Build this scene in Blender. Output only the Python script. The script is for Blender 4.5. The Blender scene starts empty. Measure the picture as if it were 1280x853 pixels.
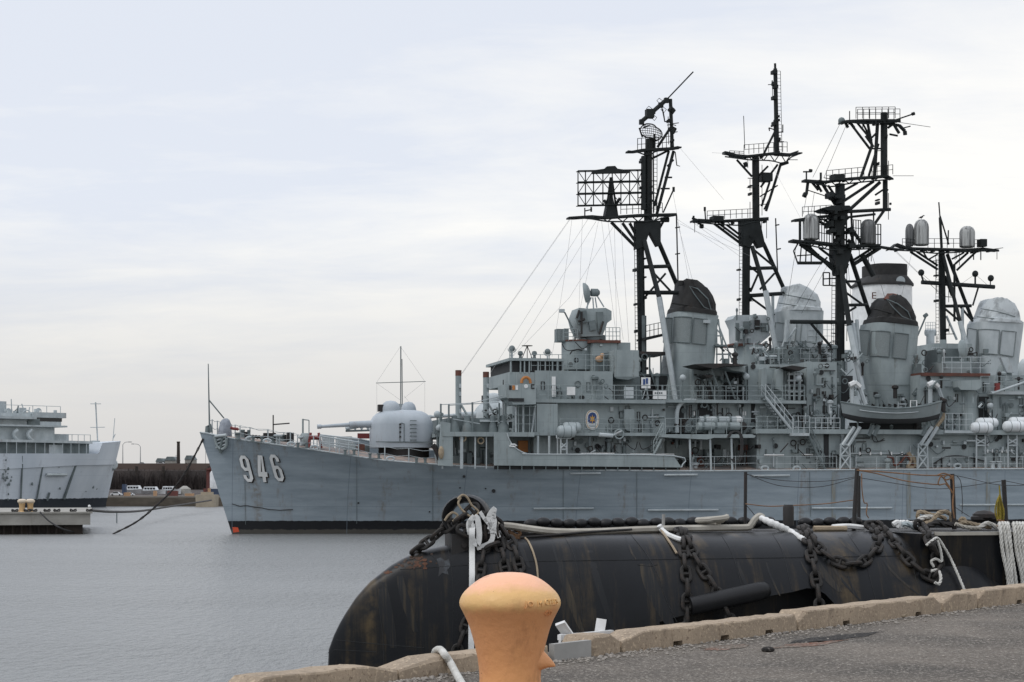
import bpy, bmesh, math, random
import numpy as np
from mathutils import Vector, Matrix
R = math.radians
sc = bpy.context.scene
COL = sc.collection
rnd = random.Random(7)

# ------------------------------------------------------------------ camera, sky, sun
EYE, FPX, HZ = 4.0, 2400.0, 600.0            # eye height over water, focal length and horizon row in 1280 px units
cam_d = bpy.data.cameras.new('camera')
cam = bpy.data.objects.new('camera', cam_d); COL.objects.link(cam)
cam.location = (0, 0, EYE); cam.rotation_euler = (R(90), 0, 0)
cam_d.sensor_width = 36; cam_d.lens = 36 * FPX / 1280
cam_d.shift_y = (HZ - 426.5) / 1280
cam_d.clip_start = 0.3; cam_d.clip_end = 9000
sc.camera = cam

SUN_EL, SUN_AZ = R(52), R(-28)               # azimuth from +Y towards +X (negative: from the left)
SUN_DIR = Vector((math.sin(R(-118)) * math.cos(SUN_EL), math.cos(R(-118)) * math.cos(SUN_EL), math.sin(SUN_EL)))
sl = bpy.data.lights.new('sun', 'SUN'); sl.energy = 1.0; sl.angle = R(22); sl.color = (1.0, .955, .9)
so = bpy.data.objects.new('sun', sl); COL.objects.link(so)
so.rotation_euler = SUN_DIR.to_track_quat('Z', 'Y').to_euler()

wd = bpy.data.worlds.new('World'); sc.world = wd; wd.use_nodes = True
nt = wd.node_tree; nt.nodes.clear()
def wn(t, **k):
    n = nt.nodes.new(t)
    for a, b in k.items(): setattr(n, a, b)
    return n
def wl(a, b): nt.links.new(a, b)
def wmath(op, a, b=None, clamp=False):
    n = wn('ShaderNodeMath', operation=op, use_clamp=clamp)
    for i, x in enumerate((a, b)):
        if x is None: continue
        if isinstance(x, (int, float)): n.inputs[i].default_value = x
        else: wl(x, n.inputs[i])
    return n.outputs[0]
sky = wn('ShaderNodeTexSky', sky_type='NISHITA', sun_disc=False)
sky.sun_elevation = SUN_EL; sky.sun_rotation = R(-118)
bg_sky = wn('ShaderNodeBackground'); bg_sky.inputs[1].default_value = 0.13
wl(sky.outputs[0], bg_sky.inputs[0])
tc = wn('ShaderNodeTexCoord'); sep = wn('ShaderNodeSeparateXYZ'); wl(tc.outputs['Generated'], sep.inputs[0])
zc = wmath('MAXIMUM', sep.outputs[2], 0.0)
den = wmath('ADD', zc, 0.10)
comb = wn('ShaderNodeCombineXYZ')
wl(wmath('DIVIDE', sep.outputs[0], den), comb.inputs[0]); wl(wmath('DIVIDE', sep.outputs[1], den), comb.inputs[1])
def wnoise(scale, detail, rough, rot, stretch, off):
    mp = wn('ShaderNodeMapping'); wl(comb.outputs[0], mp.inputs[0])
    mp.inputs['Rotation'].default_value = (0, 0, R(rot)); mp.inputs['Scale'].default_value = stretch
    mp.inputs['Location'].default_value = off
    n = wn('ShaderNodeTexNoise'); n.inputs['Scale'].default_value = scale; n.inputs['Detail'].default_value = detail
    n.inputs['Roughness'].default_value = rough; n.inputs['Distortion'].default_value = .35
    wl(mp.outputs[0], n.inputs['Vector']); return n.outputs[0]
n1 = wnoise(.50, 7, .56, 30, (1, .8, 1), (3.1, 1.7, 0))
n2 = wnoise(1.5, 8, .62, 35, (.8, 1.2, 1), (7.3, 2.2, 0))
mixn = wmath('ADD', wmath('MULTIPLY', n1, .62), wmath('MULTIPLY', n2, .38))
# the layer is thicker and bluer higher up and to the left, thinner and creamier to the right
mixn = wmath('ADD', wmath('ADD', mixn, wmath('MULTIPLY', wmath('SUBTRACT', .150, zc), .75)), wmath('MULTIPLY', sep.outputs[0], .16))
ramp = wn('ShaderNodeValToRGB'); wl(mixn, ramp.inputs[0])
e = ramp.color_ramp.elements
e[0].position = .42; e[0].color = (.80, .84, .925, 1)
e[1].position = .585; e[1].color = (1.06, 1.04, 1.0, 1)
m = e.new(.50); m.color = (.925, .935, .955, 1)
# towards the horizon the layer thins into an even warm grey, overhead it is brighter (overcast luminance)
hz = wn('ShaderNodeMapRange', interpolation_type='SMOOTHSTEP'); wl(zc, hz.inputs[0])
hz.inputs[1].default_value = .0; hz.inputs[2].default_value = .15; hz.inputs[3].default_value = 1; hz.inputs[4].default_value = 0
mx = wn('ShaderNodeMix', data_type='RGBA'); wl(hz.outputs[0], mx.inputs[0]); wl(ramp.outputs[0], mx.inputs[6])
mx.inputs[7].default_value = (.70, .688, .684, 1)
up = wn('ShaderNodeMapRange', interpolation_type='SMOOTHSTEP'); wl(zc, up.inputs[0])
up.inputs[1].default_value = .25; up.inputs[2].default_value = .9; up.inputs[3].default_value = 1.0; up.inputs[4].default_value = 1.45
bg_c = wn('ShaderNodeBackground'); wl(mx.outputs[2], bg_c.inputs[0]); wl(up.outputs[0], bg_c.inputs[1])
ms = wn('ShaderNodeMixShader'); ms.inputs[0].default_value = .93
wl(bg_sky.outputs[0], ms.inputs[1]); wl(bg_c.outputs[0], ms.inputs[2])
wo = wn('ShaderNodeOutputWorld'); wl(ms.outputs[0], wo.inputs[0])

vs = sc.view_settings
vs.view_transform = 'Standard'; vs.look = 'None'; vs.gamma = 1; vs.exposure = 0.0; vs.use_curve_mapping = False
sc.render.engine = 'CYCLES'
sc.cycles.use_denoising = True
sc.cycles.max_bounces = 5; sc.cycles.diffuse_bounces = 3; sc.cycles.glossy_bounces = 3
sc.render.filter_size = 1.5

# ------------------------------------------------------------------ materials
def mat(name, col, rough=.6,  col2=None, nscale=1.0, stretch=(1, 1, 1), bump=0, bscale=20, bdist=.02, metallic=0, spec=.5,
        rust=0, rustcol=(.16, .07, .03), rscale=(.9, .9, .18), lo=.35, hi=.65, bands=None, seams=None, coat=0, speck=None, under=False, chips=None):
    """Procedural paint / stone / rope: two tones mixed by noise, streaky rust, colour bands by height, plate seams."""
    m = bpy.data.materials.new(name); m.use_nodes = True
    t = m.node_tree; N = t.nodes; L = t.links
    p = N['Principled BSDF']; p.inputs['Roughness'].default_value = rough; p.inputs['Metallic'].default_value = metallic
    p.inputs['Specular IOR Level'].default_value = spec; p.inputs['Coat Weight'].default_value = coat
    tcn = N.new('ShaderNodeTexCoord'); obj = tcn.outputs['Object']
    def noise(scale, st, detail=6, rg=.6):
        mp = N.new('ShaderNodeMapping'); mp.inputs['Scale'].default_value = st; L.new(obj, mp.inputs[0])
        n = N.new('ShaderNodeTexNoise'); n.inputs['Scale'].default_value = scale; n.inputs['Detail'].default_value = detail
        n.inputs['Roughness'].default_value = rg; L.new(mp.outputs[0], n.inputs['Vector']); return n.outputs[0]
    def rng(x, a, b, c=0, d=1):
        n = N.new('ShaderNodeMapRange'); n.inputs[1].default_value = a; n.inputs[2].default_value = b
        n.inputs[3].default_value = c; n.inputs[4].default_value = d; L.new(x, n.inputs[0]); return n.outputs[0]
    def mix(f, a, b):
        n = N.new('ShaderNodeMix'); n.data_type = 'RGBA'
        if isinstance(f, float): n.inputs[0].default_value = f
        else: L.new(f, n.inputs[0])
        for i, x in ((6, a), (7, b)):
            if isinstance(x, tuple): n.inputs[i].default_value = (*x, 1) if len(x) == 3 else x
            else: L.new(x, n.inputs[i])
        return n.outputs[2]
    def mul(a, b):
        n = N.new('ShaderNodeMath'); n.operation = 'MULTIPLY'; L.new(a, n.inputs[0])
        if isinstance(b, float): n.inputs[1].default_value = b
        else: L.new(b, n.inputs[1])
        return n.outputs[0]
    c2 = col2 or tuple(x * .78 for x in col)
    c = mix(rng(noise(nscale, stretch), lo, hi), c2, col)
    sp = N.new('ShaderNodeSeparateXYZ'); L.new(obj, sp.inputs[0])
    if speck:
        c = mix(rng(noise(speck[0], (1, 1, 1), 2), .56, .64), c, speck[1])
        c = mix(rng(noise(speck[0] * .8, (1, 1.02, 1), 2), .40, .33), c, speck[2])
    def do_rust(c):
        f = mul(rng(noise(1.0, rscale, 7, .7), .60 - rust * .1, .74, 0, 1), rng(noise(3.0, (1, 1, 1), 4), .35, .6, 0, 1))
        return mix(mul(f, min(1., .5 + rust)), c, rustcol)
    if rust and under: c = do_rust(c)
    if bands:
        for z, w, bc in bands:               # below height z this colour
            wob = N.new('ShaderNodeMath'); wob.operation = 'ADD'; L.new(sp.outputs[2], wob.inputs[0])
            L.new(rng(noise(2.2, (1, 1, 1), 5), .3, .7, -w * 2, w * 2), wob.inputs[1])
            c = mix(rng(wob.outputs[0], z - w, z + w, 1, 0), c, bc)
    if seams:
        for axis, step, width, sc_ in seams:
            fr = N.new('ShaderNodeMath'); fr.operation = 'PINGPONG'; fr.inputs[1].default_value = step / 2
            L.new(sp.outputs[axis], fr.inputs[0])
            c = mix(rng(fr.outputs[0], width * .4, width, .62, 0), c, sc_)
    if rust and not under: c = do_rust(c)
    if chips: c = mix(rng(noise(chips[0], (1, 1, 1.3), 5, .65), chips[1], chips[1] + .025), c, chips[2])
    L.new(c, p.inputs['Base Color'])
    if bump:
        b = N.new('ShaderNodeBump'); b.inputs['Strength'].default_value = bump; b.inputs['Distance'].default_value = bdist
        L.new(noise(bscale, (1, 1, 1), 4), b.inputs['Height']); L.new(b.outputs[0], p.inputs['Normal'])
    return m

M = {}
M['hull'] = mat('hull_paint', (.300, .350, .385), .55, (.195, .237, .266), .62, (.3, 1, 2.4), rust=.45, rscale=(.8, .5, .06), rustcol=(.15, .11, .07), lo=.3, hi=.7, bump=.5, bscale=.75, bdist=.10, spec=.3, under=True,
     bands=[(.98, .015, (.008, .009, .011)), (.34, .03, (.060, .056, .047))], seams=[(0, 8.3, .035, (.12, .15, .18)), (2, 2.03, .022, (.15, .19, .22))])
M['grey'] = mat('ship_grey_paint', (.305, .350, .352), .6, (.205, .240, .245), .6, (1, 1, .55), rust=.45, rustcol=(.12, .115, .10), rscale=(2.2, 2.2, .16), spec=.3, bump=.15, bscale=2.0, lo=.32, hi=.66, seams=[(0, 2.55, .02, (.15, .18, .18)), (2, 1.37, .016, (.17, .2, .2))])
M['greyd'] = mat('dark_and_shaded_grey', (.16, .19, .193), .65, (.10, .122, .125), .8, rust=.12, spec=.3)  # darker grey for fittings; also paints shade onto recessed walls
M['turret'] = mat('turret_paint', (.40, .44, .47), .5, (.33, .37, .40), .7, (1, 1, .35), rust=.03, spec=.35)
M['pale'] = mat('bleached_grey_paint', (.47, .51, .52), .65, (.33, .37, .38), .7, (1, 1, .6), rust=.12, spec=.3)
M['lgrey'] = mat('light_pipe_paint', (.42, .46, .47), .5, (.32, .36, .37), 1.2, rust=.05)
M['white'] = mat('white_paint', (.74, .75, .74), .5, (.6, .61, .6), 1.5)
M['black'] = mat('mast_black_paint', (.020, .024, .0245), .65, (.011, .0135, .0135), 1.0, rust=.10, rustcol=(.05, .035, .025), spec=.2)
M['soot'] = mat('sooty_cap_paint', (.020, .020, .019), .8, (.008, .008, .008), 1.6, rust=.2, rustcol=(.05, .035, .025), rscale=(1, 1, .5))
M['rust'] = mat('rusty_red_steel', (.135, .045, .03), .8, (.075, .035, .025), 2.5)
M['bleach_cap'] = mat('flaked_white_cap_paint', (.50, .54, .55), .7, (.25, .27, .275), 1.1, lo=.36, hi=.54, rust=.25, rustcol=(.08, .07, .06), rscale=(1.2, 1.2, .8))
M['mesh'] = mat('grille_mesh', (.20, .228, .23), .85, (.165, .19, .19), 14, lo=.4, hi=.6, bump=.3, bscale=24)
M['glass'] = mat('dark_window_glass', (.012, .014, .016), .15, spec=.5)
M['dark'] = mat('dark_recess', (.02, .022, .023), .8)  # near-black puts shade into recesses; also used for seams, ports and windows
M['deck'] = mat('forecastle_deck', (.31, .235, .19), .85, (.17, .16, .155), .9, lo=.4, hi=.6)
M['orange'] = mat('orange_buoy', (.45, .17, .04), .6)
M['red'] = mat('red_fittings', (.19, .030, .027), .6)
M['signal'] = mat('signal_red', (.60, .075, .025), .6)
M['blue'] = mat('blue_paint', (.02, .06, .20), .5)
M['gold'] = mat('gold_paint', (.62, .33, .05), .5)
M['raft'] = mat('raft_canister', (.66, .69, .70), .45, (.55, .58, .59), 1.4, (1, 1, .4), rust=.02)
M['raftg'] = mat('grey_canister', (.36, .41, .42), .5)
M['radome'] = mat('streaked_radome', (.36, .37, .36), .55, (.06, .06, .06), 1.0, (5, 5, .25), lo=.38, hi=.56)
M['radomed'] = mat('dark_streaked_radome', (.15, .155, .155), .55, (.035, .036, .037), 1.0, (5, 5, .25), lo=.38, hi=.6)
M['wire'] = mat('rigging_wire', (.36, .36, .36), .6)
M['wired'] = mat('dark_cable', (.03, .03, .03), .7)
M['boat'] = mat('boat_paint', (.23, .265, .27), .55, (.18, .21, .215), .8, rust=.04)
M['boatb'] = mat('boat_bottom', (.03, .032, .034), .7)
M['hull_pale'] = mat('pale_hull_paint', (.60, .645, .69), .6, (.44, .49, .54), .16, (1, 1, .5), rust=.22, rscale=(.4, .4, .05), rustcol=(.16, .15, .15), lo=.3, hi=.7, spec=.3,
     bands=[(1.35, .03, (.022, .028, .036))], seams=[(2, 2.3, .03, (.40, .45, .5))])
# submarine, chains, ropes
M['sub'] = mat('submarine_black', (.0072, .0085, .0105), .38, (.004, .0046, .0058), 1.1, (1, 1, .5), rust=1.0, rustcol=(.088, .062, .030), rscale=(2.0, .2, .13), spec=.24, bump=.25, bscale=3,
     seams=[(0, 4.4, .014, (.004, .004, .004))])
M['subtop'] = mat('bow_rust', (.095, .036, .016), .8, (.03, .022, .015), 3, lo=.4, hi=.6, bump=.4, bscale=10)
M['chain'] = mat('chain_iron', (.020, .017, .014), .75, (.009, .008, .0075), 3.5, rust=.2, rustcol=(.06, .03, .018), rscale=(3, 3, 3), bump=.3, bscale=30)
M['iron'] = mat('black_iron', (.012, .012, .012), .65, (.017, .013, .011), 2.5, rust=.3, rustcol=(.07, .03, .02), rscale=(2, 2, 1))
M['rubber'] = mat('black_rubber', (.008, .0085, .0095), .5, (.005, .005, .006), 3, spec=.35)
M['rope'] = mat('white_rope', (.62, .61, .57), .85, (.44, .43, .39), 6, bump=.6, bscale=60)
M['ropeb'] = mat('weathered_tan_rope', (.36, .29, .20), .9, (.25, .20, .14), 4, bump=.6, bscale=60)
M['ropeg'] = mat('grey_hose', (.40, .38, .33), .8, (.29, .27, .23), 3, rust=.1)
M['strap'] = mat('white_webbing', (.74, .74, .72), .8, (.58, .58, .56), 3, bump=.3, bscale=40)
M['yellow'] = mat('yellow_line', (.30, .23, .02), .8, (.15, .12, .015), 8, bump=.6, bscale=50)
M['cord'] = mat('orange_cord', (.27, .14, .065), .8, (.15, .085, .045), 5)
# pier
M['curb'] = mat('weathered_concrete', (.385, .305, .222), .9, (.25, .20, .15), 1.6, lo=.3, hi=.68, bump=.35, bscale=34, rust=.25, rustcol=(.13, .10, .075), rscale=(2.5, 2.5, 1.5), speck=(30, (.44, .35, .25), (.21, .16, .115)), spec=.2)
M['plate'] = mat('grey_steel_plate', (.34, .335, .32), .85, (.28, .275, .262), 2, rust=.08, spec=.15)
M['asphalt'] = mat('worn_asphalt', (.165, .143, .120), .9, (.085, .076, .066), .7, lo=.36, hi=.64, bump=1.0, bscale=48, spec=.2, speck=(36, (.33, .30, .26), (.045, .04, .036)))
M['pierwall'] = mat('pier_concrete', (.25, .23, .20), .9, (.16, .145, .125), .7, bump=.4, bscale=9, rust=.15)
M['pilepier'] = mat('far_pier_concrete', (.33, .32, .29), .9, (.23, .22, .195), .5, (1, 1, 2), rust=.12, rscale=(.6, .6, .1), rustcol=(.12, .09, .06))
M['piling'] = mat('steel_sheet_piling', (.045, .035, .028), .9, (.025, .02, .017), 1.5)
M['bollard'] = mat('bollard_orange', (.76, .35, .145), .46, (.68, .29, .11), 5, lo=.3, hi=.7, bump=.3, bscale=17, spec=.3, speck=(9, (.80, .45, .21), (.52, .25, .11)), chips=(11, .69, (.17, .075, .035)),
     bands=[(5.0, .012, (.85, .46, .285)), (.935, .030, (.70, .43, .175)), (.815, .035, (.66, .31, .135)), (.40, .08, (.72, .35, .145))], rust=.55, rustcol=(.20, .085, .04), rscale=(5, 5, 1.6))  # sky-pale top and shade under the head are painted; yellow fade is real
M['bollpale'] = mat('cream_top_paint', (.68, .58, .45), .6)
M['bollamber'] = mat('amber_paint', (.55, .36, .17), .6)
M['pebble'] = mat('pebbles', (.34, .31, .27), .9, (.2, .18, .16), 30)
M['stain'] = mat('red_stain', (.20, .085, .055), .9, (.15, .128, .106), 3.5, lo=.46, hi=.68, bump=1.0, bscale=48, spec=.1, speck=(36, (.34, .27, .23), (.05, .04, .035)))
M['tar'] = mat('tar_patch', (.035, .033, .031), .85, (.13, .12, .105), 3.5, lo=.34, hi=.44, bump=1.0, bscale=48, spec=.15, speck=(36, (.12, .11, .1), (.015, .015, .015)))
M['plank'] = mat('white_plank', (.72, .72, .71), .6, (.62, .62, .61), 4)
# far bank
M['bank'] = mat('bare_bank_earth', (.062, .047, .041), .95, (.042, .034, .031), .12, lo=.35, hi=.65)
M['banktop'] = mat('bank_crest', (.105, .077, .064), .95, (.09, .065, .055), .1)
M['brush'] = mat('bare_brush', (.060, .046, .041), .95, (.048, .038, .035), .3)
M['quay'] = mat('old_quay_timber', (.125, .105, .08), .9, (.07, .058, .045), .5, (1, 1, 3))
M['lot'] = mat('gravel_lot', (.22, .20, .17), .95, (.15, .14, .12), .15)
M['brick'] = mat('red_brick', (.15, .05, .042), .9, (.10, .04, .036), .8)
M['farw'] = mat('vehicle_white', (.68, .70, .71), .5)
M['farblue'] = mat('vehicle_blue', (.05, .075, .13), .5)
M['farorange'] = mat('machine_orange', (.42, .26, .15), .7)
M['farbeige'] = mat('beige_barge', (.36, .31, .235), .8)
M['farsteel'] = mat('lamp_steel', (.33, .34, .34), .6)

def water_material():
    m = bpy.data.materials.new('harbour_water'); m.use_nodes = True
    t = m.node_tree; N = t.nodes; L = t.links; p = N['Principled BSDF']
    p.inputs['Base Color'].default_value = (.20, .205, .20, 1); p.inputs['Roughness'].default_value = .30
    p.inputs['IOR'].default_value = 1.333
    tcn = N.new('ShaderNodeTexCoord')
    def layer(scale, st, rot, det):
        mp = N.new('ShaderNodeMapping'); mp.inputs['Scale'].default_value = st; mp.inputs['Rotation'].default_value = (0, 0, R(rot))
        L.new(tcn.outputs['Object'], mp.inputs[0])
        n = N.new('ShaderNodeTexNoise'); n.inputs['Scale'].default_value = scale; n.inputs['Detail'].default_value = det
        n.inputs['Roughness'].default_value = .62; L.new(mp.outputs[0], n.inputs['Vector']); return n.outputs[0]
    a = layer(1.5, (1.5, .5, 1), 12, 4); b = layer(3.6, (1.4, .55, 1), -20, 3); c = layer(.045, (.6, 1.4, 1), 8, 3)
    def mm(op, x, y):
        n = N.new('ShaderNodeMath'); n.operation = op
        for i, q in enumerate((x, y)):
            if isinstance(q, float): n.inputs[i].default_value = q
            else: L.new(q, n.inputs[i])
        return n.outputs[0]
    h = mm('ADD', mm('MULTIPLY', a, .62), mm('MULTIPLY', b, .42))
    bp = N.new('ShaderNodeBump'); bp.inputs['Distance'].default_value = 1.9
    L.new(mm('ADD', mm('MULTIPLY', c, .5), .28), bp.inputs['Strength'])
    L.new(h, bp.inputs['Height']); L.new(bp.outputs[0], p.inputs['Normal'])
    return m
M['water'] = water_material()

# ------------------------------------------------------------------ mesh collecting
class MB:
    def __init__(s): s.v = []; s.f = []
    def add(s, vs_, fs):
        o = len(s.v); s.v += [tuple(x) for x in vs_]; s.f += [tuple(i + o for i in f) for f in fs]; return s
    def box(s, a, b):
        x0, x1 = sorted((a[0], b[0])); y0, y1 = sorted((a[1], b[1])); z0, z1 = sorted((a[2], b[2]))
        return s.add([(x0, y0, z0), (x1, y0, z0), (x1, y1, z0), (x0, y1, z0), (x0, y0, z1), (x1, y0, z1), (x1, y1, z1), (x0, y1, z1)],
                     [(0, 3, 2, 1), (4, 5, 6, 7), (0, 1, 5, 4), (1, 2, 6, 5), (2, 3, 7, 6), (3, 0, 4, 7)])
    def tube(s, p, q, r, n=6, r2=None, caps=True):
        p, q = Vector(p), Vector(q); d = q - p
        if d.length < 1e-6: return s
        d.normalize(); a = d.orthogonal().normalized(); b = d.cross(a); r2 = r if r2 is None else r2
        vs_ = []
        for c, rr in ((p, r), (q, r2)):
            for k in range(n):
                t = 2 * math.pi * (k + .5) / n; vs_.append(c + (a * math.cos(t) + b * math.sin(t)) * rr)
        fs = [(k, (k + 1) % n, n + (k + 1) % n, n + k) for k in range(n)]
        if caps: fs += [tuple(range(n - 1, -1, -1)), tuple(range(n, 2 * n))]
        return s.add(vs_, fs)
    def path(s, pts, r, n=8, closed=False, flat=None, radii=None):
        """swept tube with carried frame; flat=(w,t) makes a ribbon section instead"""
        pts = [Vector(p) for p in pts]; m = len(pts)
        tan = []
        for i in range(m):
            a = pts[(i - 1) % m] if closed or i else pts[0]; b = pts[(i + 1) % m] if closed or i < m - 1 else pts[-1]
            t = b - a; tan.append(t.normalized() if t.length > 1e-9 else Vector((0, 0, 1)))
        nrm = tan[0].orthogonal().normalized(); rows = []
        if flat and len(flat) > 2: nrm = (Vector(flat[2]) - tan[0] * tan[0].dot(Vector(flat[2]))).normalized()
        for i in range(m):
            if flat and len(flat) > 2: nrm = Vector(flat[2])
            nrm = (nrm - tan[i] * nrm.dot(tan[i]))
            nrm = nrm.normalized() if nrm.length > 1e-6 else tan[i].orthogonal().normalized()
            b = tan[i].cross(nrm); rr = radii[i] if radii else r
            if flat: w, th = flat[0] / 2, flat[1] / 2; rows.append([pts[i] + nrm * x + b * y for x, y in ((w, th), (-w, th), (-w, -th), (w, -th))])
            else: rows.append([pts[i] + (nrm * math.cos(2 * math.pi * k / n) + b * math.sin(2 * math.pi * k / n)) * rr for k in range(n)])
        n = 4 if flat else n; vs_ = [x for r_ in rows for x in r_]; fs = []
        for i in range(m if closed else m - 1):
            j = (i + 1) % m
            for k in range(n): fs.append((i * n + k, i * n + (k + 1) % n, j * n + (k + 1) % n, j * n + k))
        if not closed: fs += [tuple(range(n - 1, -1, -1)), tuple((m - 1) * n + k for k in range(n))]
        return s.add(vs_, fs)
    def prism(s, out, v0, v1):
        """outline of (x,z) points, extruded along y from v0 to v1"""
        n = len(out); vs_ = [(x, v0, z) for x, z in out] + [(x, v1, z) for x, z in out]
        return s.add(vs_, [tuple(range(n)), tuple(range(2 * n - 1, n - 1, -1))] + [(k, n + k, n + (k + 1) % n, (k + 1) % n) for k in range(n)])
    def lathe(s, prof, c=(0, 0, 0), n=24, axis='z', sy=1.0):
        vs_ = []; fs = []
        for r, h in prof:
            for k in range(n):
                t = 2 * math.pi * k / n; a, b = r * math.cos(t), r * math.sin(t) * sy
                vs_.append({'z': (c[0] + a, c[1] + b, c[2] + h), 'x': (c[0] + h, c[1] + a, c[2] + b), 'y': (c[0] + a, c[1] + h, c[2] + b)}[axis])
        for i in range(len(prof) - 1):
            for k in range(n): fs.append((i * n + k, i * n + (k + 1) % n, (i + 1) * n + (k + 1) % n, (i + 1) * n + k))
        fs += [tuple(range(n - 1, -1, -1)), tuple((len(prof) - 1) * n + k for k in range(n))]
        return s.add(vs_, fs)
    def ball(s, c, r, n=10, sz=(1, 1, 1)):
        vs_ = []; fs = []; m = max(4, n // 2 + 1)
        for i in range(m + 1):
            t = math.pi * min(max(i / m, .02), .98)
            for k in range(n):
                a = 2 * math.pi * k / n; vs_.append((c[0] + r * sz[0] * math.sin(t) * math.cos(a), c[1] + r * sz[1] * math.sin(t) * math.sin(a), c[2] + r * sz[2] * math.cos(t)))
        for i in range(m):
            for k in range(n): fs.append((i * n + k, (i + 1) * n + k, (i + 1) * n + (k + 1) % n, i * n + (k + 1) % n))
        fs += [tuple(range(n)), tuple(m * n + k for k in range(n - 1, -1, -1))]
        return s.add(vs_, fs)
    def loft(s, rows, closed=True, caps=True):
        n = len(rows[0]); vs_ = [x for r_ in rows for x in r_]; fs = []
        for i in range(len(rows) - 1):
            for k in range(n if closed else n - 1): fs.append((i * n + k, i * n + (k + 1) % n, (i + 1) * n + (k + 1) % n, (i + 1) * n + k))
        if caps: fs += [tuple(range(n - 1, -1, -1)), tuple((len(rows) - 1) * n + k for k in range(n))]
        return s.add(vs_, fs)
    def build(s, name, m, parent=None, smooth=True, ang=38, fix=True):
        me = bpy.data.meshes.new(name); me.from_pydata(s.v, [], s.f); me.update()
        if fix:
            bm = bmesh.new(); bm.from_mesh(me); bmesh.ops.recalc_face_normals(bm, faces=bm.faces); bm.to_mesh(me); bm.free()
        me.materials.append(M[m] if isinstance(m, str) else m)
        if smooth:
            me.polygons.foreach_set('use_smooth', [True] * len(me.polygons)); me.set_sharp_from_angle(angle=R(ang))
        o = bpy.data.objects.new(name, me); COL.objects.link(o)
        if parent is not None: o.parent = parent
        return o

def tag(o, label=None, cat=None, group=None, kind=None):
    for k, x in (('label', label), ('category', cat), ('group', group), ('kind', kind)):
        if x: o[k] = x
    return o
def empty(name, loc, rz=0):
    o = bpy.data.objects.new(name, None); COL.objects.link(o); o.location = loc; o.rotation_euler = (0, 0, rz); o.empty_display_size = .3
    return o
def P(px, py, Y): return Vector(((px - 640) / FPX * Y, Y, EYE - (py - HZ) / FPX * Y))
def Pz(px, py, z):
    Y = (EYE - z) * FPX / (py - HZ); return Vector(((px - 640) / FPX * Y, Y, z))
def smooth_pts(pts, k=8):
    pts = [Vector(p) for p in pts]
    if len(pts) < 3: return [pts[0].lerp(pts[-1], i / k) for i in range(k + 1)]
    q = [pts[0] * 2 - pts[1]] + pts + [pts[-1] * 2 - pts[-2]]; out = []
    for i in range(1, len(q) - 2):
        a, b, c, d = q[i - 1:i + 3]
        for j in range(k):
            t = j / k
            out.append(.5 * ((2 * b) + (c - a) * t + (2 * a - 5 * b + 4 * c - d) * t * t + (3 * b - a - 3 * c + d) * t ** 3))
    out.append(pts[-1]); return out
def resample(pts, step):
    out = [pts[0].copy()]; acc = 0
    for a, b in zip(pts, pts[1:]):
        L_ = (b - a).length; pos = step - acc
        while pos <= L_:
            out.append(a.lerp(b, pos / L_)); pos += step
        acc = (acc + L_) % step if L_ else acc
    return out
def text_mesh(body, size, depth=0.0):
    cu = bpy.data.curves.new('lettering', 'FONT'); cu.body = body; cu.size = size; cu.extrude = depth; cu.resolution_u = 3
    ob = bpy.data.objects.new('lettering', cu); COL.objects.link(ob)
    dg = bpy.context.evaluated_depsgraph_get(); me = bpy.data.meshes.new_from_object(ob.evaluated_get(dg))
    v = [tuple(x.co) for x in me.vertices]; f = [tuple(p.vertices) for p in me.polygons]
    bpy.data.objects.remove(ob); bpy.data.curves.remove(cu); bpy.data.meshes.remove(me)
    return v, f

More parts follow.
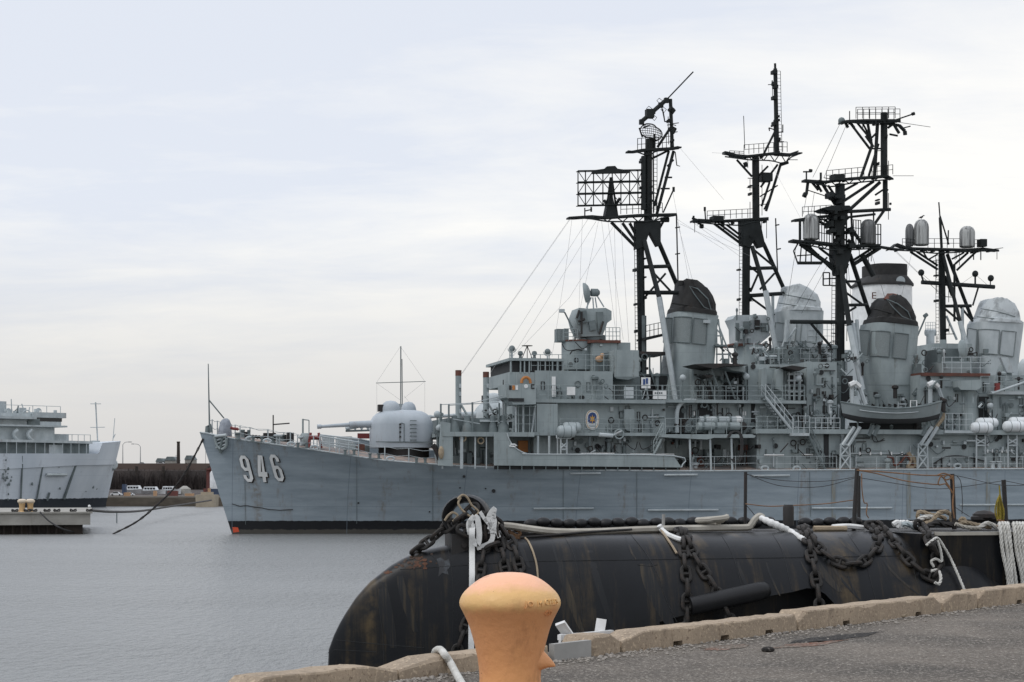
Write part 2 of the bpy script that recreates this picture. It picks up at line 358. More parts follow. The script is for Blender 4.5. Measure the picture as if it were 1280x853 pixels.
class Frame:
    """A thing's own axes: u along it, v across it (away from the quay), z up; pt() gives the local point seen at a photo position on plane v."""
    def __init__(s, name, O, ang, voff=0, uoff=0):
        s.d = Vector((math.cos(ang), math.sin(ang), 0)); s.n = Vector((-math.sin(ang), math.cos(ang), 0))
        s.O = Vector(O) + s.n * voff + s.d * uoff; s.root = empty(name, s.O, ang)
    def pt(s, px, py, v):
        a = (px - 640) / FPX
        u = (a * (s.O.y + v * s.n.y) - s.O.x - v * s.n.x) / (s.d.x - a * s.d.y)
        Y = s.O.y + u * s.d.y + v * s.n.y
        return Vector((u, v, EYE - (py - HZ) / FPX * Y))
    def world(s, p): return s.O + s.d * p[0] + s.n * p[1] + Vector((0, 0, p[2]))
    def pbox(s, mb, x0, y0, x1, y1, v0, v1):
        a, b = s.pt(x0, y1, v0), s.pt(x1, y0, v0); return mb.box(a, (b.x, v1, b.z))
    def box(s, name, m, x0, y0, x1, y1, v0, v1, parent=None):
        return s.pbox(MB(), x0, y0, x1, y1, v0, v1).build(name, m, parent or s.root)
    def poly(s, name, m, out, v0, v1, parent=None):
        q = [s.pt(x, y, v0) for x, y in out]; return MB().prism([(p.x, p.z) for p in q], v0, v1).build(name, m, parent or s.root)
    def tubes(s, mb, segs, v=0, r=.1, n=6):
        """segs of (x0,y0,x1,y1[,r[,v0,v1]]) in photo positions"""
        for g in segs:
            rr = g[4] if len(g) > 4 and g[4] else r; va, vb = (g[5], g[6]) if len(g) > 6 else (v, v)
            mb.tube(s.pt(g[0], g[1], va), s.pt(g[2], g[3], vb), rr, n)
        return mb
    def rail(s, x0, y0, x1, y1, v, h=1.05, n=None, parent=None, m='grey', r=.028, wires=3, v1=None, name='railing'):
        a, b = s.pt(x0, y0, v), s.pt(x1, y1, v if v1 is None else v1); mb = MB()
        n = n or max(2, round((b - a).length / 1.5))
        for i in range(n + 1):
            p = a.lerp(b, i / n); mb.tube(p, p + Vector((0, 0, h)), r, 5)
        for k in range(1, wires + 1):
            z = Vector((0, 0, h * k / wires)); mb.tube(a + z, b + z, r * .8, 5)
        return mb.build(name, m, parent or s.root)
    def ladder(s, x0, y0, x1, y1, v, w=.4, parent=None, m='grey', r=.025, v1=None):
        a, b = s.pt(x0, y0, v), s.pt(x1, y1, v if v1 is None else v1); mb = MB(); sx = Vector((w / 2, 0, 0))
        mb.tube(a - sx, b - sx, r, 5); mb.tube(a + sx, b + sx, r, 5)
        n = max(2, int((b - a).length / .3))
        for i in range(n + 1): p = a.lerp(b, i / n); mb.tube(p - sx, p + sx, r * .7, 5)
        return mb.build('ladder', m, parent or s.root)

# ================================================================== setting: water
WATER = MB().add([(-2500, -60, 0), (2500, -60, 0), (2500, 6000, 0), (-2500, 6000, 0)], [(0, 1, 2, 3)]).build('water', 'water', smooth=False, fix=False)
tag(WATER, 'calm grey harbour water with fine ripples', None, None, 'structure')

# ================================================================== destroyers
ANG = R(12)
_O1 = Pz(290, 668, 0)
S1 = Frame('destroyer', _O1, ANG)
tag(S1.root, 'long grey destroyer with white 946 on its bow, moored beyond the black submarine', 'warship', 'grey warships moored side by side')
S2 = Frame('destroyer', _O1, ANG, 14.8, 13.0)
tag(S2.root, 'second destroyer hidden behind the 946 one, showing bleached funnel tops and two dark masts', 'warship', 'grey warships moored side by side')

XS = [0, 2.5, 5, 8, 12, 17, 22, 28, 35, 44, 62, 82, 97, 112]
BD = [.12, 1.5, 2.5, 3.4, 4.4, 5.3, 5.9, 6.35, 6.65, 6.8, 6.8, 6.5, 5.9, 5.0]
BW = [.06, .35, .75, 1.3, 2.1, 3.1, 4.0, 4.9, 5.8, 6.45, 6.65, 6.2, 5.2, 4.0]
def stem(z): return -2.35 * max(-.2, z / 7.5) ** 1.0 if z > 0 else -z * .35
DE_PX = [(254, 541), (281, 547), (306, 551), (362, 558.5), (420, 567), (448, 571.5), (484, 576.5), (540, 580.8), (580, 583), (616, 584.5), (700, 587.5), (800, 589), (860, 589.5), (1040, 588), (1280, 586.5), (1330, 586.5)]
du, dz = [], []
for px_, py_ in DE_PX:
    v = 0.
    for _ in range(8):
        p = S1.pt(px_, py_, v); v = -float(np.interp(p.x - stem(p.z), XS, BD))
    du.append(p.x); dz.append(p.z)
dz[-1] = dz[-2]
def zdeck(u): return float(np.interp(u, du + [112], dz + [dz[-1] + .3]))
def halfb(u, z):
    ue = u - stem(z); t = min(1, max(0, z / zdeck(u)))
    return float(np.interp(ue, XS, BW) * (1 - t ** 1.7) + np.interp(ue, XS, BD) * t ** 1.7)
def on_hull(F, px, py, off=.02):
    v = -3.
    for _ in range(12):
        p = F.pt(px, py, v); v = -halfb(p.x, p.z) - off
    return F.pt(px, py, v)

def build_hull(F):
    us = [0, .5, 1, 1.6, 2.4, 3.4, 5, 6.5, 8, 10, 12, 14.5, 17, 19.5, 22, 25, 28, 31, 35, 39, 44, 50, 56, 62, 70, 80, 88, 97, 105, 112]
    nz = 13; rows = []
    for q in us:
        zt = zdeck(q - 2); row = []
        for k in range(nz):
            z = -1.0 + (zt + 1.0) * k / (nz - 1); u = q + stem(z) * (1 - min(1, q / 60))
            if k == nz - 1: z = zdeck(u)
            ue = q; t = min(1, max(0, z / max(zt, .1)))
            b = float(np.interp(ue, XS, BW) * (1 - t ** 1.7) + np.interp(ue, XS, BD) * t ** 1.7)
            row.append((u, b, z))
        rows.append([(u, -b, z) for u, b, z in row] + [(u, b, z) for u, b, z in reversed(row)])
    mb = MB().loft(rows, closed=False, caps=True)
    h = mb.build('hull', 'hull', F.root, ang=50)
    mb = MB(); n = 9; dr = []
    for r_ in rows:
        u, b, z = r_[nz - 1]; b = -b
        dr.append([(u, b * (-1 + 2 * k / (n - 1)) * .995, z + .004 + .58 * min(1, b / 4) * (1 - (-1 + 2 * k / (n - 1)) ** 2)) for k in range(n)])
    mb.loft(dr, closed=False, caps=False)
    mb.build('deck', 'deck', F.root)
    mb = MB()
    for sd in (-1, 1): mb.path([(r_[nz - 1][0], sd * (-r_[nz - 1][1] + .01), r_[nz - 1][2] + .02) for r_ in rows], .055, 6)
    mb.build('gunwale_strip', 'lgrey', F.root)
    return h
build_hull(S1); build_hull(S2)

# --- hull number: octagonal digits laid on the flared plating, black drop shadow behind
def digit_quads(ch):
    o = [(.28, 0), (.72, 0), (1, .14), (1, .44), (.72, .58), (.28, .58), (0, .44), (0, .14)]
    i = [(.40, .12), (.60, .12), (.68, .18), (.68, .40), (.60, .46), (.40, .46), (.32, .40), (.32, .18)]
    ring = [[o[k], o[(k + 1) % 8], i[(k + 1) % 8], i[k]] for k in range(8)]
    tail = [[(1, .44), (1, .86), (.68, .80), (.68, .52)], [(1, .86), (.72, 1), (.60, .88), (.68, .80)], [(.72, 1), (.28, 1), (.40, .88), (.60, .88)],
            [(.28, 1), (0, .86), (.32, .80), (.40, .88)], [(0, .86), (0, .74), (.32, .74), (.32, .80)]]
    if ch == '9': return ring + tail
    if ch == '6': return [[(1 - x, 1 - y) for x, y in q] for q in ring + tail]
    return [[(.26, 0), (.60, 0), (.34, .62), (0, .62)], [(0, .62), (.999, .62), (.999, .80), (0, .80)], [(.42, .80), (.76, .80), (.76, 1), (.42, 1)],
            [(.60, 0), (.76, 0), (.76, .62), (.48, .62)]]
def number(F, digits):
    for ch, TL, ax, ay in digits:
        for nm, mt, off, dx, dy in (('number_shadow', 'iron', .03, 1.9, 1.2), ('hull_number', 'white', .055, 0, 0)):
            mb = MB()
            for q in digit_quads(ch):
                def pp(s_, t_): return on_hull(F, TL[0] + ax[0] * s_ + ay[0] * t_ + dx, TL[1] + ax[1] * s_ + ay[1] * t_ + dy, off)
                mb.add([pp(*c) for c in q], [(0, 1, 2, 3)])
            mb.build(nm, mt, F.root, smooth=False)
number(S1, [('9', (297.8, 569.5), (11.4, .4), (8.6, 33)), ('4', (319, 569.2), (11.6, .6), (5.2, 33.3)), ('6', (335.2, 568.2), (11.4, .4), (9.8, 33.4))])

def strakes(F):
    for x0, x1, y in ((713, 751, 592), (667, 742, 636), (830, 872, 594), (810, 898, 638), (939, 987, 595), (1015, 1115, 635.5), (1200, 1300, 631.5)):
        mb = MB(); mb.path([on_hull(F, x0 + (x1 - x0) * k / 6, y - .4 * k / 6, .05) for k in range(7)], .075, 6); mb.build('rub_rail', 'lgrey', F.root)
    for x, y, r in ((617, 614, .14), (607, 611, .06), (448, 629, .07), (575, 610, .06), (537, 640, .06), (580, 596, .1)):
        p = on_hull(F, x, y, .01); MB().lathe([(r, -.03), (r, .02)], p, 10, 'y').build('hull_opening', 'dark', F.root)
    for x in (1042, 1136, 1235):                       # discharge stains that run down from the scuppers
        a = [on_hull(F, x - 2.2, 590, .012), on_hull(F, x + 2.2, 590, .012), on_hull(F, x + 2.6, 648, .012), on_hull(F, x - 2.6, 648, .012)]
        MB().add(a, [(0, 1, 2, 3)]).build('scupper_stain', stainm, F.root, smooth=False)
stainm = mat('scupper_run', (.20, .20, .175), .8, (.22, .275, .31), 2.2, (2, 2, .35), lo=.35, hi=.6)
strakes(S1)
p_ = [on_hull(S1, x, y, .015) for x, y in ((290.5, 659), (297.5, 659.5), (299, 665), (291.6, 666))]
MB().add(p_, [(0, 1, 2, 3)]).build('draught_mark', 'signal', S1.root, smooth=False)
for x0, y0, x1, y1 in ((446, 573, 446, 655), (541, 581, 541, 652), (306, 598, 307, 656), (704, 588, 704, 649), (796, 590, 796, 648), (1012, 590, 1013, 646)):
    MB().path([on_hull(S1, x0 + (x1 - x0) * k / 8, y0 + (y1 - y0) * k / 8, .004) for k in range(9)], .018, 4).build('weld_seam', 'greyd', S1.root)
MB().path([on_hull(S1, x, y, .02) for x, y in ((290, 630), (300, 633), (308, 632), (318, 634), (327, 635), (336, 637), (350, 638), (366, 637))], .03, 5).build('loose_cable', 'wired', S1.root)

# --- anchor on the bow
def anchor(F):
    q = lambda x, y, o: on_hull(F, x, y, o)
    a = MB(); a.tube(q(279, 544, .2), q(275.5, 560, .25), .11, 8)
    A = a.build('anchor', 'greyd', F.root)
    for pts in (((268, 546), (271, 557), (275.5, 561)), ((283, 548), (282.5, 558), (277, 562))):
        m = MB(); m.path(smooth_pts([q(x, y, .28) for x, y in pts], 4), .10, 8, radii=None); m.build('fluke', 'grey', A)
    m = MB(); m.tube(q(269, 545.5, .3), q(283, 544, .3), .11, 8); m.build('stock', 'lgrey', A)
    P_ = [q(x, y, .10) for x, y in ((266, 545), (284, 545.5), (283, 557), (276, 567), (269, 557))]; m = MB(); m.add(P_ + [p + Vector((0, .3, 0)) for p in P_], [(0, 1, 2, 3, 4)] + [(k, (k + 1) % 5, 5 + (k + 1) % 5, 5 + k) for k in range(5)]); m.build('bolster', 'greyd', F.root)
    for y in (548, 552.5, 557): MB().tube(q(270, y + 3, .2), q(282, y - 1.5, .2), .07, 6).build('bolster_rib', 'lgrey', F.root)
    MB().tube(q(274, 560, .25), q(276, 566, .2), .12, 6).build('anchor_crown', 'greyd', A)
anchor(S1)

# --- forecastle
def deck_z(u, v=0): return zdeck(u) + .58 * min(1, float(np.interp(u + 2, XS, BD)) / 4) * (1 - min(1, abs(v) / max(.5, np.interp(u + 2, XS, BD))) ** 2)
def dpt(F, px, v):
    p = F.pt(px, 570, v); return Vector((p.x, v, deck_z(p.x, v)))
def forecastle(F):
    r = F.root
    MB().tube(F.pt(262, 541, 0), F.pt(260.3, 455, 0), .07, 8, .035).build('jackstaff', 'greyd', r)
    MB().tube(F.pt(261, 500, 0), F.pt(280, 523, 0), .05, 6).build('staff_brace', 'greyd', r)
    MB().path([F.pt(258.5, 541, 0), F.pt(259, 534, 0), F.pt(262, 531, 0), F.pt(264, 541, 0)], .14, 8).build('bow_chock', 'greyd', r)
    # canvas-covered machine by the stem
    z0 = F.pt(281, 545, 0)
    prof = [(.42, 0), (.50, .3), (.46, .8), (.43, 1.15), (.36, 1.42), (.27, 1.62), (.12, 1.72), (.02, 1.74)]
    rw_ = random.Random(6); rows_ = [[(z0.x + (rr_ * (1 + .16 * math.sin(5 * t + h * 3) + rw_.uniform(-.06, .06))) * math.cos(t) + .10 * h - .08, rr_ * .8 * math.sin(t), z0.z - .45 + h) for t in np.linspace(0, 2 * math.pi, 19)[:-1]] for rr_, h in prof]
    MB().loft(rows_).build('covered_windlass', mat('canvas_cover', (.30, .325, .36), .9, (.19, .21, .24), 3), r, ang=60)
    m = MB(); m.path([F.pt(x, y, -.9) for x, y in ((288, 534.5), (291, 536), (297, 536.5), (298, 538))], .11, 6); m.build('red_nozzle', 'red', r)
    # handrails along both sides
    def chainrail(xs, h, sgn):
        m = MB(); prev = None
        for i, x in enumerate(xs):
            v = -1.
            for _ in range(6):
                p = F.pt(x, 570, v); v = -(halfb(p.x, zdeck(p.x)) - .15)
            p = Vector((p.x, v * sgn, zdeck(p.x))); m.tube(p, p + Vector((0, 0, h)), .045, 5)
            if prev is not None:
                for f in (.5, 1.):
                    a, b = prev + Vector((0, 0, h * f)), p + Vector((0, 0, h * f)); c = (a + b) / 2 - Vector((0, 0, .12)); m.path([a, c, b], .022, 4)
            prev = p
        m.build('lifeline', 'lgrey', r)
    chainrail([262, 266, 273, 291, 297, 317, 341, 363, 382, 396, 409, 420, 447, 481, 512, 545], 1.15, -1)
    chainrail([300, 335, 363, 392, 420, 448, 481, 511, 545], 1.05, 1)
    for x, v, w, h in ((297, -1.6, .35, .5), (303, 0, .3, .6), (311, -1.2, .2, .7), (341, -2.0, .35, .5), (352, 0, .5, .5)):
        p = dpt(F, x, v); m = MB(); m.lathe([(w * .7, 0), (w * .45, .12), (w * .4, h * .7), (w * .62, h * .78), (w * .62, h)], p, 12); m.build('capstan', 'greyd', r)
    for x, v in ((312, -2.4), (334, -3.3), (364, -4.0), (393, -4.6), (488, -5.6)):
        p = dpt(F, x, v); m = MB(); m.path([p + Vector((math.cos(t) * .27, 0, .15 + math.sin(t) * .14)) for t in np.linspace(0, 2 * math.pi, 13)[:-1]], .07, 6, closed=True); m.build('closed_chock', 'lgrey', r)
    for x, v in ((322, -2.6), (378, -3.9), (437, -4.9), (468, -5.4), (526, -5.8)):
        p = dpt(F, x, v); m = MB()
        for dx in (-.32, .32): m.lathe([(.10, 0), (.10, .30), (.14, .33), (.14, .40)], p + Vector((dx, 0, 0)), 10)
        m.box(p + Vector((-.5, -.2, -.02)), p + Vector((.5, .2, .05))); m.build('mooring_bitts', 'greyd', r)
    # dark gear and hatch boxes
    for x0, x1, y0, y1, v in ((330, 345, 546, 551, 0), (359.5, 367.5, 541, 551.5, -.6), (338, 358, 546, 550, 1), (303, 310, 541, 547, .6)):
        a = dpt(F, x0, v); b = dpt(F, x1, v); h = max(.5, F.pt(x0, y0, v).z - a.z)
        MB().box((a.x, v, a.z - .2), (b.x, v + .9, a.z + h)).build('deck_locker', 'iron', r)
    m = MB(); m.path([dpt(F, x, -.5) + Vector((0, 0, .14 + .04 * (i % 2))) for i, x in enumerate(range(306, 345, 2))], .13, 6); m.build('anchor_cable', 'iron', r)
    m = MB(); p = dpt(F, 341.5, -1); m.tube(p, p + Vector((0, 0, 1.9)), .05, 6); m.tube(p + Vector((0, 0, 1.2)), p + Vector((1.2, 0, 1.3)), .05, 6); m.build('davit_post', 'iron', r)
    for x in (346, 349, 376):
        p = dpt(F, x, -2.2); m = MB(); m.lathe([(.09, 0), (.07, .5), (.24, .56), (.24, .66), (.05, .7)], p, 10); m.build('deck_ventilator', 'lgrey', r)
    # winch head with post, red reel stand, breakwater frames
    p = dpt(F, 382, -1.5); m = MB(); m.lathe([(.4, 0), (.4, .7), (.3, .85)], p, 10); m.tube(p + Vector((-.2, 0, .6)), p + Vector((-.2, 0, 1.9)), .07, 6); m.tube(p + Vector((.25, 0, .6)), p + Vector((.25, 0, 1.8)), .04, 6)
    m.tube(p + Vector((-.2, 0, 1.85)), p + Vector((.25, 0, 1.8)), .04, 6); m.build('winch', 'grey', r)
    p = dpt(F, 393.5, -2.6); m = MB()
    for s_ in (-.36, .36): m.tube(p + Vector((s_ * 1.3, -.2, 0)), p + Vector((s_ * .8, 0, 1.1)), .09, 5); m.tube(p + Vector((s_ * 1.3, .4, 0)), p + Vector((s_ * .8, .2, 1.1)), .09, 5)
    m.lathe([(.16, -.4), (.16, .4)], p + Vector((0, 0, .75)), 12, 'x'); m.lathe([(.24, -.42), (.24, -.38)], p + Vector((0, 0, .75)), 14, 'x'); m.lathe([(.24, .38), (.24, .42)], p + Vector((0, 0, .75)), 14, 'x')
    m.build('red_hose_reel', 'red', r)
    for v in (-2.9, -4.2):
        m = MB()
        for x in range(400, 452, 12):
            p = dpt(F, x, v); m.tube(p, p + Vector((0, 0, 1.05)), .05, 5)
        a, b = dpt(F, 400, v), dpt(F, 449, v)
        m.tube(a + Vector((0, 0, 1.05)), b + Vector((0, 0, 1.05)), .06, 5); m.tube(a + Vector((0, 0, .55)), b + Vector((0, 0, .55)), .04, 5); m.build('guard_frame', 'lgrey', r)
    for x0, x1, v, h, mm_ in ((404, 418, 0, .75, 'lgrey'), (423, 440, .6, .9, 'pale'), (446, 462, 1.5, .5, 'greyd'), (448, 456, -.8, .5, 'rust'), (438, 444, -1.2, .5, 'grey')):
        a, b = dpt(F, x0, v), dpt(F, x1, v); MB().box((a.x, v, a.z - .3), (b.x, v + 1.1, a.z + h)).build('deck_hatch', mm_, r)
    p = dpt(F, 447, 2.2); q = dpt(F, 463, 2.2); MB().box((p.x, 2.2, p.z + 1.15), (q.x, 2.3, p.z + 1.55)).build('red_banner', 'red', r)
forecastle(S1)

# --- gun mount with rounded shield, twin domes and barrel
def gun_mount(F, x0, x1, ytop, ybase, mtl='turret', detail=True, v=0):
    a, b = F.pt(x0, ybase, v), F.pt(x1, ybase, v); L_ = b.x - a.x; c = (a.x + b.x) / 2; H = F.pt(x0, ytop, v).z - a.z
    T = MB(); rows = []; nn = 36
    hs = [(0, 1), (.10, 1.0), (.60, 1.0), (.66, .985), (.74, .955), (.82, .90), (.90, .80), (.96, .66), (.99, .47), (1.0, .2)]
    for f, k in hs:
        row = []
        for i in range(nn):
            t = 2 * math.pi * i / nn; e_ = .5
            cu, sv = math.cos(t), math.sin(t)
            row.append((c + L_ / 2 * k * math.copysign(abs(cu) ** e_, cu), v + 2.05 * k * math.copysign(abs(sv) ** e_, sv), a.z + H * f))
        rows.append(row)
    T.loft(rows); t = T.build('gun_mount', mtl, F.root, ang=60)
    MB().lathe([(1.9, -1.4), (1.9, .02)], (c + .2, v, a.z), 28).build('mount_base', 'iron', t)
    MB().box((c - L_ * .48, v - 2.09, a.z + H * .13), (c + L_ * .50, v - 2.05, a.z + H * .155)).build('shield_rail', 'greyd', t)
    if not detail: return t
    for dx, vv, sc_ in ((-L_ * .19, -.55, 1.0), (L_ * .17, 1.3, .8)):
        d = MB(); d.lathe([(.72 * sc_, -1.0), (.72 * sc_, .45), (.69 * sc_, .62), (.58 * sc_, .85), (.36 * sc_, 1.02), (.02, 1.08)], (c + dx, v + vv, a.z + H * .86), 20); d.build('sight_dome', mtl, t)
    d = MB(); d.box((c - L_ * .19 - .95, v - .55 - .3, a.z + H * .95), (c - L_ * .19 - .6, v - .2, a.z + H * 1.13)); d.build('sight_hood', 'iron', t)
    br = MB(); y = a.z + H * .63
    br.tube((c - L_ * .42, v, y), (c - L_ / 2 - 1.6, v, y - .07), .28, 14, .24); br.tube((c - L_ / 2 - 1.6, v, y - .07), (c - L_ / 2 - 3.7, v, y - .22), .16, 14, .115)
    br.tube((c - L_ / 2 - 3.7, v, y - .22), (c - L_ / 2 - 4.0, v, y - .23), .17, 14, .17); br.build('gun_barrel', mtl, t)
    # door outline, ladder rungs and hinges on the flank
    q = lambda s_, h: (c + L_ * s_, v - 2.07, a.z + H * h)
    m = MB(); m.path([q(.07 - .16, .15), q(.07 - .16, .62), q(.07 - .13, .64), q(.07 - .09, .62), q(.07 - .09, .15)], .03, 5)
    m.build('shield_door', 'greyd', t)
    for h in (.26, .38, .50, .58):
        MB().box(q(-.10, h), (q(-.10, h)[0] + .14, v - 2.12, q(0, h)[2] + .12)).build('hinge', 'iron', t)
    for i in range(6):
        p = q(.13, .2 + .1 * i); m = MB(); m.path([(p[0] - .22, p[1] + .02, p[2]), (p[0] - .22, p[1] - .1, p[2]), (p[0] + .22, p[1] - .1, p[2]), (p[0] + .22, p[1] + .02, p[2])], .035, 5); m.build('rung', 'greyd', t)
    return t
gun_mount(S1, 463.5, 539, 512.5, 560)
gun_mount(S2, 594, 662, 501, 548, 'pale')
bm_ = MB().tube(S2.pt(432, 536, -3), S2.pt(470, 529, -3), .16, 8).build('crane_boom', 'pale', S2.root)
MB().tube(S2.pt(432, 539, -3), S2.pt(470, 538, -3), .08, 6).build('lower_chord', 'greyd', bm_)
for k in range(4): MB().path([S2.pt(436 + 8 * k + 4 * (1 - math.cos(t)), 537.5 - 4 * math.sin(t), -3) for t in np.linspace(0, math.pi, 7)], .07, 5).build('boom_arch', 'pale', bm_)

# --- funnels
def funnel(F, left, right, caps, cap_mat, body, panels, hw=2.3, top_band=None, base=None):
    """left/right: matching (x,y) lists from base to top at v=0; rounded plan; caps: outline of the raked hood"""
    rows = []; nn = 40
    for (xa, ya), (xb, yb) in zip(left, right):
        A, B = F.pt(xa + 3, ya, 0), F.pt(xb - 3, yb, 0); row = []; cx, rx = (A.x + B.x) / 2, (B.x - A.x) / 2
        for i in range(nn):
            t = 2 * math.pi * i / nn; cu, sv = math.cos(t), math.sin(t)
            uu = cx + rx * math.copysign(abs(cu) ** .52, cu); row.append((uu, hw * math.copysign(abs(sv) ** .52, sv), A.z + (B.z - A.z) * (uu - A.x) / (B.x - A.x)))
        rows.append(row)
    f = MB().loft(rows).build('funnel', body, F.root, ang=50)
    if caps:
        cm = MB(); rows = []; jr = random.Random(len(caps) + int(caps[0][0])); jk = 1 if body == 'grey' else .35
        for i, (xa, ya, xb, yb, k) in enumerate(caps):
            A, B = F.pt(xa + .07 * (xb - xa), ya, 0), F.pt(xb - .10 * (xb - xa), yb, 0); row = []; cx, rx = (A.x + B.x) / 2, (B.x - A.x) / 2
            for j in range(nn):
                t = 2 * math.pi * j / nn; cu, sv = math.cos(t), math.sin(t)
                uu = cx + rx * math.copysign(abs(cu) ** .5, cu); row.append((uu + jr.uniform(-.05, .05) * (i > 1) * jk, hw * k * math.copysign(abs(sv) ** .5, sv) + jr.uniform(-.06, .06) * (i > 1) * jk, A.z + (B.z - A.z) * (uu - A.x) / (B.x - A.x) + jr.uniform(-.12, .12) * (i > 1) * jk))
            rows.append(row)
        c = cm.loft(rows).build('funnel_cap', cap_mat, f, ang=18)
    for out in panels:
        q = [F.pt(x, y, -hw) for x, y in out]; cx = sum(p.x for p in q) / len(q); cz = sum(p.z for p in q) / len(q)
        # sit the grille on the rounded casing: follow the plan curve
        A, B = F.pt(*left[-2], 0), F.pt(*right[-2], 0)
        def onf(p):
            A_ = None
            for (xa, ya), (xb, yb), (xc, yc), (xd, yd) in zip(left, right, left[1:], right[1:]):
                z0, z1 = F.pt(xa, ya, 0).z, F.pt(xc, yc, 0).z
                if z0 <= p.z <= z1 or (xc, yc) == left[-1]:
                    k = min(1, max(0, (p.z - z0) / (z1 - z0))); ua = F.pt(xa + 3, ya, 0).x * (1 - k) + F.pt(xc + 3, yc, 0).x * k; ub = F.pt(xb - 3, yb, 0).x * (1 - k) + F.pt(xd - 3, yd, 0).x * k; break
            s_ = min(.985, abs((p.x - (ua + ub) / 2) / ((ub - ua) / 2))); return Vector((p.x, -hw * (1 - s_ ** (1 / .26)) ** .26 - .03, p.z))
        def strip(q4, off):
            n_ = 6; vs_ = []; fs = []
            for i in range(n_ + 1):
                tp = q4[0].lerp(q4[1], i / n_); bt = q4[3].lerp(q4[2], i / n_); tp, bt = onf(tp), onf(bt)
                vs_ += [tp + Vector((0, -off, 0)), bt + Vector((0, -off, 0)), tp + Vector((0, .1, 0)), bt + Vector((0, .1, 0))]
            for i in range(n_):
                a0, b0 = 4 * i, 4 * i + 4
                fs += [(a0, a0 + 1, b0 + 1, b0), (a0, b0, b0 + 2, a0 + 2), (a0 + 1, a0 + 3, b0 + 3, b0 + 1)]
            fs += [(0, 2, 3, 1), (4 * n_, 4 * n_ + 1, 4 * n_ + 3, 4 * n_ + 2)]
            return MB().add(vs_, fs)
        g = strip(q, .03).build('intake_grille', 'mesh' if body == 'grey' else 'pale', f, ang=60)
        edge = []
        for a, b in zip(q, q[1:] + q[:1]): edge += [a.lerp(b, k / 5) for k in range(5)]
        MB().path([onf(e_) + Vector((0, -.05, 0)) for e_ in edge], .045, 5, closed=True).build('grille_frame', 'greyd' if body == 'grey' else 'mesh', g)
    return f
f1 = funnel(S1, [(812, 512), (821, 487), (829, 458), (832, 431), (835, 396), (836, 391.5)], [(888, 512), (888.5, 487), (890, 454), (892, 430), (894.5, 401), (895, 397.5)],
       [(835, 391.5, 896, 398, 1.04), (836.5, 386, 895.5, 393, 1.04), (839, 385, 894, 392, 0.975), (842, 374, 893, 384, 0.97), (844.5, 365, 889, 375, 0.96), (847, 358, 883, 366.5, 0.94), (848, 353.5, 875, 359.5, 0.91), (850, 352.3, 866, 355.5, 0.86)],
       'soot', 'grey', [[(836.5, 396), (846, 396), (844.5, 428), (834.5, 427)], [(848, 395), (864.5, 397), (862.5, 429), (846.5, 427)], [(867, 397.5), (884, 399.5), (882, 431), (865, 429)]])
f2 = funnel(S1, [(1087, 516), (1085, 500), (1079, 462), (1077, 443), (1079, 410), (1080, 405)], [(1135, 516), (1136.5, 500), (1139, 462), (1140.5, 443), (1143, 414), (1143.5, 411)],
       [(1082, 404.5, 1145, 411, 1.04), (1084, 398.5, 1144, 406, 1.04), (1088, 397.5, 1141, 404.5, 0.975), (1090.5, 390, 1140.5, 400, 0.97), (1092.5, 383, 1139, 394, 0.96), (1096, 377, 1134, 387, 0.94), (1101, 373.3, 1124.5, 379, 0.91), (1106, 371, 1116, 373.5, 0.86)],
       'soot', 'grey', [[(1081, 411), (1094.5, 412), (1091.5, 443.5), (1077.5, 441)], [(1096.5, 413), (1113, 415), (1111, 446.5), (1094, 444)], [(1118, 416), (1135.5, 418), (1132, 449), (1115, 447)]])
f3 = funnel(S2, [(975, 470), (973, 440), (970, 400), (969, 390)], [(1025, 470), (1025, 440), (1025.5, 400), (1026, 391)],
       [(969, 390, 1027, 391.5, 1.04), (971, 385, 1025.5, 388, 1.04), (973, 384, 1024, 387, 0.975), (976, 372, 1023.5, 381, 0.97), (979.5, 363, 1019, 372, 0.96), (982, 358.5, 1005, 363, 0.94), (985, 357.3, 995, 359.5, 0.91)],
       'bleach_cap', 'pale', [[(1002, 404), (1021, 405), (1020, 428), (1000, 427)], [(975, 402), (996, 403.5), (994, 427), (973, 426)]])
f4 = funnel(S2, [(1217, 500), (1214, 450), (1213, 410), (1214, 404)], [(1266, 500), (1268, 450), (1273, 415), (1274, 405)],
       [(1213.5, 404, 1275, 407, 1.04), (1217, 399, 1274, 404, 1.04), (1220, 398.5, 1271.5, 404, 0.975), (1223.5, 391, 1271, 401, 0.97), (1227, 383, 1269, 393, 0.96), (1231, 376.5, 1262, 383, 0.94), (1234, 374, 1252, 377.5, 0.91)],
       'bleach_cap', 'pale', [[(1217, 409), (1228.5, 411), (1227, 441), (1214.5, 439)], [(1230, 411), (1249, 413), (1247, 443.5), (1228.5, 441)], [(1252, 413.5), (1270, 415), (1266.5, 446), (1249, 443)]])
for f_, F_, hw_, lines in ((f1, S1, 2.2, (((840, 379), (866, 383), (893, 388)), ((868, 357), (880, 372), (884, 388)))), (f2, S1, 2.2, (((1092, 386), (1116, 392), (1139.5, 398)), ((1118, 376), (1130, 390), (1132, 404))))):
    for ln in lines:
        P_ = smooth_pts([Vector((x, y, 0)) for x, y in ln], 5); MB().path([F_.pt(p.x, p.y, -hw_ * .95) for p in P_], .07, 5).build('cap_rib', 'soot', f_)
for f_, F_, o_ in ((f1, S1, ((862, 358), (872, 361), (885, 374), (889, 388), (880, 384), (868, 368))), (f2, S1, ((1108, 374), (1122, 380), (1135, 390), (1139, 400), (1128, 396), (1116, 384)))):
    P_ = [F_.pt(x, y, -2.27) for i, (x, y) in enumerate(o_)]; MB().path(P_, .05, 5, closed=True).build('visor_rim', 'greyd', f_)
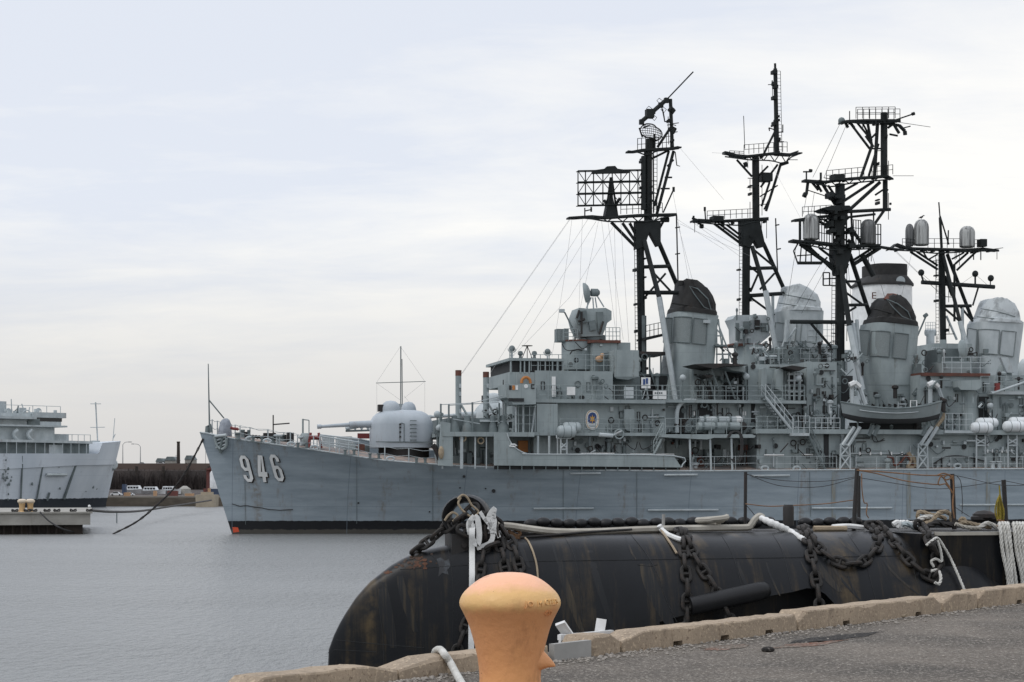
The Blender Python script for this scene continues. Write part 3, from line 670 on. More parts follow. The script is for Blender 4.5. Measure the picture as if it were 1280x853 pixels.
# rusty top rim of the after funnel
MB().path(smooth_pts([S1.pt(x, y, v) for x, y, v in ((1107, 371, -1), (1117, 371.5, -1.5), (1127, 377.5, -1.6), (1136, 387, -1.5))], 5), .17, 7, flat=(.75, .1)).build('cap_flap', 'rust', f2)
MB().tube(S1.pt(851, 357, -1.2), S1.pt(851, 351, -1.2), .22, 8).build('cap_pipe', 'soot', f1)
for k in range(7):
    x = 1090 + 7 * k; MB().tube(S1.pt(x, 507, -2.45), S1.pt(x + 3, 507, -2.45), .16, 6, .08).build('funnel_vent', 'iron', f2)
MB().path([S1.pt(1085 + 52 * k / 10, 481.5, -2.35) for k in range(11)], .03, 4).build('funnel_seam', 'greyd', f2)

# ------------------------------------------------------------------ superstructure of the 946 ship
B1 = lambda name, m, x0, y0, x1, y1, v0, v1, parent=None: S1.box(name, m, x0, y0, x1, y1, v0, v1, parent)
# main-deck house, open alcove and bulwark
house = B1('main_deckhouse', 'grey', 667, 545, 830, 592, -4.7, 4.7)
B1('forward_bulkhead', 'grey', 566, 545, 667, 592, -3.6, 3.6)
S1.poly('breakwater_screen', 'grey', [(551.5, 527), (563, 529), (563, 545.5), (566, 545.5), (566, 583), (548, 582)], -6.2, -5.9)
S1.poly('breakwater_screen', 'grey', [(551.5, 527), (563, 529), (563, 583), (548, 582)], 5.9, 6.2)
B1('forecastle_gun_deck', 'grey', 553, 540.5, 668, 545.5, -6.25, 6.25)
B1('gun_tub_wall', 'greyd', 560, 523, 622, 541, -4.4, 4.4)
for x, w in ((577, .13), (594, .07), (553, .07), (608, .05), (672.5, .09), (686.5, .09), (697, .06)): MB().tube(S1.pt(x, 545, -6.0), S1.pt(x, 586, -6.0), w, 6).build('deck_post', 'lgrey', S1.root)
S1.poly('bulwark', 'grey', [(617.5, 541), (633.5, 541.5), (637, 551), (643, 559), (651, 564.5), (658, 567), (668, 568), (842, 570), (852, 584.5), (617.5, 582)], -6.62, -6.55)
MB().path(smooth_pts([S1.pt(x, y, -6.64) for x, y in ((633.5, 541.5), (637, 551), (643, 559), (651, 564.5), (658, 567), (668, 568), (842, 570), (852, 584.5))], 4), .05, 6).build('bulwark_lip', 'lgrey', S1.root)
B1('scupper_gap_shade', 'dark', 618, 582.5, 850, 587, -6.35, -6.2)  # solid dark strip stands in for shade in the gap below the bulwark
for k in range(16): x = 622 + 15 * k; B1('bulwark_bracket', 'greyd', x, 582, x + .9, 588.5, -6.58, -6.4)
B1('alcove_float', 'orange', 648, 551, 660, 565.5, -3.85, -3.62)
MB().path([S1.pt(641 + 5 * math.cos(t), 557 + 1.6 * math.sin(t), -6.68) for t in (2.6, 1.2, 0, -1, -2.2)], .05, 5).build('white_lashing', 'white', S1.root)
for x, y in ((578.5, 548), (601, 551)):
    m = MB(); c = S1.pt(x, y, -5.9); m.path([c + Vector((.22 * math.cos(t), 0, .22 * math.sin(t))) for t in np.linspace(0, 6.28, 13)[:-1]], .06, 6, closed=True); m.build('hanging_ring', 'ropeb', S1.root)
for x in (565, 572, 585, 599, 607): B1('alcove_pipe', 'greyd', x, 548, x + 1.2, 583, -3.75, -3.6)
for x0, y0, x1, y1 in ((567, 570, 575, 582), (584, 566, 590, 582), (593, 572, 600, 582), (605, 562, 612, 582)): B1('alcove_locker', 'greyd', x0, y0, x1, y1, -4.3, -3.6)
# upper deck edges
B1('upper_deck', 'grey', 668, 541.5, 830, 544.5, -5.7, 5.7)
S1.poly('canopy_deck', 'grey', [(827, 543), (940, 543), (945, 545), (943, 547.5), (893, 547.5), (884, 549.5), (842, 547.5), (827, 546.5)], -6.5, 0)
B1('boat_deck', 'grey', 945, 538.5, 1330, 542, -6.2, 6.2)
B1('torpedo_recess_wall', 'grey', 830, 547, 946, 592, -3.4, 3.4)
B1('midship_house', 'grey', 946, 542, 1330, 592, -5.6, 5.6)
for x in (862, 887.5, 914): MB().tube(S1.pt(x, 546, -6.3), S1.pt(x + 1.5, 588.5, -6.3), .085, 6).build('deck_post', 'pale', S1.root)
for i, (x0, y0, x1, y1, mm_) in enumerate(((893, 561, 903, 583, 'greyd'), (870, 573, 880, 584, 'rust'), (859, 575, 866, 586, 'iron'), (925, 556, 935, 563, 'rust'), (895, 556, 901, 562, 'dark'), (881, 562, 886, 572, 'greyd'), (874, 570, 877, 577, 'red'), (864, 565, 867, 570, 'red'), (904, 562, 908, 572, 'pale'), (896, 572, 900, 577, 'white'))):
    B1('recess_fitting', mm_, x0, y0, x1, y1, -3.9, -3.4)
m = MB()
for k in range(3): m.path(smooth_pts([S1.pt(x + k * 1.3, y, -6.5) for x, y in ((909, 547), (913, 541), (920, 539.5), (925, 545), (926, 560), (924, 574), (919, 578), (914, 574))], 6), .05, 6)
m.build('hanging_hose', 'wired', S1.root)
# level above: house with the ship's crest
lv1 = B1('bridge_house', 'grey', 695, 501.5, 832, 542, -4.9, 4.9)
B1('bridge_house_wing', 'grey', 671, 505, 697, 543, -5.6, -2)
B1('bridge_house_front', 'grey', 645, 507, 697, 543, -3.2, 4.6)
B1('bridge_deck', 'grey', 668, 500.3, 832, 503.3, -5.6, 5.6)
S1.poly('midship_deckhouse', 'grey', [(830, 502), (1008, 502), (1008, 541), (830, 541)], -4.5, 4.5)
B1('midship_upper_deck', 'grey', 832, 501, 1008, 503.3, -5.4, 5.4)
lv2 = B1('pilothouse', 'grey', 669, 464.5, 766, 501, -4.4, 4.4)
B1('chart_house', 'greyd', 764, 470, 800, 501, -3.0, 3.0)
B1('shaded_casing', 'greyd', 796, 468, 838, 502, -1.4, 1.4)  # shade between cabinet and funnel is put into the darker grey
B1('casing_roof', 'iron', 797, 440, 834, 443, -1.8, 1.8)
for x in (799, 812, 826): MB().tube(S1.pt(x, 443, -1.6), S1.pt(x, 468, -1.6), .07, 5).build('casing_post', 'greyd', S1.root)
MB().tube(S1.pt(812, 461, -1.6), S1.pt(826, 500, -2.2), .08, 5).build('casing_ladder_rail', 'greyd', S1.root)
# bridge wing and open bridge above
S1.poly('bridge_wing', 'grey', [(631.5, 480.5), (670, 480.5), (670, 505.5), (641, 506), (639, 499.5), (632.5, 497)], -6.3, -3.6)
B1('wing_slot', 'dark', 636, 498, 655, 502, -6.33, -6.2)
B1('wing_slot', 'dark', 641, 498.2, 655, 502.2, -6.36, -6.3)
B1('open_bridge', 'grey', 637, 466, 706, 481, -4.3, 4.3)
B1('open_bridge_windows', 'dark', 641, 450.5, 702, 465.5, -4.15, 4.15)
B1('open_bridge_roof', 'grey', 636.5, 448.5, 706, 451, -4.4, 4.4)
for x in (638, 650, 655, 661, 672, 681, 690, 696, 703): B1('window_post', 'grey', x, 450, x + 1.5, 467, -4.35, -4.15)
m = MB(); c = S1.pt(657.5, 475.5, -4.6); m.path([c + Vector((.33 * math.cos(t), 0, -.15 + .36 * math.sin(t))) for t in np.linspace(-.2, 3.34, 12)], .11, 8); m.build('life_ring', 'orange', S1.root)
for x, mm_ in ((636.5, 'iron'), (640.5, 'orange'), (644.5, 'white')): B1('pennant_plate', mm_, x, 482, x + 3, 487.5, -6.34, -6.3)
m = MB(); c = S1.pt(657.5, 483, -6.33); m.lathe([(.15, -.02), (.15, .02)], c, 12, 'y'); m.build('wing_disc', 'white', S1.root)
MB().path([S1.pt(x, y, -6.35) for x, y in ((668, 481), (664.5, 481), (664.5, 485.5), (668, 485.5))], .05, 5).build('wing_bracket', 'iron', S1.root)
for x0, y0, x1, y1 in ((645, 506, 645, 541), (669, 507, 664.5, 543), (654, 506, 654, 541)): MB().tube(S1.pt(x0, y0, -5.7), S1.pt(x1, y1, -5.7), .07, 6).build('wing_strut', 'lgrey', S1.root)
S1.rail(641, 541, 669, 541, -5.9, 1.9, 4)
for x, y in ((640, 436), (684.5, 440)):
    L_ = MB(); c = S1.pt(x, y, -3.6); L_.ball(c, .24, 12); sl_ = L_.build('searchlight', 'greyd', S1.root)
    m = MB(); m.path([c + Vector((.3 * math.cos(t), 0, .3 * math.sin(t))) for t in np.linspace(math.pi, 2 * math.pi, 9)], .035, 5); m.tube(c - Vector((0, 0, .3)), S1.pt(x, 450, -3.6), .08, 6); m.build('yoke', 'lgrey', sl_)
m = MB(); c = S1.pt(659, 432.5, -2); m.lathe([(.02, -.06), (.4, -.02), (.42, .02), (.02, .05)], c, 16); bb = S1.pt(659, 449, -2)
for dx in (-.45, 0, .45): m.tube(c, bb + Vector((dx, dx * .4, 0)), .03, 5)
m.build('table_antenna', 'iron', S1.root)
for x in (650.5, 668): m = MB(); m.lathe([(.16, 0), (.1, .3), (.22, .42), (.16, .62), (.05, .66)], S1.pt(x, 450, -3), 10); m.build('pelorus', 'greyd', S1.root)
S1.rail(637, 449, 640, 449, -4.2, .8, 2); S1.rail(664, 463.8, 766, 463.8, -4.3, 1.2, 9)
S1.rail(671, 500.5, 836, 500.5, -5.5, 1.1, 12); S1.rail(836, 501, 1006, 501, -5.3, 1.1, 12)
S1.rail(832, 542.8, 946, 542.8, -6.3, 1.15, 6, wires=2); S1.rail(700, 542, 832, 542, -5.6, 1.05, 9); S1.rail(946, 539, 985, 539, -6.0, 1.1, 3)
# director platform
m = MB(); c = S1.pt(723, 463, -.6); tub = m.lathe([(1.29, 0), (1.29, 2.2)], (c.x, -.6, c.z), 32).build('director_tub', 'grey', S1.root, ang=50)
m = MB(); ct = S1.pt(723, 427, -.6); m.lathe([(1.34, 0), (1.34, .12)], (ct.x, -.6, ct.z - .06), 32).build('tub_rim', 'rust', tub)
MB().path([S1.pt(710 + dx, y, -1.93) for dx, y in ((2, 444), (5, 439), (12, 437), (18, 438))], .05, 5).build('tub_hose', 'iron', tub)
B1('director_house', 'grey', 741, 428, 771, 465, -2.6, 2.6); B1('director_house_deck', 'rust', 738, 425.5, 776, 428.5, -2.8, 2.8)
B1('director_rack', 'greyd', 744, 445, 756, 464, -3.0, -2.6)
m = MB(); c = S1.pt(749.5, 449, -3.1); m.ball(c, .28, 8, (1.2, .5, .9)); m.ball(c + Vector((.2, 0, .25)), .2, 8); m.build('orange_float', 'farorange', S1.root)
B1('equipment_cabinet', 'grey', 768, 438, 798.5, 471, -4.4, -1.5)
S1.poly('cabinet_skirt', 'greyd', [(767.5, 471), (799, 471), (785, 475), (771, 473.5)], -4.4, -1.5)
B1('cabinet_upper', 'grey', 770, 428.5, 788, 438.2, -2.2, .8)
dirt = S1.poly('gun_director', 'grey', [(719, 398), (724, 385), (736, 386), (757, 385), (764.5, 389), (764.5, 400), (759, 404), (757, 411), (753, 420), (728, 421), (722, 410)], -1.6, .7)
for out, v0, v1 in (([(723, 389), (733, 388), (735, 402), (724, 405)], -1.9, -1.6), ([(746, 390), (754, 390), (753, 414), (748, 416)], -1.8, -1.6), ([(736, 402), (744, 400), (745, 412), (738, 414)], -1.8, -1.6)):
    q = [S1.pt(x, y, v0) for x, y in out]; MB().prism([(p.x, p.z) for p in q], v0, v1).build('director_casing', 'greyd', dirt)
m = MB(); c = S1.pt(740, 427, -.5); m.lathe([(1.05, 0), (1.05, .45), (.8, .5), (.8, .9)], c, 24).build('director_base', 'greyd', dirt)
for g_ in [(721, 398, 724, 388), (723, 402, 731, 399), (727, 390, 727, 418), (754, 402, 749, 418)]: S1.tubes(MB(), [g_], -1.95, .09).build('director_handrail', 'iron', dirt)
ds = MB(); c = S1.pt(735.5, 365.5, -.6); rows = []
for r_, h in ((.72, .30), (.66, .12), (.45, -.05), (.15, -.14), (.02, -.15)): rows.append((r_, h))
ds.lathe(rows, (0, 0, 0), 28, 'x'); ds_o = ds.build('radar_dish', 'grey', dirt); ds_o.location = c; ds_o.rotation_euler = (0, R(8), R(158)); ds_o.scale = (1, 1, 1.08)
m = MB(); m.lathe([(.1, -.3), (.3, -.25), (.3, .25), (.15, .4)], S1.pt(743, 366, -.5), 14, 'x'); m.build('dish_drive', 'greyd', dirt)
S1.tubes(MB(), [(739, 372, 733, 385), (744, 372, 746, 385), (747, 371, 755, 384), (741, 372, 742, 386), (735, 376, 734, 386)], -.5, .06).build('dish_mount', 'lgrey', dirt)
S1.rail(705, 426, 722, 426, -1.8, .9, 3); S1.rail(757, 425.5, 775, 425.5, -2.7, .95, 4)
sb = MB(); S1.pbox(sb, 696, 411.5, 711, 427.5, -1.2, -.4); sb_o = sb.build('searchlight_panel', 'greyd', S1.root)
for i in range(3): B1('lamp_cell', 'mesh', 697 + 4.6 * i, 413, 701 + 4.6 * i, 426, -1.25, -1.2, sb_o)
MB().path([S1.pt(x, y, -1.5) for x, y in ((719, 427), (718, 415), (706, 391), (701, 389))], .06, 6).build('lamp_arm', 'greyd', S1.root); B1('arm_lamp', 'lgrey', 700, 386.5, 706, 390.5, -1.7, -1.3)
# signs, lockers and crest
for x0, y0, x1, y1, v, mm_ in ((690, 471, 694.5, 496, -4.5, 'white'), (709, 484, 719, 494, -5.55, 'white'), (780.5, 484, 792, 498, -5.5, 'pale'), (816.5, 488, 833, 499, -5.5, 'white'), (802, 472, 813, 485.5, -5.5, 'white')):
    B1('notice_board', mm_, x0, y0, x1, y1, v, v + .12)
B1('notice_stripe', 'blue', 804, 474, 806.5, 481, -5.53, -5.5); B1('notice_stripe', 'blue', 807.5, 473, 810, 480, -5.53, -5.5)
for k in range(4): B1('sign_lines', 'greyd', 818.5 + 2.6 * k, 490.5, 820.2 + 2.6 * k, 492.5, -5.53, -5.5)
S1.tubes(MB(), [(803, 499, 807, 486), (811, 499, 808, 486)], -5.45, .04).build('board_trestle', 'lgrey', S1.root)
def crest():
    def ov(cx, cy, rx, ry, v0, v1, nm, mm_, par=None, n=28, e_=.8):
        o = []
        for k in range(n):
            t = 2 * math.pi * k / n; c_, s_ = math.cos(t), math.sin(t); o.append((cx + rx * math.copysign(abs(c_) ** e_, c_), cy + ry * math.copysign(abs(s_) ** e_, s_)))
        return S1.poly(nm, mm_, o, v0, v1, par)
    k = ov(740.5, 525, 8.4, 12.4, -4.99, -4.91, 'ship_crest', 'white')
    ov(740.5, 525, 7.5, 11.4, -5.01, -4.99, 'crest_border', 'gold', k); ov(740.5, 525, 6.9, 10.7, -5.03, -5.01, 'crest_field', 'white', k)
    S1.poly('crest_shield', 'blue', [(735, 523), (735.5, 519), (738, 516.5), (741, 515.7), (744, 517), (745.7, 520), (745.5, 527), (743, 529), (737, 529), (735, 527)], -5.05, -5.03, k)
    S1.poly('crest_star', 'gold', [(740.5, 518.5), (741.4, 522), (743.8, 520.5), (742.2, 524), (743.8, 527.5), (741.4, 526), (740.5, 530), (739.6, 526), (737.2, 527.5), (738.8, 524), (737.2, 520.5), (739.6, 522)], -5.07, -5.05, k)
    S1.poly('crest_scroll', 'lgrey', [(736, 531.5), (745, 531.5), (744, 534), (737, 534)], -5.05, -5.03, k)
crest()
S1.poly('ventilation_trunk', 'grey', [(780.5, 512), (791.5, 511.5), (793, 514), (793, 536), (791, 540), (783, 538), (780.5, 532)], -5.4, -4.9)
m = MB(); m.tube(S1.pt(749, 543.5, -5.9), S1.pt(766, 545, -5.9), .16, 8); m.tube(S1.pt(766, 544.5, -5.9), S1.pt(777, 539, -5.9), .08, 8); m.build('boom_stub', 'pale', S1.root)
m = MB(); c = S1.pt(774, 543, -5.9); m.path([c + Vector((.34 * math.cos(t), 0, .34 * math.sin(t))) for t in np.linspace(0, 6.28, 15)[:-1]], .06, 6, closed=True); m.build('hand_wheel', 'grey', S1.root)
for x0, x1, y, v in ((726, 768, 567, -5.8), (787, 843, 568, -5.8)): MB().tube(S1.pt(x0, y, v), S1.pt(x1, y, v), .04, 5).build('white_spar', 'white', S1.root)
# antenna posts on the gun deck
for x, yt in ((573, 463), (607.5, 465)):
    m = MB(); m.tube(S1.pt(x, 541, -3.0), S1.pt(x, yt + 7, -3.0), .22, 10); po = m.build('antenna_post', 'grey', S1.root)
    MB().tube(S1.pt(x, yt + 7, -3.0), S1.pt(x, yt, -3.0), .23, 10).build('post_cap', 'rust', po)
    MB().tube(S1.pt(x + 1.5, 503, -3.0), S1.pt(x + 22 if x < 600 else x + 14, 538 if x < 600 else 524, -3.4), .09, 6).build('post_strut', 'grey', po)
    for yy in (480, 490, 512): B1('insulator', 'lgrey', x + 1, yy, x + 3.5, yy + 5, -3.3, -3.0, po)
for g_ in [(551, 505, 551, 541), (561, 506, 561, 541), (590.5, 503, 590.5, 540), (624, 504, 624, 527), (632, 504, 632, 527)]: S1.tubes(MB(), [g_], -5.0, .075).build('stanchion', 'greyd', S1.root)
S1.tubes(MB(), [(551, 506, 590, 504), (590, 504, 640, 492), (561, 507, 624, 503), (600, 527, 641, 527), (566, 524, 600, 530)], -5.0, .03).build('awning_wire', 'lgrey', S1.root)
for x, w in ((629, .5), (616, .35), (584, .45), (568, .4)):
    m = MB(); m.lathe([(w, 0), (w * .8, .5), (w * .5, .8), (w * .55, 1.2), (w * .2, 1.3)], S1.pt(x, 541, -4.8), 12); m.build('deck_machine', 'greyd', S1.root)
m = MB(); m.lathe([(.14, 0), (.22, .3), (.2, .7), (.05, 1.0), (.03, 1.6)], S1.pt(629, 502, -3), 10); m.build('bell_lamp', 'iron', S1.root); MB().tube(S1.pt(629, 502, -3), S1.pt(629, 541, -3), .1, 6).build('lamp_post', 'pale', S1.root)
B1('small_platform', 'lgrey', 600, 525, 641, 527, -4.6, -3.6)
for x, y in ((546.5, 518), (549, 535)): m = MB(); m.ball(S1.pt(x, y, -5.6), .25, 10); m.build('deck_lamp', 'lgrey', S1.root); MB().tube(S1.pt(x, y, -5.6), S1.pt(x + 1, 580, -5.6), .06, 5).build('deck_lamp_post', 'greyd', S1.root)
MB().path(smooth_pts([S1.pt(x, y, -5.9) for x, y in ((541, 556), (545, 562), (549, 572), (552, 577))], 4), .2, 6).build('hose_bundle', 'iron', S1.root)
m = MB(); m.ball(S1.pt(551.5, 566, -6.3), .3, 10, (.7, .7, 1.6)); m.build('rope_fender', 'ropeb', S1.root)
# rafts carried by the ship are things of their own (see below); their stands are parts
def stand(x0, x1, ytop, ybot, v):
    m = MB(); S1.tubes(m, [(x0, ytop, x0, ybot), (x1, ytop, x1, ybot), (x0, ytop, x1, ytop), (x0, ytop + 6, x1, ytop + 12), (x1, ytop + 6, x0, ytop + 12), (x0, ytop + 14, x1, ytop + 14), (x0 - 5, ytop - 4, x0 - 5, ytop), (x1 + 5, ytop - 4, x1 + 5, ytop), (x0 - 5, ytop, x1 + 5, ytop)], v, .065, 5)
    S1.tubes(m, [(x0, ytop, x0, ybot), (x1, ytop, x1, ybot), (x0, ytop, x1, ytop)], v + .8, .05, 5); m.build('raft_stand', 'pale', S1.root)
stand(701, 708.5, 548, 569, -6.2); stand(1220.5, 1231.5, 543, 586, -5.95); stand(1260, 1271, 543, 586, -5.95)
# midship clutter: torpedo tubes, arch pipe, awnings, lockers
for y, x0, x1, e_, v in ((525.5, 874, 921, 'white', -5.2), (533, 872, 926, 'blue', -5.7)):
    m = MB(); m.tube(S1.pt(x0, y, v), S1.pt(x1, y, v), .30, 14); tt = m.build('torpedo_tube', 'lgrey' if y < 530 else 'grey', S1.root)
    m = MB(); m.lathe([(.33, -.1), (.33, .25), (.2, .42), (.02, .46)], S1.pt(x1, y, v), 14, 'x'); m.build('muzzle_cover', e_ if e_ == 'white' else 'iron', tt)
    for k in range(3):
        m = MB(); m.lathe([(.33, -.08), (.33, .08)], S1.pt(x0 + 6 + 16 * k, y, v), 14, 'x'); m.build('tube_band', 'greyd', tt)
B1('tube_mount', 'greyd', 893, 536, 906, 542, -5.9, -5.0)
MB().path(smooth_pts([S1.pt(x, y, -5.0) for x, y in ((846.5, 541), (846, 520), (848, 509), (854, 502.5), (861, 501), (870, 501.5))], 6), .16, 8).build('arched_pipe', 'pale', S1.root)
B1('doorway', 'dark', 849, 508, 855, 541, -4.55, -4.4)
S1.poly('awning', 'iron', [(868, 455.5), (886, 454.5), (908, 454.5), (935, 456), (930, 457.5), (906, 458), (893, 461), (880, 458.5)], -6.2, -3.0)
S1.poly('awning', 'grey', [(904, 458), (932, 457.5), (931, 465.5), (915, 463)], -5.0, -3.2)
S1.poly('awning', 'iron', [(980, 459), (990, 457), (1009, 459.5), (999, 464), (990, 461.5)], -6.0, -3.2)
S1.poly('small_awning', 'iron', [(879, 469), (892, 469), (889, 472.5), (884, 472)], -5.4, -3.6)
B1('funnel_casing', 'grey', 867, 459, 936, 502, -3.3, 3.3); B1('locker_block', 'grey', 935, 456, 988, 502, -4.2, 3.5)
for x0, y0, x1, y1 in ((906, 464, 919, 499), (888, 478, 894, 500), (889, 461, 898, 486)): MB().tube(S1.pt(x0, y0, -5.2), S1.pt(x1, y1, -5.2), .08, 6).build('awning_strut', 'greyd', S1.root)
S1.poly('tall_locker', 'grey', [(952, 461), (957, 459.5), (959, 462), (958, 489), (951, 487)], -4.9, -4.2); S1.poly('tall_locker', 'grey', [(971, 462), (976, 460.5), (979, 463), (978, 489), (970, 486)], -4.9, -4.2)
B1('gallery_recess', 'dark', 983, 466, 1004, 500, -4.0, -3.8); S1.rail(982, 501, 1005, 501, -4.9, 1.2, 4)
S1.tubes(MB(), [(984, 468, 1003, 468), (984, 476, 1003, 476), (986, 465, 986, 500), (993, 465, 993, 500), (1000, 465, 1000, 500), (984, 490, 1003, 490)], -4.4, .08).build('gallery_frame', 'lgrey', S1.root)
B1('after_house', 'grey', 1008, 453, 1046, 541, -4.6, 4.6); B1('dark_passage', 'dark', 1003.5, 497, 1008.5, 521, -4.7, -4.5)
for x, y in ((853.5, 472.5), (933, 471), (998, 473)):
    o = MB().ball(S1.pt(x, y, -5.4), .25, 12).build('deck_floodlight', 'lgrey', S1.root); MB().tube(S1.pt(x, y, -5.4), S1.pt(x, 501, -5.4), .04, 5).build('floodlight_post', 'greyd', o)
S1.poly('white_marker', 'pale', [(944.5, 507), (947, 519), (942, 519)], -4.6, -4.5)
for x in (867, 928, 931): B1('white_marker', 'white', x, 514.5, x + 1.7, 519.5, -4.56, -4.5)
# inclined ladders
def stair(x0, y0, x1, y1, v, w=.9, m_='lgrey'):
    a, b = S1.pt(x0, y0, v), S1.pt(x1, y1, v); mb = MB(); n = int((b - a).length / .27)
    for dv in (0, w):
        o = Vector((0, dv, 0)); mb.path([a + o, b + o], .1, 6); 
        for z in (.55, 1.0): mb.tube(a + o + Vector((0, 0, z)), b + o + Vector((0, 0, z)), .035, 5)
        for k in range(4): p = a.lerp(b, k / 3) + o; mb.tube(p, p + Vector((0, 0, 1.0)), .035, 5)
    s_ = mb.build('inclined_ladder', m_, S1.root); t = MB()
    for k in range(n + 1): p = a.lerp(b, k / n); t.box((p.x - .14, v, p.z - .025), (p.x + .14, v + w, p.z + .025))
    t.build('treads', 'greyd', s_)
stair(957, 497, 992, 541, -6.1); stair(1011, 545, 1031, 587, -6.3, .8, 'greyd'); stair(829, 545, 817, 569, -5.9, .6, 'grey')
B1('ladder_platform', 'lgrey', 990, 541.5, 1012, 545, -6.6, -5.6); S1.rail(991, 542, 1012, 542, -6.5, 1.3, 3, m='lgrey')
S1.rail(1012, 541, 1050, 541, -6.1, 1.1, 5, m='pale')
# boat deck: davits
def davit(x, xi, head):
    m = MB(); S1.tubes(m, [(x, 587, x + 1, 555), (x + 13, 587, x + 12, 555), (x + .5, 556, x + 12, 556), (x, 586, x + 12, 570), (x + 13, 586, x + 1, 570), (x + 1, 570, x + 12, 570), (x + .5, 570, x + 11.5, 557), (x + 12, 570, x + 1, 557)], -6.3, .075, 5)
    S1.tubes(m, [(x + 3, 557, x + 18, 534), (x + 10, 558, x + 25, 534)], -6.3, .15, 6); d = m.build('davit', 'lgrey', S1.root)
    m = MB(); m.path([S1.pt(px, py, -4.6) for px, py in ((head, 512), (head, 481), (head + 5, 478), (head + 8, 481), (head + 17, 506))], .17, 6); m.build('davit_head', 'pale', d)
    m = MB(); S1.tubes(m, [(head - 3, 482, head + 4, 478.5, .22), (head + 4, 478.5, head + 10, 484, .2)], -4.8); m.build('sheave', 'white', d)
davit(1050, 0, 1065); davit(1147, 0, 1163)
for x in (1092, 1152, 1085): S1.tubes(MB(), [(x, 545, x + 6, 532)], -6.1, .2).build('boat_chock', 'greyd', S1.root)
for x0, x1, y in ((1057, 1131, 567), (1230, 1268, 564)):
    sp_ = MB().tube(S1.pt(x0, y, -5.75), S1.pt(x1, y, -5.75), .05, 6).build('stowed_spar', 'pale', S1.root)
    for k in range(6): B1('spar_clip', 'white', x0 + 4 + (x1 - x0 - 8) * k / 5, y - 2, x0 + 5.5 + (x1 - x0 - 8) * k / 5, y + 2, -5.82, -5.7, sp_)
for x0, x1, y in ((955, 980, 569), (1002, 1016, 568.5)): MB().tube(S1.pt(x0, y, -5.75), S1.pt(x1, y, -5.75), .055, 6).build('stowed_spar', 'white', S1.root)
m = MB(); m.path(smooth_pts([S1.pt(x, y, -5.95) for x, y in ((1109, 571), (1116, 573), (1118, 582), (1126, 578), (1133, 570), (1140, 580), (1143, 586))], 5), .09, 6); m.build('red_fire_hose', 'rust', S1.root)
m = MB(); m.path(smooth_pts([S1.pt(x, y, -5.9) for x, y in ((1135, 566), (1139, 574), (1135, 584), (1144, 582), (1141, 570))], 5), .16, 6); m.build('rope_heap', 'ropeb', S1.root)
MB().path(smooth_pts([S1.pt(x, y, -5.75) for x, y in ((1167, 580), (1180, 572), (1195, 570), (1212, 572), (1232, 577))], 5), .05, 6).build('draped_hose', 'wired', S1.root)
for x, y in ((1197, 583), (956, 586), (996, 586.5)):
    m = MB(); p = S1.pt(x, y, -6.5); m.path([p + Vector((.27 * math.cos(t), 0, .17 * math.sin(t))) for t in np.linspace(0, 6.28, 13)[:-1]], .09, 6, closed=True); m.build('closed_chock', 'lgrey', S1.root)
for x in (1241, 1249): m = MB(); m.lathe([(.2, 0), (.16, .1), (.16, .55), (.24, .6), (.24, .7)], S1.pt(x, 588, -6.3), 12); m.build('mooring_bitt', 'lgrey', S1.root)
# right-hand houses
B1('after_deckhouse', 'grey', 1150, 470, 1242, 541, -4.1, 4.1); B1('after_deck_edge', 'rust', 1152, 467, 1238, 470, -4.3, 4.3); S1.rail(1178, 467, 1237, 467, -4.2, 1.25, 5, m='lgrey')
S1.poly('overhang_tub', 'grey', [(1198, 476), (1227, 475), (1227, 484), (1221, 488), (1201, 487.5), (1198, 484)], -5.2, -4.1)
m = MB(); c = S1.pt(1211, 541, -3.9); m.lathe([(.85, 0), (.75, 1.0), (.62, 2.6), (.8, 3.2)], c, 20).build('pedestal', 'grey', S1.root)
B1('director_cabin', 'greyd', 1179, 436, 1199, 467, -2.5, 1); B1('director_step', 'grey', 1180, 452, 1214, 467, -3.2, -1)
dd = MB(); dd.lathe([(.75, .25), (.66, .08), (.4, -.06), (.02, -.12)], (0, 0, 0), 26, 'y'); dd_o = dd.build('radar_dish', 'grey', S1.root); dd_o.location = S1.pt(1206, 436, -3.2); dd_o.rotation_euler = (R(-6), 0, R(28)); dd_o.scale = (.78, .8, 1.0)
B1('side_house', 'grey', 1241, 493, 1330, 541, -4.4, 4.4); B1('side_house_deck', 'lgrey', 1239, 490, 1330, 493, -4.8, 4.8); MB().tube(S1.pt(1240, 492, -5), S1.pt(1284, 477, -5), .09, 6).build('boom', 'pale', S1.root)
S1.rail(1226, 490, 1300, 490, -4.6, 1.2, 7)
B1('side_platform', 'lgrey', 1181, 538.5, 1220, 541.5, -6.4, -4.2); S1.rail(1182, 538.5, 1216, 538.5, -6.3, 1.3, 4, m='lgrey')
m = MB(); m.ball(S1.pt(1237.5, 507, -4.9), .25, 12); m.tube(S1.pt(1237.5, 507, -4.9), S1.pt(1237.5, 541, -4.9), .06, 6); m.build('deck_floodlight', 'pale', S1.root)
S1.poly('raked_panel', 'pale', [(1251, 447), (1260, 447), (1269, 466), (1259, 466)], -3.0, -2.6); m = MB(); m.lathe([(.75, 0), (.6, .7), (.35, 1.3)], S1.pt(1255, 476, -2), 14); m.build('panel_pedestal', 'grey', S1.root)
B1('red_bracket', 'red', 1245, 479, 1250, 489, -4.7, -4.4); B1('mast_house', 'greyd', 1143, 455, 1152, 520, -2.5, 2.5)
m = MB(); m.lathe([(.9, 0), (.9, .9), (.6, 1.3), (.1, 1.5)], S1.pt(1287, 470, -3), 16); m.build('tub_cover', 'pale', S1.root)
m = MB(); m.path(smooth_pts([S1.pt(x, y, -6) for x, y in ((1167, 540), (1172, 532), (1178, 524), (1181, 517))], 4), .14, 6); m.build('rope_heap', 'ropeb', S1.root)

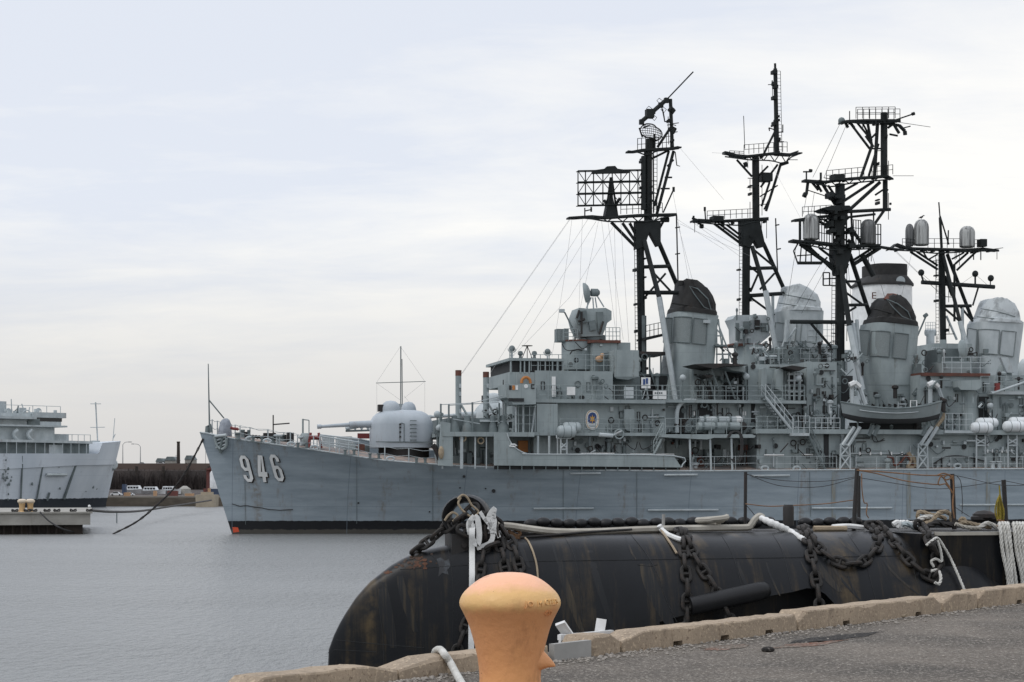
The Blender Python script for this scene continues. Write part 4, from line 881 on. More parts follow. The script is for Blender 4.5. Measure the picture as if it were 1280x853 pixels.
# small fittings on the walls: portholes, boxes, pipes (each a part of the ship)
def clutter(F, x0, y0, x1, y1, v, n, seed, mats=('greyd', 'grey', 'lgrey')):
    q = random.Random(seed)
    for i in range(n):
        x, y = q.uniform(x0, x1), q.uniform(y0, y1); k = q.random(); mm_ = q.choice(mats)
        if k < .26: w, h = q.uniform(1.2, 4), q.uniform(1.5, 5); F.box('junction_box', mm_, x, y, x + w, y + h, v - q.uniform(.12, .35), v + .01)
        elif k < .50:
            h = q.uniform(8, max(9, (y1 - y0) * .7)); y = min(y, y1 - h); MB().tube(F.pt(x, y, v - .06), F.pt(x, y + h, v - .06), q.uniform(.025, .06), 5).build('wall_pipe', mm_, F.root)
        elif k < .66:
            w = q.uniform(6, 22); MB().tube(F.pt(x, y, v - .05), F.pt(min(x + w, x1), y, v - .05), q.uniform(.02, .045), 5).build('cable_run', q.choice(('greyd', 'wired', 'lgrey')), F.root)
        elif k < .82:
            m = MB(); c = F.pt(x, y, v); m.lathe([(.2, -.07), (.13, -.06), (.13, .01)], c, 12, 'y'); m.build('porthole', q.choice(('dark', 'greyd')), F.root)
        else:
            w, h = q.uniform(2.5, 5), q.uniform(8, 14); y = min(y, y1 - h); a, b = F.pt(x, y + h, v), F.pt(x + w, y, v)
            m = MB(); m.path([(a.x, v - .02, a.z), (b.x, v - .02, a.z), (b.x, v - .02, b.z), (a.x, v - .02, b.z)], .035, 5, closed=True); m.build('wall_door', q.choice(('greyd', 'iron')), F.root)
clutter(S1, 705, 546, 830, 566, -4.72, 24, 1); clutter(S1, 832, 550, 944, 586, -3.42, 30, 2, ('greyd', 'iron', 'rust', 'lgrey'))
clutter(S1, 950, 545, 1325, 584, -5.62, 70, 3, ('greyd', 'iron', 'lgrey', 'grey', 'dark')); clutter(S1, 756, 505, 830, 540, -4.92, 14, 4)
clutter(S1, 834, 505, 1005, 540, -4.52, 54, 5, ('greyd', 'iron', 'lgrey', 'grey')); clutter(S1, 675, 467, 764, 498, -4.42, 16, 6); clutter(S1, 868, 462, 934, 500, -3.32, 34, 7, ('greyd', 'iron', 'lgrey'))
clutter(S1, 1012, 457, 1044, 538, -4.62, 28, 8, ('greyd', 'iron', 'lgrey')); clutter(S1, 1153, 473, 1240, 536, -4.12, 44, 9, ('greyd', 'iron', 'lgrey')); clutter(S1, 1245, 496, 1300, 538, -4.42, 24, 10)
clutter(S1, 938, 458, 985, 498, -4.22, 12, 11); clutter(S1, 568, 548, 664, 580, -3.62, 14, 12, ('greyd', 'lgrey')); clutter(S1, 704, 430, 766, 460, -2.62, 10, 13)

# dense small gear standing free of the walls: pipes, brackets, lockers, vents
def gear(F, x0, y0, x1, y1, v0, v1, n, seed, mats=('greyd', 'iron', 'lgrey', 'grey', 'greyd')):
    q = random.Random(seed)
    for i in range(n):
        x, y, v, k, mm_ = q.uniform(x0, x1), q.uniform(y0, y1), q.uniform(v0, v1), q.random(), q.choice(mats)
        if k < .35: L_ = q.uniform(4, 16); a = q.choice((0, 0, 1.57, 1.57, 1.57, .8, 2.3)); MB().tube(F.pt(x, y, v), F.pt(min(max(x + L_ * math.cos(a), x0), x1), min(y + L_ * math.sin(a), y1), v), q.uniform(.03, .09), 6).build('gear_pipe', mm_, F.root)
        elif k < .60: w, h = q.uniform(1.5, 5), q.uniform(2, 6); F.box('gear_locker', mm_, x, y, x + w, min(y + h, y1), v, v + q.uniform(.3, .9))
        elif k < .75: m = MB(); p = F.pt(x, y, v); r_ = q.uniform(.1, .28); m.lathe([(r_ * .6, -.5), (r_ * .6, .2), (r_, .3), (r_, .45), (r_ * .3, .55)], p, 10); m.build('gear_vent', mm_, F.root)
        elif k < .88: m = MB(); p = F.pt(x, y, v); r_ = q.uniform(.12, .24); m.path([p + Vector((r_ * math.cos(t), 0, r_ * math.sin(t))) for t in np.linspace(0, 6.28, 11)[:-1]], .05, 5, closed=True); m.build('gear_reel', 'greyd' if q.random() < .6 else 'iron', F.root)
        else: m = MB(); p = F.pt(x, y, v); m.path(smooth_pts([p, p + Vector((q.uniform(.2, .8), 0, -.5)), p + Vector((q.uniform(.6, 1.4), 0, q.uniform(-.4, .1)))], 4), .035, 5); m.build('gear_cable', q.choice(('wired', 'greyd')), F.root)
for a in ((896, 430, 922, 456, -2.4, -1.2, 14, 41), (1036, 440, 1084, 522, -4.2, -2.6, 46, 42), (1140, 436, 1178, 536, -3.6, -2.2, 44, 43), (940, 430, 1008, 456, -3.4, -2.0, 24, 44), (1000, 515, 1050, 541, -5.8, -4.8, 22, 45), (1165, 500, 1182, 540, -5.6, -4.4, 12, 46),
    (542, 520, 553, 580, -4.5, -3, 14, 47), (598, 508, 642, 541, -4.6, -3.4, 18, 48), (868, 462, 935, 501, -4.6, -3.5, 30, 49), (797, 445, 836, 502, -2.2, -1.5, 24, 50), (834, 528, 945, 542, -5.6, -4.7, 16, 51), (1240, 470, 1300, 492, -4.2, -3.2, 22, 52), (1056, 530, 1150, 541, -5.4, -4.4, 26, 53), (702, 424, 776, 432, -2.2, -1.2, 12, 54), (300, 540, 460, 560, -2.0, 1.0, 0, 55), (946, 543, 1330, 560, -5.9, -5.65, 18, 56), (1180, 436, 1240, 468, -3.6, -2.6, 18, 57)):
    gear(S1, *a)
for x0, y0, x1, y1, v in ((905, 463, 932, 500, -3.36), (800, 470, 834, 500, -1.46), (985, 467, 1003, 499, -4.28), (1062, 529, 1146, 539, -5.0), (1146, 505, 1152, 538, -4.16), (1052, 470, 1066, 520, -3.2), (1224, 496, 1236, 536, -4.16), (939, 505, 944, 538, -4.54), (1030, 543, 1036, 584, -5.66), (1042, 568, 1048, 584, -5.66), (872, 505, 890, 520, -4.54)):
    B1('painted_shade_panel', 'dark', x0, y0, x1, y1, v, v + .1)  # dark panels stand in for shade under boat, awning and between houses

for x0, y0, x1, y1 in ((895, 398, 917, 456), (898, 399, 905, 456), (896, 412, 896, 456), (903, 420, 903, 456), (911, 440, 911, 456), (895, 420, 904, 420), (895, 432, 909, 432), (895, 443, 914, 443), (896, 412, 903, 420), (903, 420, 911, 440)): MB().tube(S1.pt(x0, y0, -1.8), S1.pt(x1, y1, -1.8), .06, 6).build('ladder_frame', 'grey', S1.root)
B1('ladder_landing', 'greyd', 895, 431, 909, 433, -2.4, -.8); B1('funnel_lamp', 'pale', 880, 400, 888, 404, -2.6, -2.3)

for a in ((706, 546, 830, 566, -5.6, -4.75, 22, 71), (834, 550, 944, 588, -5.0, -3.5, 30, 72), (1010, 456, 1045, 540, -5.6, -4.7, 26, 73), (1150, 472, 1240, 536, -5.4, -4.2, 36, 74), (834, 505, 1005, 540, -5.2, -4.6, 40, 75), (722, 467, 764, 499, -5.0, -4.45, 9, 76), (1242, 495, 1300, 538, -5.2, -4.5, 20, 77), (946, 546, 1300, 586, -6.1, -5.65, 44, 78), (756, 505, 830, 540, -5.3, -4.95, 14, 79), (1088, 486, 1140, 512, -3.4, -2.6, 16, 80)):
    gear(S1, *a)
for x0, x1 in ((866, 946), (946, 1046), (1070, 1146), (1166, 1300)): S1.rail(x0, 589.2, x1, 588, -6.72, 1.05, max(3, int((x1 - x0) / 22)), m='lgrey', r=.02, wires=2, name='lifeline')
for ln, F_, f_ in ((((973, 379), (1000, 383), (1024, 386)), S2, f3), (((978, 368), (1000, 372), (1020, 376)), S2, f3), (((1221, 396), (1246, 399), (1270, 402)), S2, f4), (((1226, 386), (1248, 390), (1269, 396)), S2, f4)):
    P_ = smooth_pts([Vector((x, y, 0)) for x, y in ln], 5); MB().path([F_.pt(p.x, p.y, -2.24) for p in P_], .045, 5).build('cap_rib', 'mesh', f_)

# ================================================================== masts
def radome(F, x0, x1, y0, y1, v, m, parent):
    a, b = F.pt(x0, y1, v), F.pt(x1, y0, v); r = (b.x - a.x) / 2; h = b.z - a.z
    MB().lathe([(r * .8, 0), (r, .1), (r, h * .68), (r * .93, h * .80), (r * .74, h * .91), (r * .42, h * .98), (.02, h)], ((a.x + b.x) / 2, v, a.z), 22).build('radome', m, parent)
def mast_rail(F, x0, y0, x1, y1, v, parent, h=.95, n=None): return F.rail(x0, y0, x1, y1, v, h, n, parent, 'black', .03, 2)
def rigging(F, lines, parent, m='wire', r=.010):
    for x0, y0, v0, x1, y1, v1 in lines: MB().tube(F.pt(x0, y0, v0), F.pt(x1, y1, v1), r, 4).build('stay_wire', m, parent)
def platform(F, out, v0, v1, parent, name='mast_platform'):
    # thin deck plate following the top edge, with an open truss of frames below it
    xs_ = [x for x, y in out]; n = len(out); top, bot = {}, {}
    def edge(x):
        ys = []
        for (xa, ya), (xb, yb) in zip(out, out[1:] + out[:1]):
            if xa != xb and min(xa, xb) <= x <= max(xa, xb): ys.append(ya + (yb - ya) * (x - xa) / (xb - xa))
        return (min(ys), max(ys)) if ys else None
    x0, x1 = min(xs_) + .2, max(xs_) - .2; m_ = 14; e_ = [(x0 + (x1 - x0) * i / m_,) + edge(x0 + (x1 - x0) * i / m_) for i in range(m_ + 1)]
    o = F.poly(name, 'black', [(x, t) for x, t, b in e_] + [(x, t + min(2.6, max(1.2, b - t))) for x, t, b in reversed(e_)], v0, v1, parent)
    for v in (v0 + .06, v1 - .06):
        mb = MB(); mb.path([F.pt(x, b, v) for x, t, b in e_], .06, 5)
        for i in range(m_): (xa, ta, ba), (xb, tb, bb) = e_[i], e_[i + 1]; mb.tube(F.pt(xa, ba if i % 2 else ta + 1, v), F.pt(xb, tb + 1 if i % 2 else bb, v), .045, 4)
        mb.build('platform_truss', 'black', parent)
    return o

JOINED = {'tripod_mast', 'whip_antenna', 'signal_yard', 'topmast', 'lower_basket', 'flag_mast', 'mast_foot', 'mast_pole', 'upper_pole', 'radar_pedestal'}
def legs(F, name, segs, m, parent=None):
    if name in JOINED: return F.tubes(MB(), segs, 0, .2, 8).build(name, m, parent or F.root)
    return [F.tubes(MB(), [g], 0, .2, 8).build(name, m, parent or F.root) for g in segs][0]

# --- foremast of the 946 ship
k1 = legs(S1, 'tripod_mast', [(803, 470, 801.5, 395, .30), (801.5, 395, 799.8, 278, .30)], 'black')
legs(S1, 'mast_foot', [(803.5, 545, 803, 395, .31)], 'greyd', k1)
legs(S1, 'mast_leg', [(846, 356, 817, 288, .18, 1.6, .4), (824, 372, 805, 300, .19, -1.4, -.3)], 'black', k1)
legs(S1, 'mast_leg_foot', [(844.5, 500, 824, 372, .22, -2.6, -1.4)], 'lgrey', k1)
legs(S1, 'mast_crossbar', [(803, 334, 837, 333, .15), (803, 366, 848, 366, .17), (806, 372, 832, 342, .09), (812, 336, 838, 364, .09)], 'black', k1)
S1.poly('gusset_plate', 'black', [(795, 276), (826, 276), (826, 307), (822, 308), (812, 290), (806, 308), (795, 312)], -.35, .35, k1)
platform(S1, [(711, 271), (740, 269), (756, 270.5), (800, 267.5), (846, 266.5), (846, 269), (830, 272), (815, 277), (790, 277.5), (757, 277), (735, 273), (711, 273)], -.45, .45, k1)
legs(S1, 'platform_brace', [(764, 278, 794.5, 309, .13), (778, 279, 795, 303, .12), (787, 279, 797, 298, .12), (832, 272, 822, 290, .1)], 'black', k1)
legs(S1, 'upper_pole', [(810, 280, 810, 187, .32), (817, 266, 816.5, 192, .06)], 'black', k1)
S1.box('pole_casing', 'black', 803, 195, 807, 262, -.5, -.1, k1)
up1 = platform(S1, [(785, 190), (785, 188), (790, 188.5), (803, 186), (840, 184), (851, 182), (852, 184), (843, 187), (820, 189), (812, 194), (803, 193), (797, 190)], -.4, .4, k1)
legs(S1, 'topmast', [(840.5, 187, 838, 124, .14), (838, 140, 841, 136, .3), (840, 166, 843, 160, .22)], 'black', k1)
m = MB(); m.path([S1.pt(x, y, 0) for x, y in ((838, 153), (831, 152), (830, 146), (828, 136))], .06, 5); m.build('bracket', 'black', k1)
legs(S1, 'lattice_brace', [(842, 189, 821, 268, .12), (836, 189, 818, 258, .1), (831, 222, 840, 222, .07), (826, 236, 837, 236, .07), (834, 208, 842, 200, .07), (812, 200, 834, 189, .09), (838, 160, 822, 184, .11), (844, 190, 846, 207, .04), (846, 207, 850, 208, .03)], 'black', k1)
wh = legs(S1, 'whip_antenna', [(801, 153, 834, 124, .17), (834, 124, 866.5, 90, .055)], 'black', k1)
for x, y in ((802, 153), (812, 143), (816, 140), (826, 132), (833, 126)): m = MB(); c_ = S1.pt(x, y, 0); w_ = .17 if x != 812 else .30; m.box(c_ - Vector((w_, w_, w_)), c_ + Vector((w_, w_, w_ * 1.2))); m.build('antenna_coil', 'black', wh)
m = MB()
for x, y in ((811, 136), (817, 147), (824, 126), (829, 137)): m.path([S1.pt(x + dx, y + dy, 0) for dx, dy in ((-3, 0), (0, -3), (4, 0), (1, 4))], .03, 4, closed=True)
m.build('antenna_loop', 'black', wh)
# open mesh radar on top
def mesh_radar(F, cx, cy, w, h, v, parent):
    c = F.pt(cx, cy, v); m = MB(); N_ = 11; K = 6
    def q(s_, t_):                                    # curved reflector
        rr = math.sqrt(max(0, 1 - t_ * t_ * .8)); x = s_ * w / 2 * rr; return Vector((c.x + x, c.y + .45 * (s_ * s_) - .2, c.z + t_ * h / 2 - s_ * .12 + .06))
    for i in range(N_ + 1): s_ = -1 + 2 * i / N_; m.path([q(s_, -1 + 2 * j / 8) for j in range(9)], .022, 4)
    for j in range(K + 1): t_ = -1 + 2 * j / K; m.path([q(-1 + 2 * i / 10, t_) for i in range(11)], .026, 4)
    e = [(s_, -1) for s_ in np.linspace(-1, 1, 9)] + [(1, t_) for t_ in np.linspace(-1, 1, 9)] + [(s_, 1) for s_ in np.linspace(1, -1, 9)] + [(-1, t_) for t_ in np.linspace(1, -1, 9)]
    m.path([q(*x) for x in e], .05, 5); r_ = m.build('mesh_radar', 'black', parent)
mesh_radar(S1, 815, 166, 1.75, 1.05, -.3, k1)
legs(S1, 'radar_pedestal', [(812, 187, 812.5, 174, .32), (818, 186, 818, 168, .1), (803, 172, 799, 160, .06), (804, 160, 812, 157, .06)], 'black', k1)
mast_rail(S1, 797, 188, 812, 187, -.38, k1, .9, 3); mast_rail(S1, 818, 187, 838, 185, -.38, k1, .9, 4)
mast_rail(S1, 776, 268, 828, 266, -.42, k1, .75, 7); S1.ladder(797, 470, 795.5, 280, -.3, .32, k1, 'black'); S1.ladder(819, 262, 819, 190, -.3, .3, k1, 'black')
# bedspring air-search antenna
def bedspring(F):
    A, B = F.pt(722.5, 257, -.4), F.pt(803, 216.5, -.4); L_, H = B.x - A.x, B.z - A.z; m = MB()
    q = lambda s_, t_, d=0: Vector((A.x + L_ * s_, -.4 + d, A.z + H * t_ + .25 * s_))
    cols = [0, .115, .24, .385, .53, .665, .80, .93, 1]
    for s_ in cols: m.tube(q(s_, 0), q(s_, 1), .045, 4)
    for t_ in (0, .34, .67, 1): m.tube(q(0, t_), q(1, t_), .05 if t_ in (0, 1) else .07, 4); m.tube(q(0, t_, .55), q(1, t_, .55), .03, 4)
    for i in range(len(cols) - 1):
        for t0, t1 in ((0, .34), (.34, .67), (.67, 1)):
            a, b = (cols[i], cols[i + 1]) if (i + int(t0 * 3)) % 2 else (cols[i + 1], cols[i]); m.tube(q(a, t0), q(b, t1), .03, 4); m.tube(q(a, t0, .55), q(cols[i], t0), .025, 4)
    for s_ in cols: 
        for t_ in (0, .34, .67, 1): m.tube(q(s_, t_), q(s_, t_, .55), .028, 4)
    for s_ in cols[1:-1]: m.ball(q(s_, .67), .1, 6); m.ball(q(s_, .34), .1, 6)
    bs = m.build('bedspring_antenna', 'black', k1)
    S1.poly('antenna_bar', 'black', [(741, 213), (756, 211), (759, 208), (769, 207.5), (772, 211), (787, 213), (787, 216), (741, 217)], -.7, -.3, bs)
    S1.tubes(MB(), [(757, 272, 763, 224, .09), (772, 272, 765, 224, .09), (764, 270, 764, 222, .16), (755, 250, 762, 262, .12), (775, 248, 767, 260, .12), (757, 258, 771, 258, .09)], .1).build('antenna_stand', 'black', bs)
    S1.poly('stand_foot', 'black', [(756, 273), (759, 258), (762, 246), (766, 246), (769, 258), (773, 272)], -.3, .5, bs)
bedspring(S1)
legs(S1, 'platform_fitting', [(731, 270, 731, 260, .05), (731, 264, 740, 262, .05), (739, 265, 739, 259, .07), (845.5, 268, 847.5, 352, .055), (844, 285, 850, 284, .05), (844, 318, 850, 317, .05), (842, 237, 829, 266, .06), (842, 240, 842, 234, .1), (826, 275, 836, 275, .2)], 'black', k1)
platform(S1, [(806, 422), (829, 417), (829, 419.5), (806, 425)], -1.2, 1.2, k1, 'lower_platform'); mast_rail(S1, 807, 422, 828, 417.5, -1.2, k1, .9, 4)
rigging(S1, [(713, 274, -1, 578, 467, -3), (735, 274, 0, 612, 468, -3), (712, 274, 0, 575, 470, -3), (745, 277, 0, 640, 447, -2), (728, 274, -1, 722, 430, -1), (748, 277, -1, 716, 430, -1), (752, 277, -1, 771, 425, -1.5), (760, 277, 1, 779, 425, 0), (768, 278, 1, 771, 428, 0), (715, 274, -1, 708, 330, -1), (708, 330, -1, 690, 446, -2), (776, 278, -1, 786, 428, 0), (770, 278, 0, 712, 372, 0), (712, 372, 0, 640, 447, 0)], k1)
rigging(S1, [(849, 184, 0, 905, 250, 8), (841, 240, 0, 862, 355, 0), (846, 275, 0, 866, 352, 0), (850, 280, 0, 937, 320, 14), (846, 274, 0, 905, 312, 12)], k1)

# --- mainmast of the 946 ship
k2 = legs(S1, 'tripod_mast', [(1050, 470, 1050, 320, .36), (1050, 320, 1050, 230, .38)], 'black')
legs(S1, 'mast_foot', [(1049, 541, 1050, 452, .45)], 'greyd', k2)
legs(S1, 'mast_leg', [(1062, 318, 1090, 402, .18, .3, 1.4), (1051, 332, 1062, 410, .2, -.4, -1.6)], 'black', k2)
legs(S1, 'mast_leg_foot', [(1062, 408, 1081, 503, .24, -1.6, -3), (1066, 405, 1072, 450, .2, -1, -2.2), (1071, 400, 1074, 440, .14, -1, -1.5)], 'lgrey', k2)
legs(S1, 'mast_crossbar', [(1050, 382, 1085, 381, .13), (1055, 352, 1076, 352, .1), (1052, 362, 1077, 380, .09), (1052, 395, 1070, 384, .09), (988, 402.5, 1066, 403, .17), (1014, 405, 1046, 442, .11), (1050, 342, 1064, 360, .1), (1060, 330, 1052, 350, .1)], 'black', k2)
S1.poly('mast_house', 'black', [(1042, 262), (1060, 262), (1058, 280), (1050, 290), (1044, 290)], -.5, .5, k2); S1.poly('mast_house', 'black', [(1042, 306), (1066, 308), (1062, 326), (1054, 344), (1047, 344), (1042, 322)], -.5, .5, k2)
legs(S1, 'lattice_brace', [(1042, 264, 1042, 306, .07), (1064, 264, 1066, 308, .09), (1058, 270, 1058, 308, .07), (1042, 290, 1064, 270, .06), (1044, 270, 1066, 296, .06), (1044, 290, 1064, 306, .06), (1060, 285, 1068, 305, .08)], 'black', k2)
platform(S1, [(1006, 224), (1012, 224.5), (1033, 226), (1060, 222), (1116, 218), (1117, 224), (1090, 226.5), (1058, 230), (1040, 234), (1025, 231), (1006, 227)], -.4, .4, k2)
legs(S1, 'platform_brace', [(1010, 227, 1008, 243, .12), (1014, 227, 1023, 238, .1), (1020, 228, 1027, 240, .1), (1028, 230, 1044, 256, .13), (1035, 232, 1046, 248, .1), (1058, 266, 1100, 228, .14), (1054, 252, 1092, 227, .12), (1052, 240, 1072, 229, .1), (1010, 238, 1034, 246, .04), (1008, 245, 1004, 243, .2)], 'black', k2)
legs(S1, 'yard_lamp', [(1008, 225, 1008, 214, .06), (1004, 215, 1014, 215, .06), (1013, 215, 1013.5, 212, .15), (1026, 224, 1026, 216, .09)], 'black', k2)
legs(S1, 'upper_column', [(1105, 222, 1105, 141, .27), (1093, 222, 1097, 152, .14), (1076, 222, 1090, 182, .12), (1090, 183, 1084, 151, .11), (1086, 220, 1098, 180, .1), (1088, 186, 1104, 186, .07), (1082, 170, 1092, 184, .1), (1097, 165, 1086, 176, .08)], 'black', k2)
tp = platform(S1, [(1052, 152), (1058, 150), (1080, 149), (1126, 149), (1126, 152), (1100, 154), (1082, 155), (1062, 153), (1052, 154)], -.4, .4, k2)
legs(S1, 'platform_brace', [(1062, 153, 1087, 186, .1), (1070, 152, 1090, 176, .09), (1078, 154, 1088, 172, .08), (1056, 152, 1060, 160, .12), (1062, 152, 1068, 160, .1), (1110, 155, 1124, 157, .12), (1110, 160, 1118, 154, .1), (1124, 157, 1131, 164, .14), (1118, 157, 1124, 167, .12), (1131, 164, 1131.5, 169, .16), (1112, 168, 1122, 170, .08)], 'black', k2)
legs(S1, 'signal_arm', [(1108, 154, 1142, 142.5, .06), (1140, 143, 1143, 142, .14), (1062, 150, 1062, 139, .04), (1116, 152, 1163, 159, .02), (1130, 160, 1138, 158, .05), (1116, 220, 1142, 220, .02)], 'black', k2)
o_ = MB().ball(S1.pt(1052, 151.5, 0), .3, 8).build('yard_light', 'greyd', k2)
S1.rail(1072, 149.5, 1125, 149, -.38, .8, 7, k2, 'black', .03, 2); S1.rail(1070, 148.5, 1119, 148, .38, .9, 6, k2, 'black', .03, 2)
mast_rail(S1, 1033, 225.5, 1080, 221, -.38, k2, .75, 6); mast_rail(S1, 1090, 221, 1116, 218, -.38, k2, .75, 4); S1.box('platform_box', 'black', 1043, 218, 1056, 225, -.9, .2, k2)
legs(S1, 'hanging_post', [(1106.5, 226, 1106.5, 262, .2), (1104, 245, 1110, 237, .07), (1106, 262, 1092, 282, .12), (1056, 265, 1113, 262, .14), (1058, 272, 1094, 268, .1), (1092, 263, 1092, 283, .06), (1112, 255, 1114, 255, .1), (1106, 236, 1094, 244, .08)], 'black', k2)
platform(S1, [(993, 274), (1020, 270), (1041, 268), (1060, 268), (1060, 273), (1038, 274), (993, 277)], -.4, .4, k2); mast_rail(S1, 1003, 271, 1040, 268.5, -.38, k2, .75, 5)
legs(S1, 'platform_brace', [(1022, 276, 1044, 288, .12), (1030, 275, 1046, 284, .1)], 'black', k2)
S1.poly('upper_disc', 'black', [(1028, 260), (1040, 257), (1062, 257), (1066, 261), (1050, 264), (1034, 263)], -1, 1, k2)
pc = platform(S1, [(991, 299), (998, 300), (1020, 301), (1060, 306), (1101, 305), (1101, 310), (1072, 312), (1040, 313), (1012, 307), (991, 302)], -.6, .5, k2)
legs(S1, 'platform_beam', [(1100, 309, 1118, 312, .12), (1098, 308, 1130, 313, .08)], 'black', k2)
legs(S1, 'platform_brace', [(1000, 305, 1044, 336, .17), (1008, 306, 1050, 346, .13), (1024, 310, 1045, 326, .1), (1100, 310, 1068, 330, .16), (1088, 312, 1066, 326, .11), (1078, 320, 1092, 345, .22), (1060, 300, 1074, 312, .12), (1063, 284, 1078, 306, .14)], 'black', k2)
S1.rail(999, 300, 1001, 300, -.55, 1.6, 2, k2, 'black', .045, 2); S1.rail(1024, 301, 1040, 304, -.55, 1.9, 5, k2, 'black', .04, 3); S1.rail(1094, 306, 1101, 306, -.55, 1.6, 2, k2, 'black', .05, 2); S1.rail(1064, 305, 1076, 306, -.55, 1.9, 4, k2, 'black', .04, 3)
legs(S1, 'lower_basket', [(999, 302, 992, 314, .06), (992, 314, 997, 329, .06), (997, 329, 1027, 329, .13), (1002, 303, 1000, 328, .05), (1008, 305, 1007, 328, .05), (1014, 307, 1014, 328, .05), (996, 320, 1024, 318, .05), (1027, 329, 1034, 322, .07), (1029, 341, 1029, 357, .06), (1037, 341, 1037, 357, .06), (1029, 341, 1037, 341, .05), (1029, 349, 1044, 348, .05), (1029, 357, 1044, 357, .05)], 'black', k2)
radome(S1, 1004, 1023.5, 267.5, 300, -.2, 'radome', k2); radome(S1, 1076, 1094.5, 274.5, 306, -.2, 'radomed', k2)
S1.lad = S1.ladder(1041.5, 455, 1042.5, 320, -.4, .3, k2, 'black')
rc_ = random.Random(4)
for i in range(26):
    x, y = rc_.uniform(1038, 1064), rc_.uniform(236, 318); S1.box('mast_equipment', 'black', x, y, x + rc_.uniform(2, 7), y + rc_.uniform(2, 7), rc_.uniform(-1.2, -.5), .3, k2)
rigging(S1, [(1050, 155, 0, 1016, 222, 0), (1058, 156, 0, 1030, 222, 0), (996, 304, 0, 985, 372, 2), (1026, 330, 0, 996, 380, 4), (1034, 332, 0, 1002, 392, 4), (1118, 312, 0, 1180, 372, 10), (1088, 312, 0, 1112, 392, 0), (1060, 330, 0, 1066, 400, 0), (1008, 246, 0, 1004, 268, 0), (1018, 240, 0, 1014, 266, 0), (1110, 168, 0, 1103, 205, 0)], k2, 'wired', .016)

# ------------------------------------------------------------------ second destroyer's masts
k3 = legs(S2, 'tripod_mast', [(932, 436, 933, 276, .34)], 'black')
legs(S2, 'mast_foot', [(932, 545, 932, 400, .35)], 'greyd', k3)
legs(S2, 'mast_leg', [(954, 304, 982, 366, .18, .4, 1.6), (940, 308, 957, 366, .19, -.3, -1.2)], 'black', k3)
legs(S2, 'mast_leg_foot', [(957, 364, 974, 460, .24, -1.2, -2.4), (966, 370, 966, 420, .13), (980, 362, 992, 392, .18)], 'lgrey', k3)
legs(S2, 'mast_crossbar', [(935, 336, 970, 335, .16), (935, 370, 980, 367, .18), (943, 313, 966, 332, .1), (938, 365, 948, 342, .1), (950, 362, 968, 342, .1), (938, 372, 968, 394, .1), (948, 342, 936, 332, .09), (937, 421, 962, 418, .14)], 'black', k3)
S2.poly('gusset_plate', 'black', [(926, 276), (950, 276), (957, 308), (949, 310), (943, 300), (938, 310), (927, 306)], -.4, .4, k3)
platform(S2, [(866, 275), (872, 273.5), (900, 275), (935, 273), (961, 271.5), (961, 275), (940, 278), (925, 282), (900, 281), (880, 279), (866, 278)], -.45, .45, k3)
legs(S2, 'platform_brace', [(893, 280, 925, 304, .12), (899, 280, 925, 299, .1), (908, 281, 925, 294, .1)], 'black', k3)
legs(S2, 'platform_fitting', [(867, 279, 867, 270, .09), (871, 275, 865, 273, .1), (875, 283, 879, 283, .2), (882, 275, 881, 262, .06), (881, 264, 881, 259, .1)], 'black', k3); S2.box('platform_box', 'black', 892, 270, 905, 276, -1, .2, k3)
mast_rail(S2, 884, 275, 942, 272, -.42, k3, .75, 8)
legs(S2, 'upper_column', [(945, 276, 944.5, 197, .31), (957.5, 264, 976, 205, .12), (952, 258, 962, 228, .1), (951, 234, 972, 206, .1), (946, 222, 960, 208, .09), (950, 246, 972, 232, .06), (955, 262, 966, 240, .07)], 'black', k3)
S2.box('mast_cabinet', 'black', 954, 216, 966, 226, -.5, .5, k3)
platform(S2, [(906, 189), (912, 188), (914, 192), (935, 194), (968, 190), (988, 192), (1002, 189), (1003, 191), (988, 197), (984, 203), (975, 204), (965, 201), (935, 200), (906, 196)], -.4, .4, k3)
legs(S2, 'platform_brace', [(921, 200, 940, 221, .1), (931, 203, 933, 209, .18), (985, 203, 976, 206, .16), (985, 200, 997, 200, .03), (986, 193, 998, 189, .06)], 'black', k3)
mast_rail(S2, 930, 193, 967, 190, -.38, k3, .8, 6); mast_rail(S2, 973, 190, 984, 190, -.38, k3, .85, 2); mast_rail(S2, 912, 193, 930, 194, -.38, k3, .3, 3)
tm = legs(S2, 'topmast', [(971, 195, 970, 150, .23), (970, 150, 969, 86, .17), (969, 86, 968.8, 79.5, .1)], 'black', k3); S2.ladder(975.5, 192, 973.5, 89, -.1, .3, tm, 'black')
for x, y, w in ((966, 88, 6), (966.5, 120, 5), (967, 102, 4), (967, 152, 5), (972, 172, 4), (968, 106, 5)): S2.box('mast_fitting', 'black', x, y, x + w, y + 4, -.3, .3, tm)
legs(S2, 'mast_bracket', [(961, 160, 970, 163, .05), (961, 160, 962, 164, .05), (970, 166, 979, 165, .05), (978.5, 166, 978.5, 156, .05), (965, 101, 966, 108, .05), (955, 192, 968, 166, .1), (929.5, 145, 931, 186, .03), (969.5, 273, 972, 340, .055), (969, 282, 974, 281, .06), (971, 312, 976, 311, .06)], 'black', tm)
S2.ladder(926, 400, 926.5, 286, -.4, .3, k3, 'black')
rigging(S2, [(849, 100, 0, 849.5, 101, 0), (866, 278, 0, 924, 320, 0), (906, 192, -1, 890, 191, -1), (961, 200, 0, 1010, 290, -10), (870, 279, 0, 930, 312, 0)], k3)
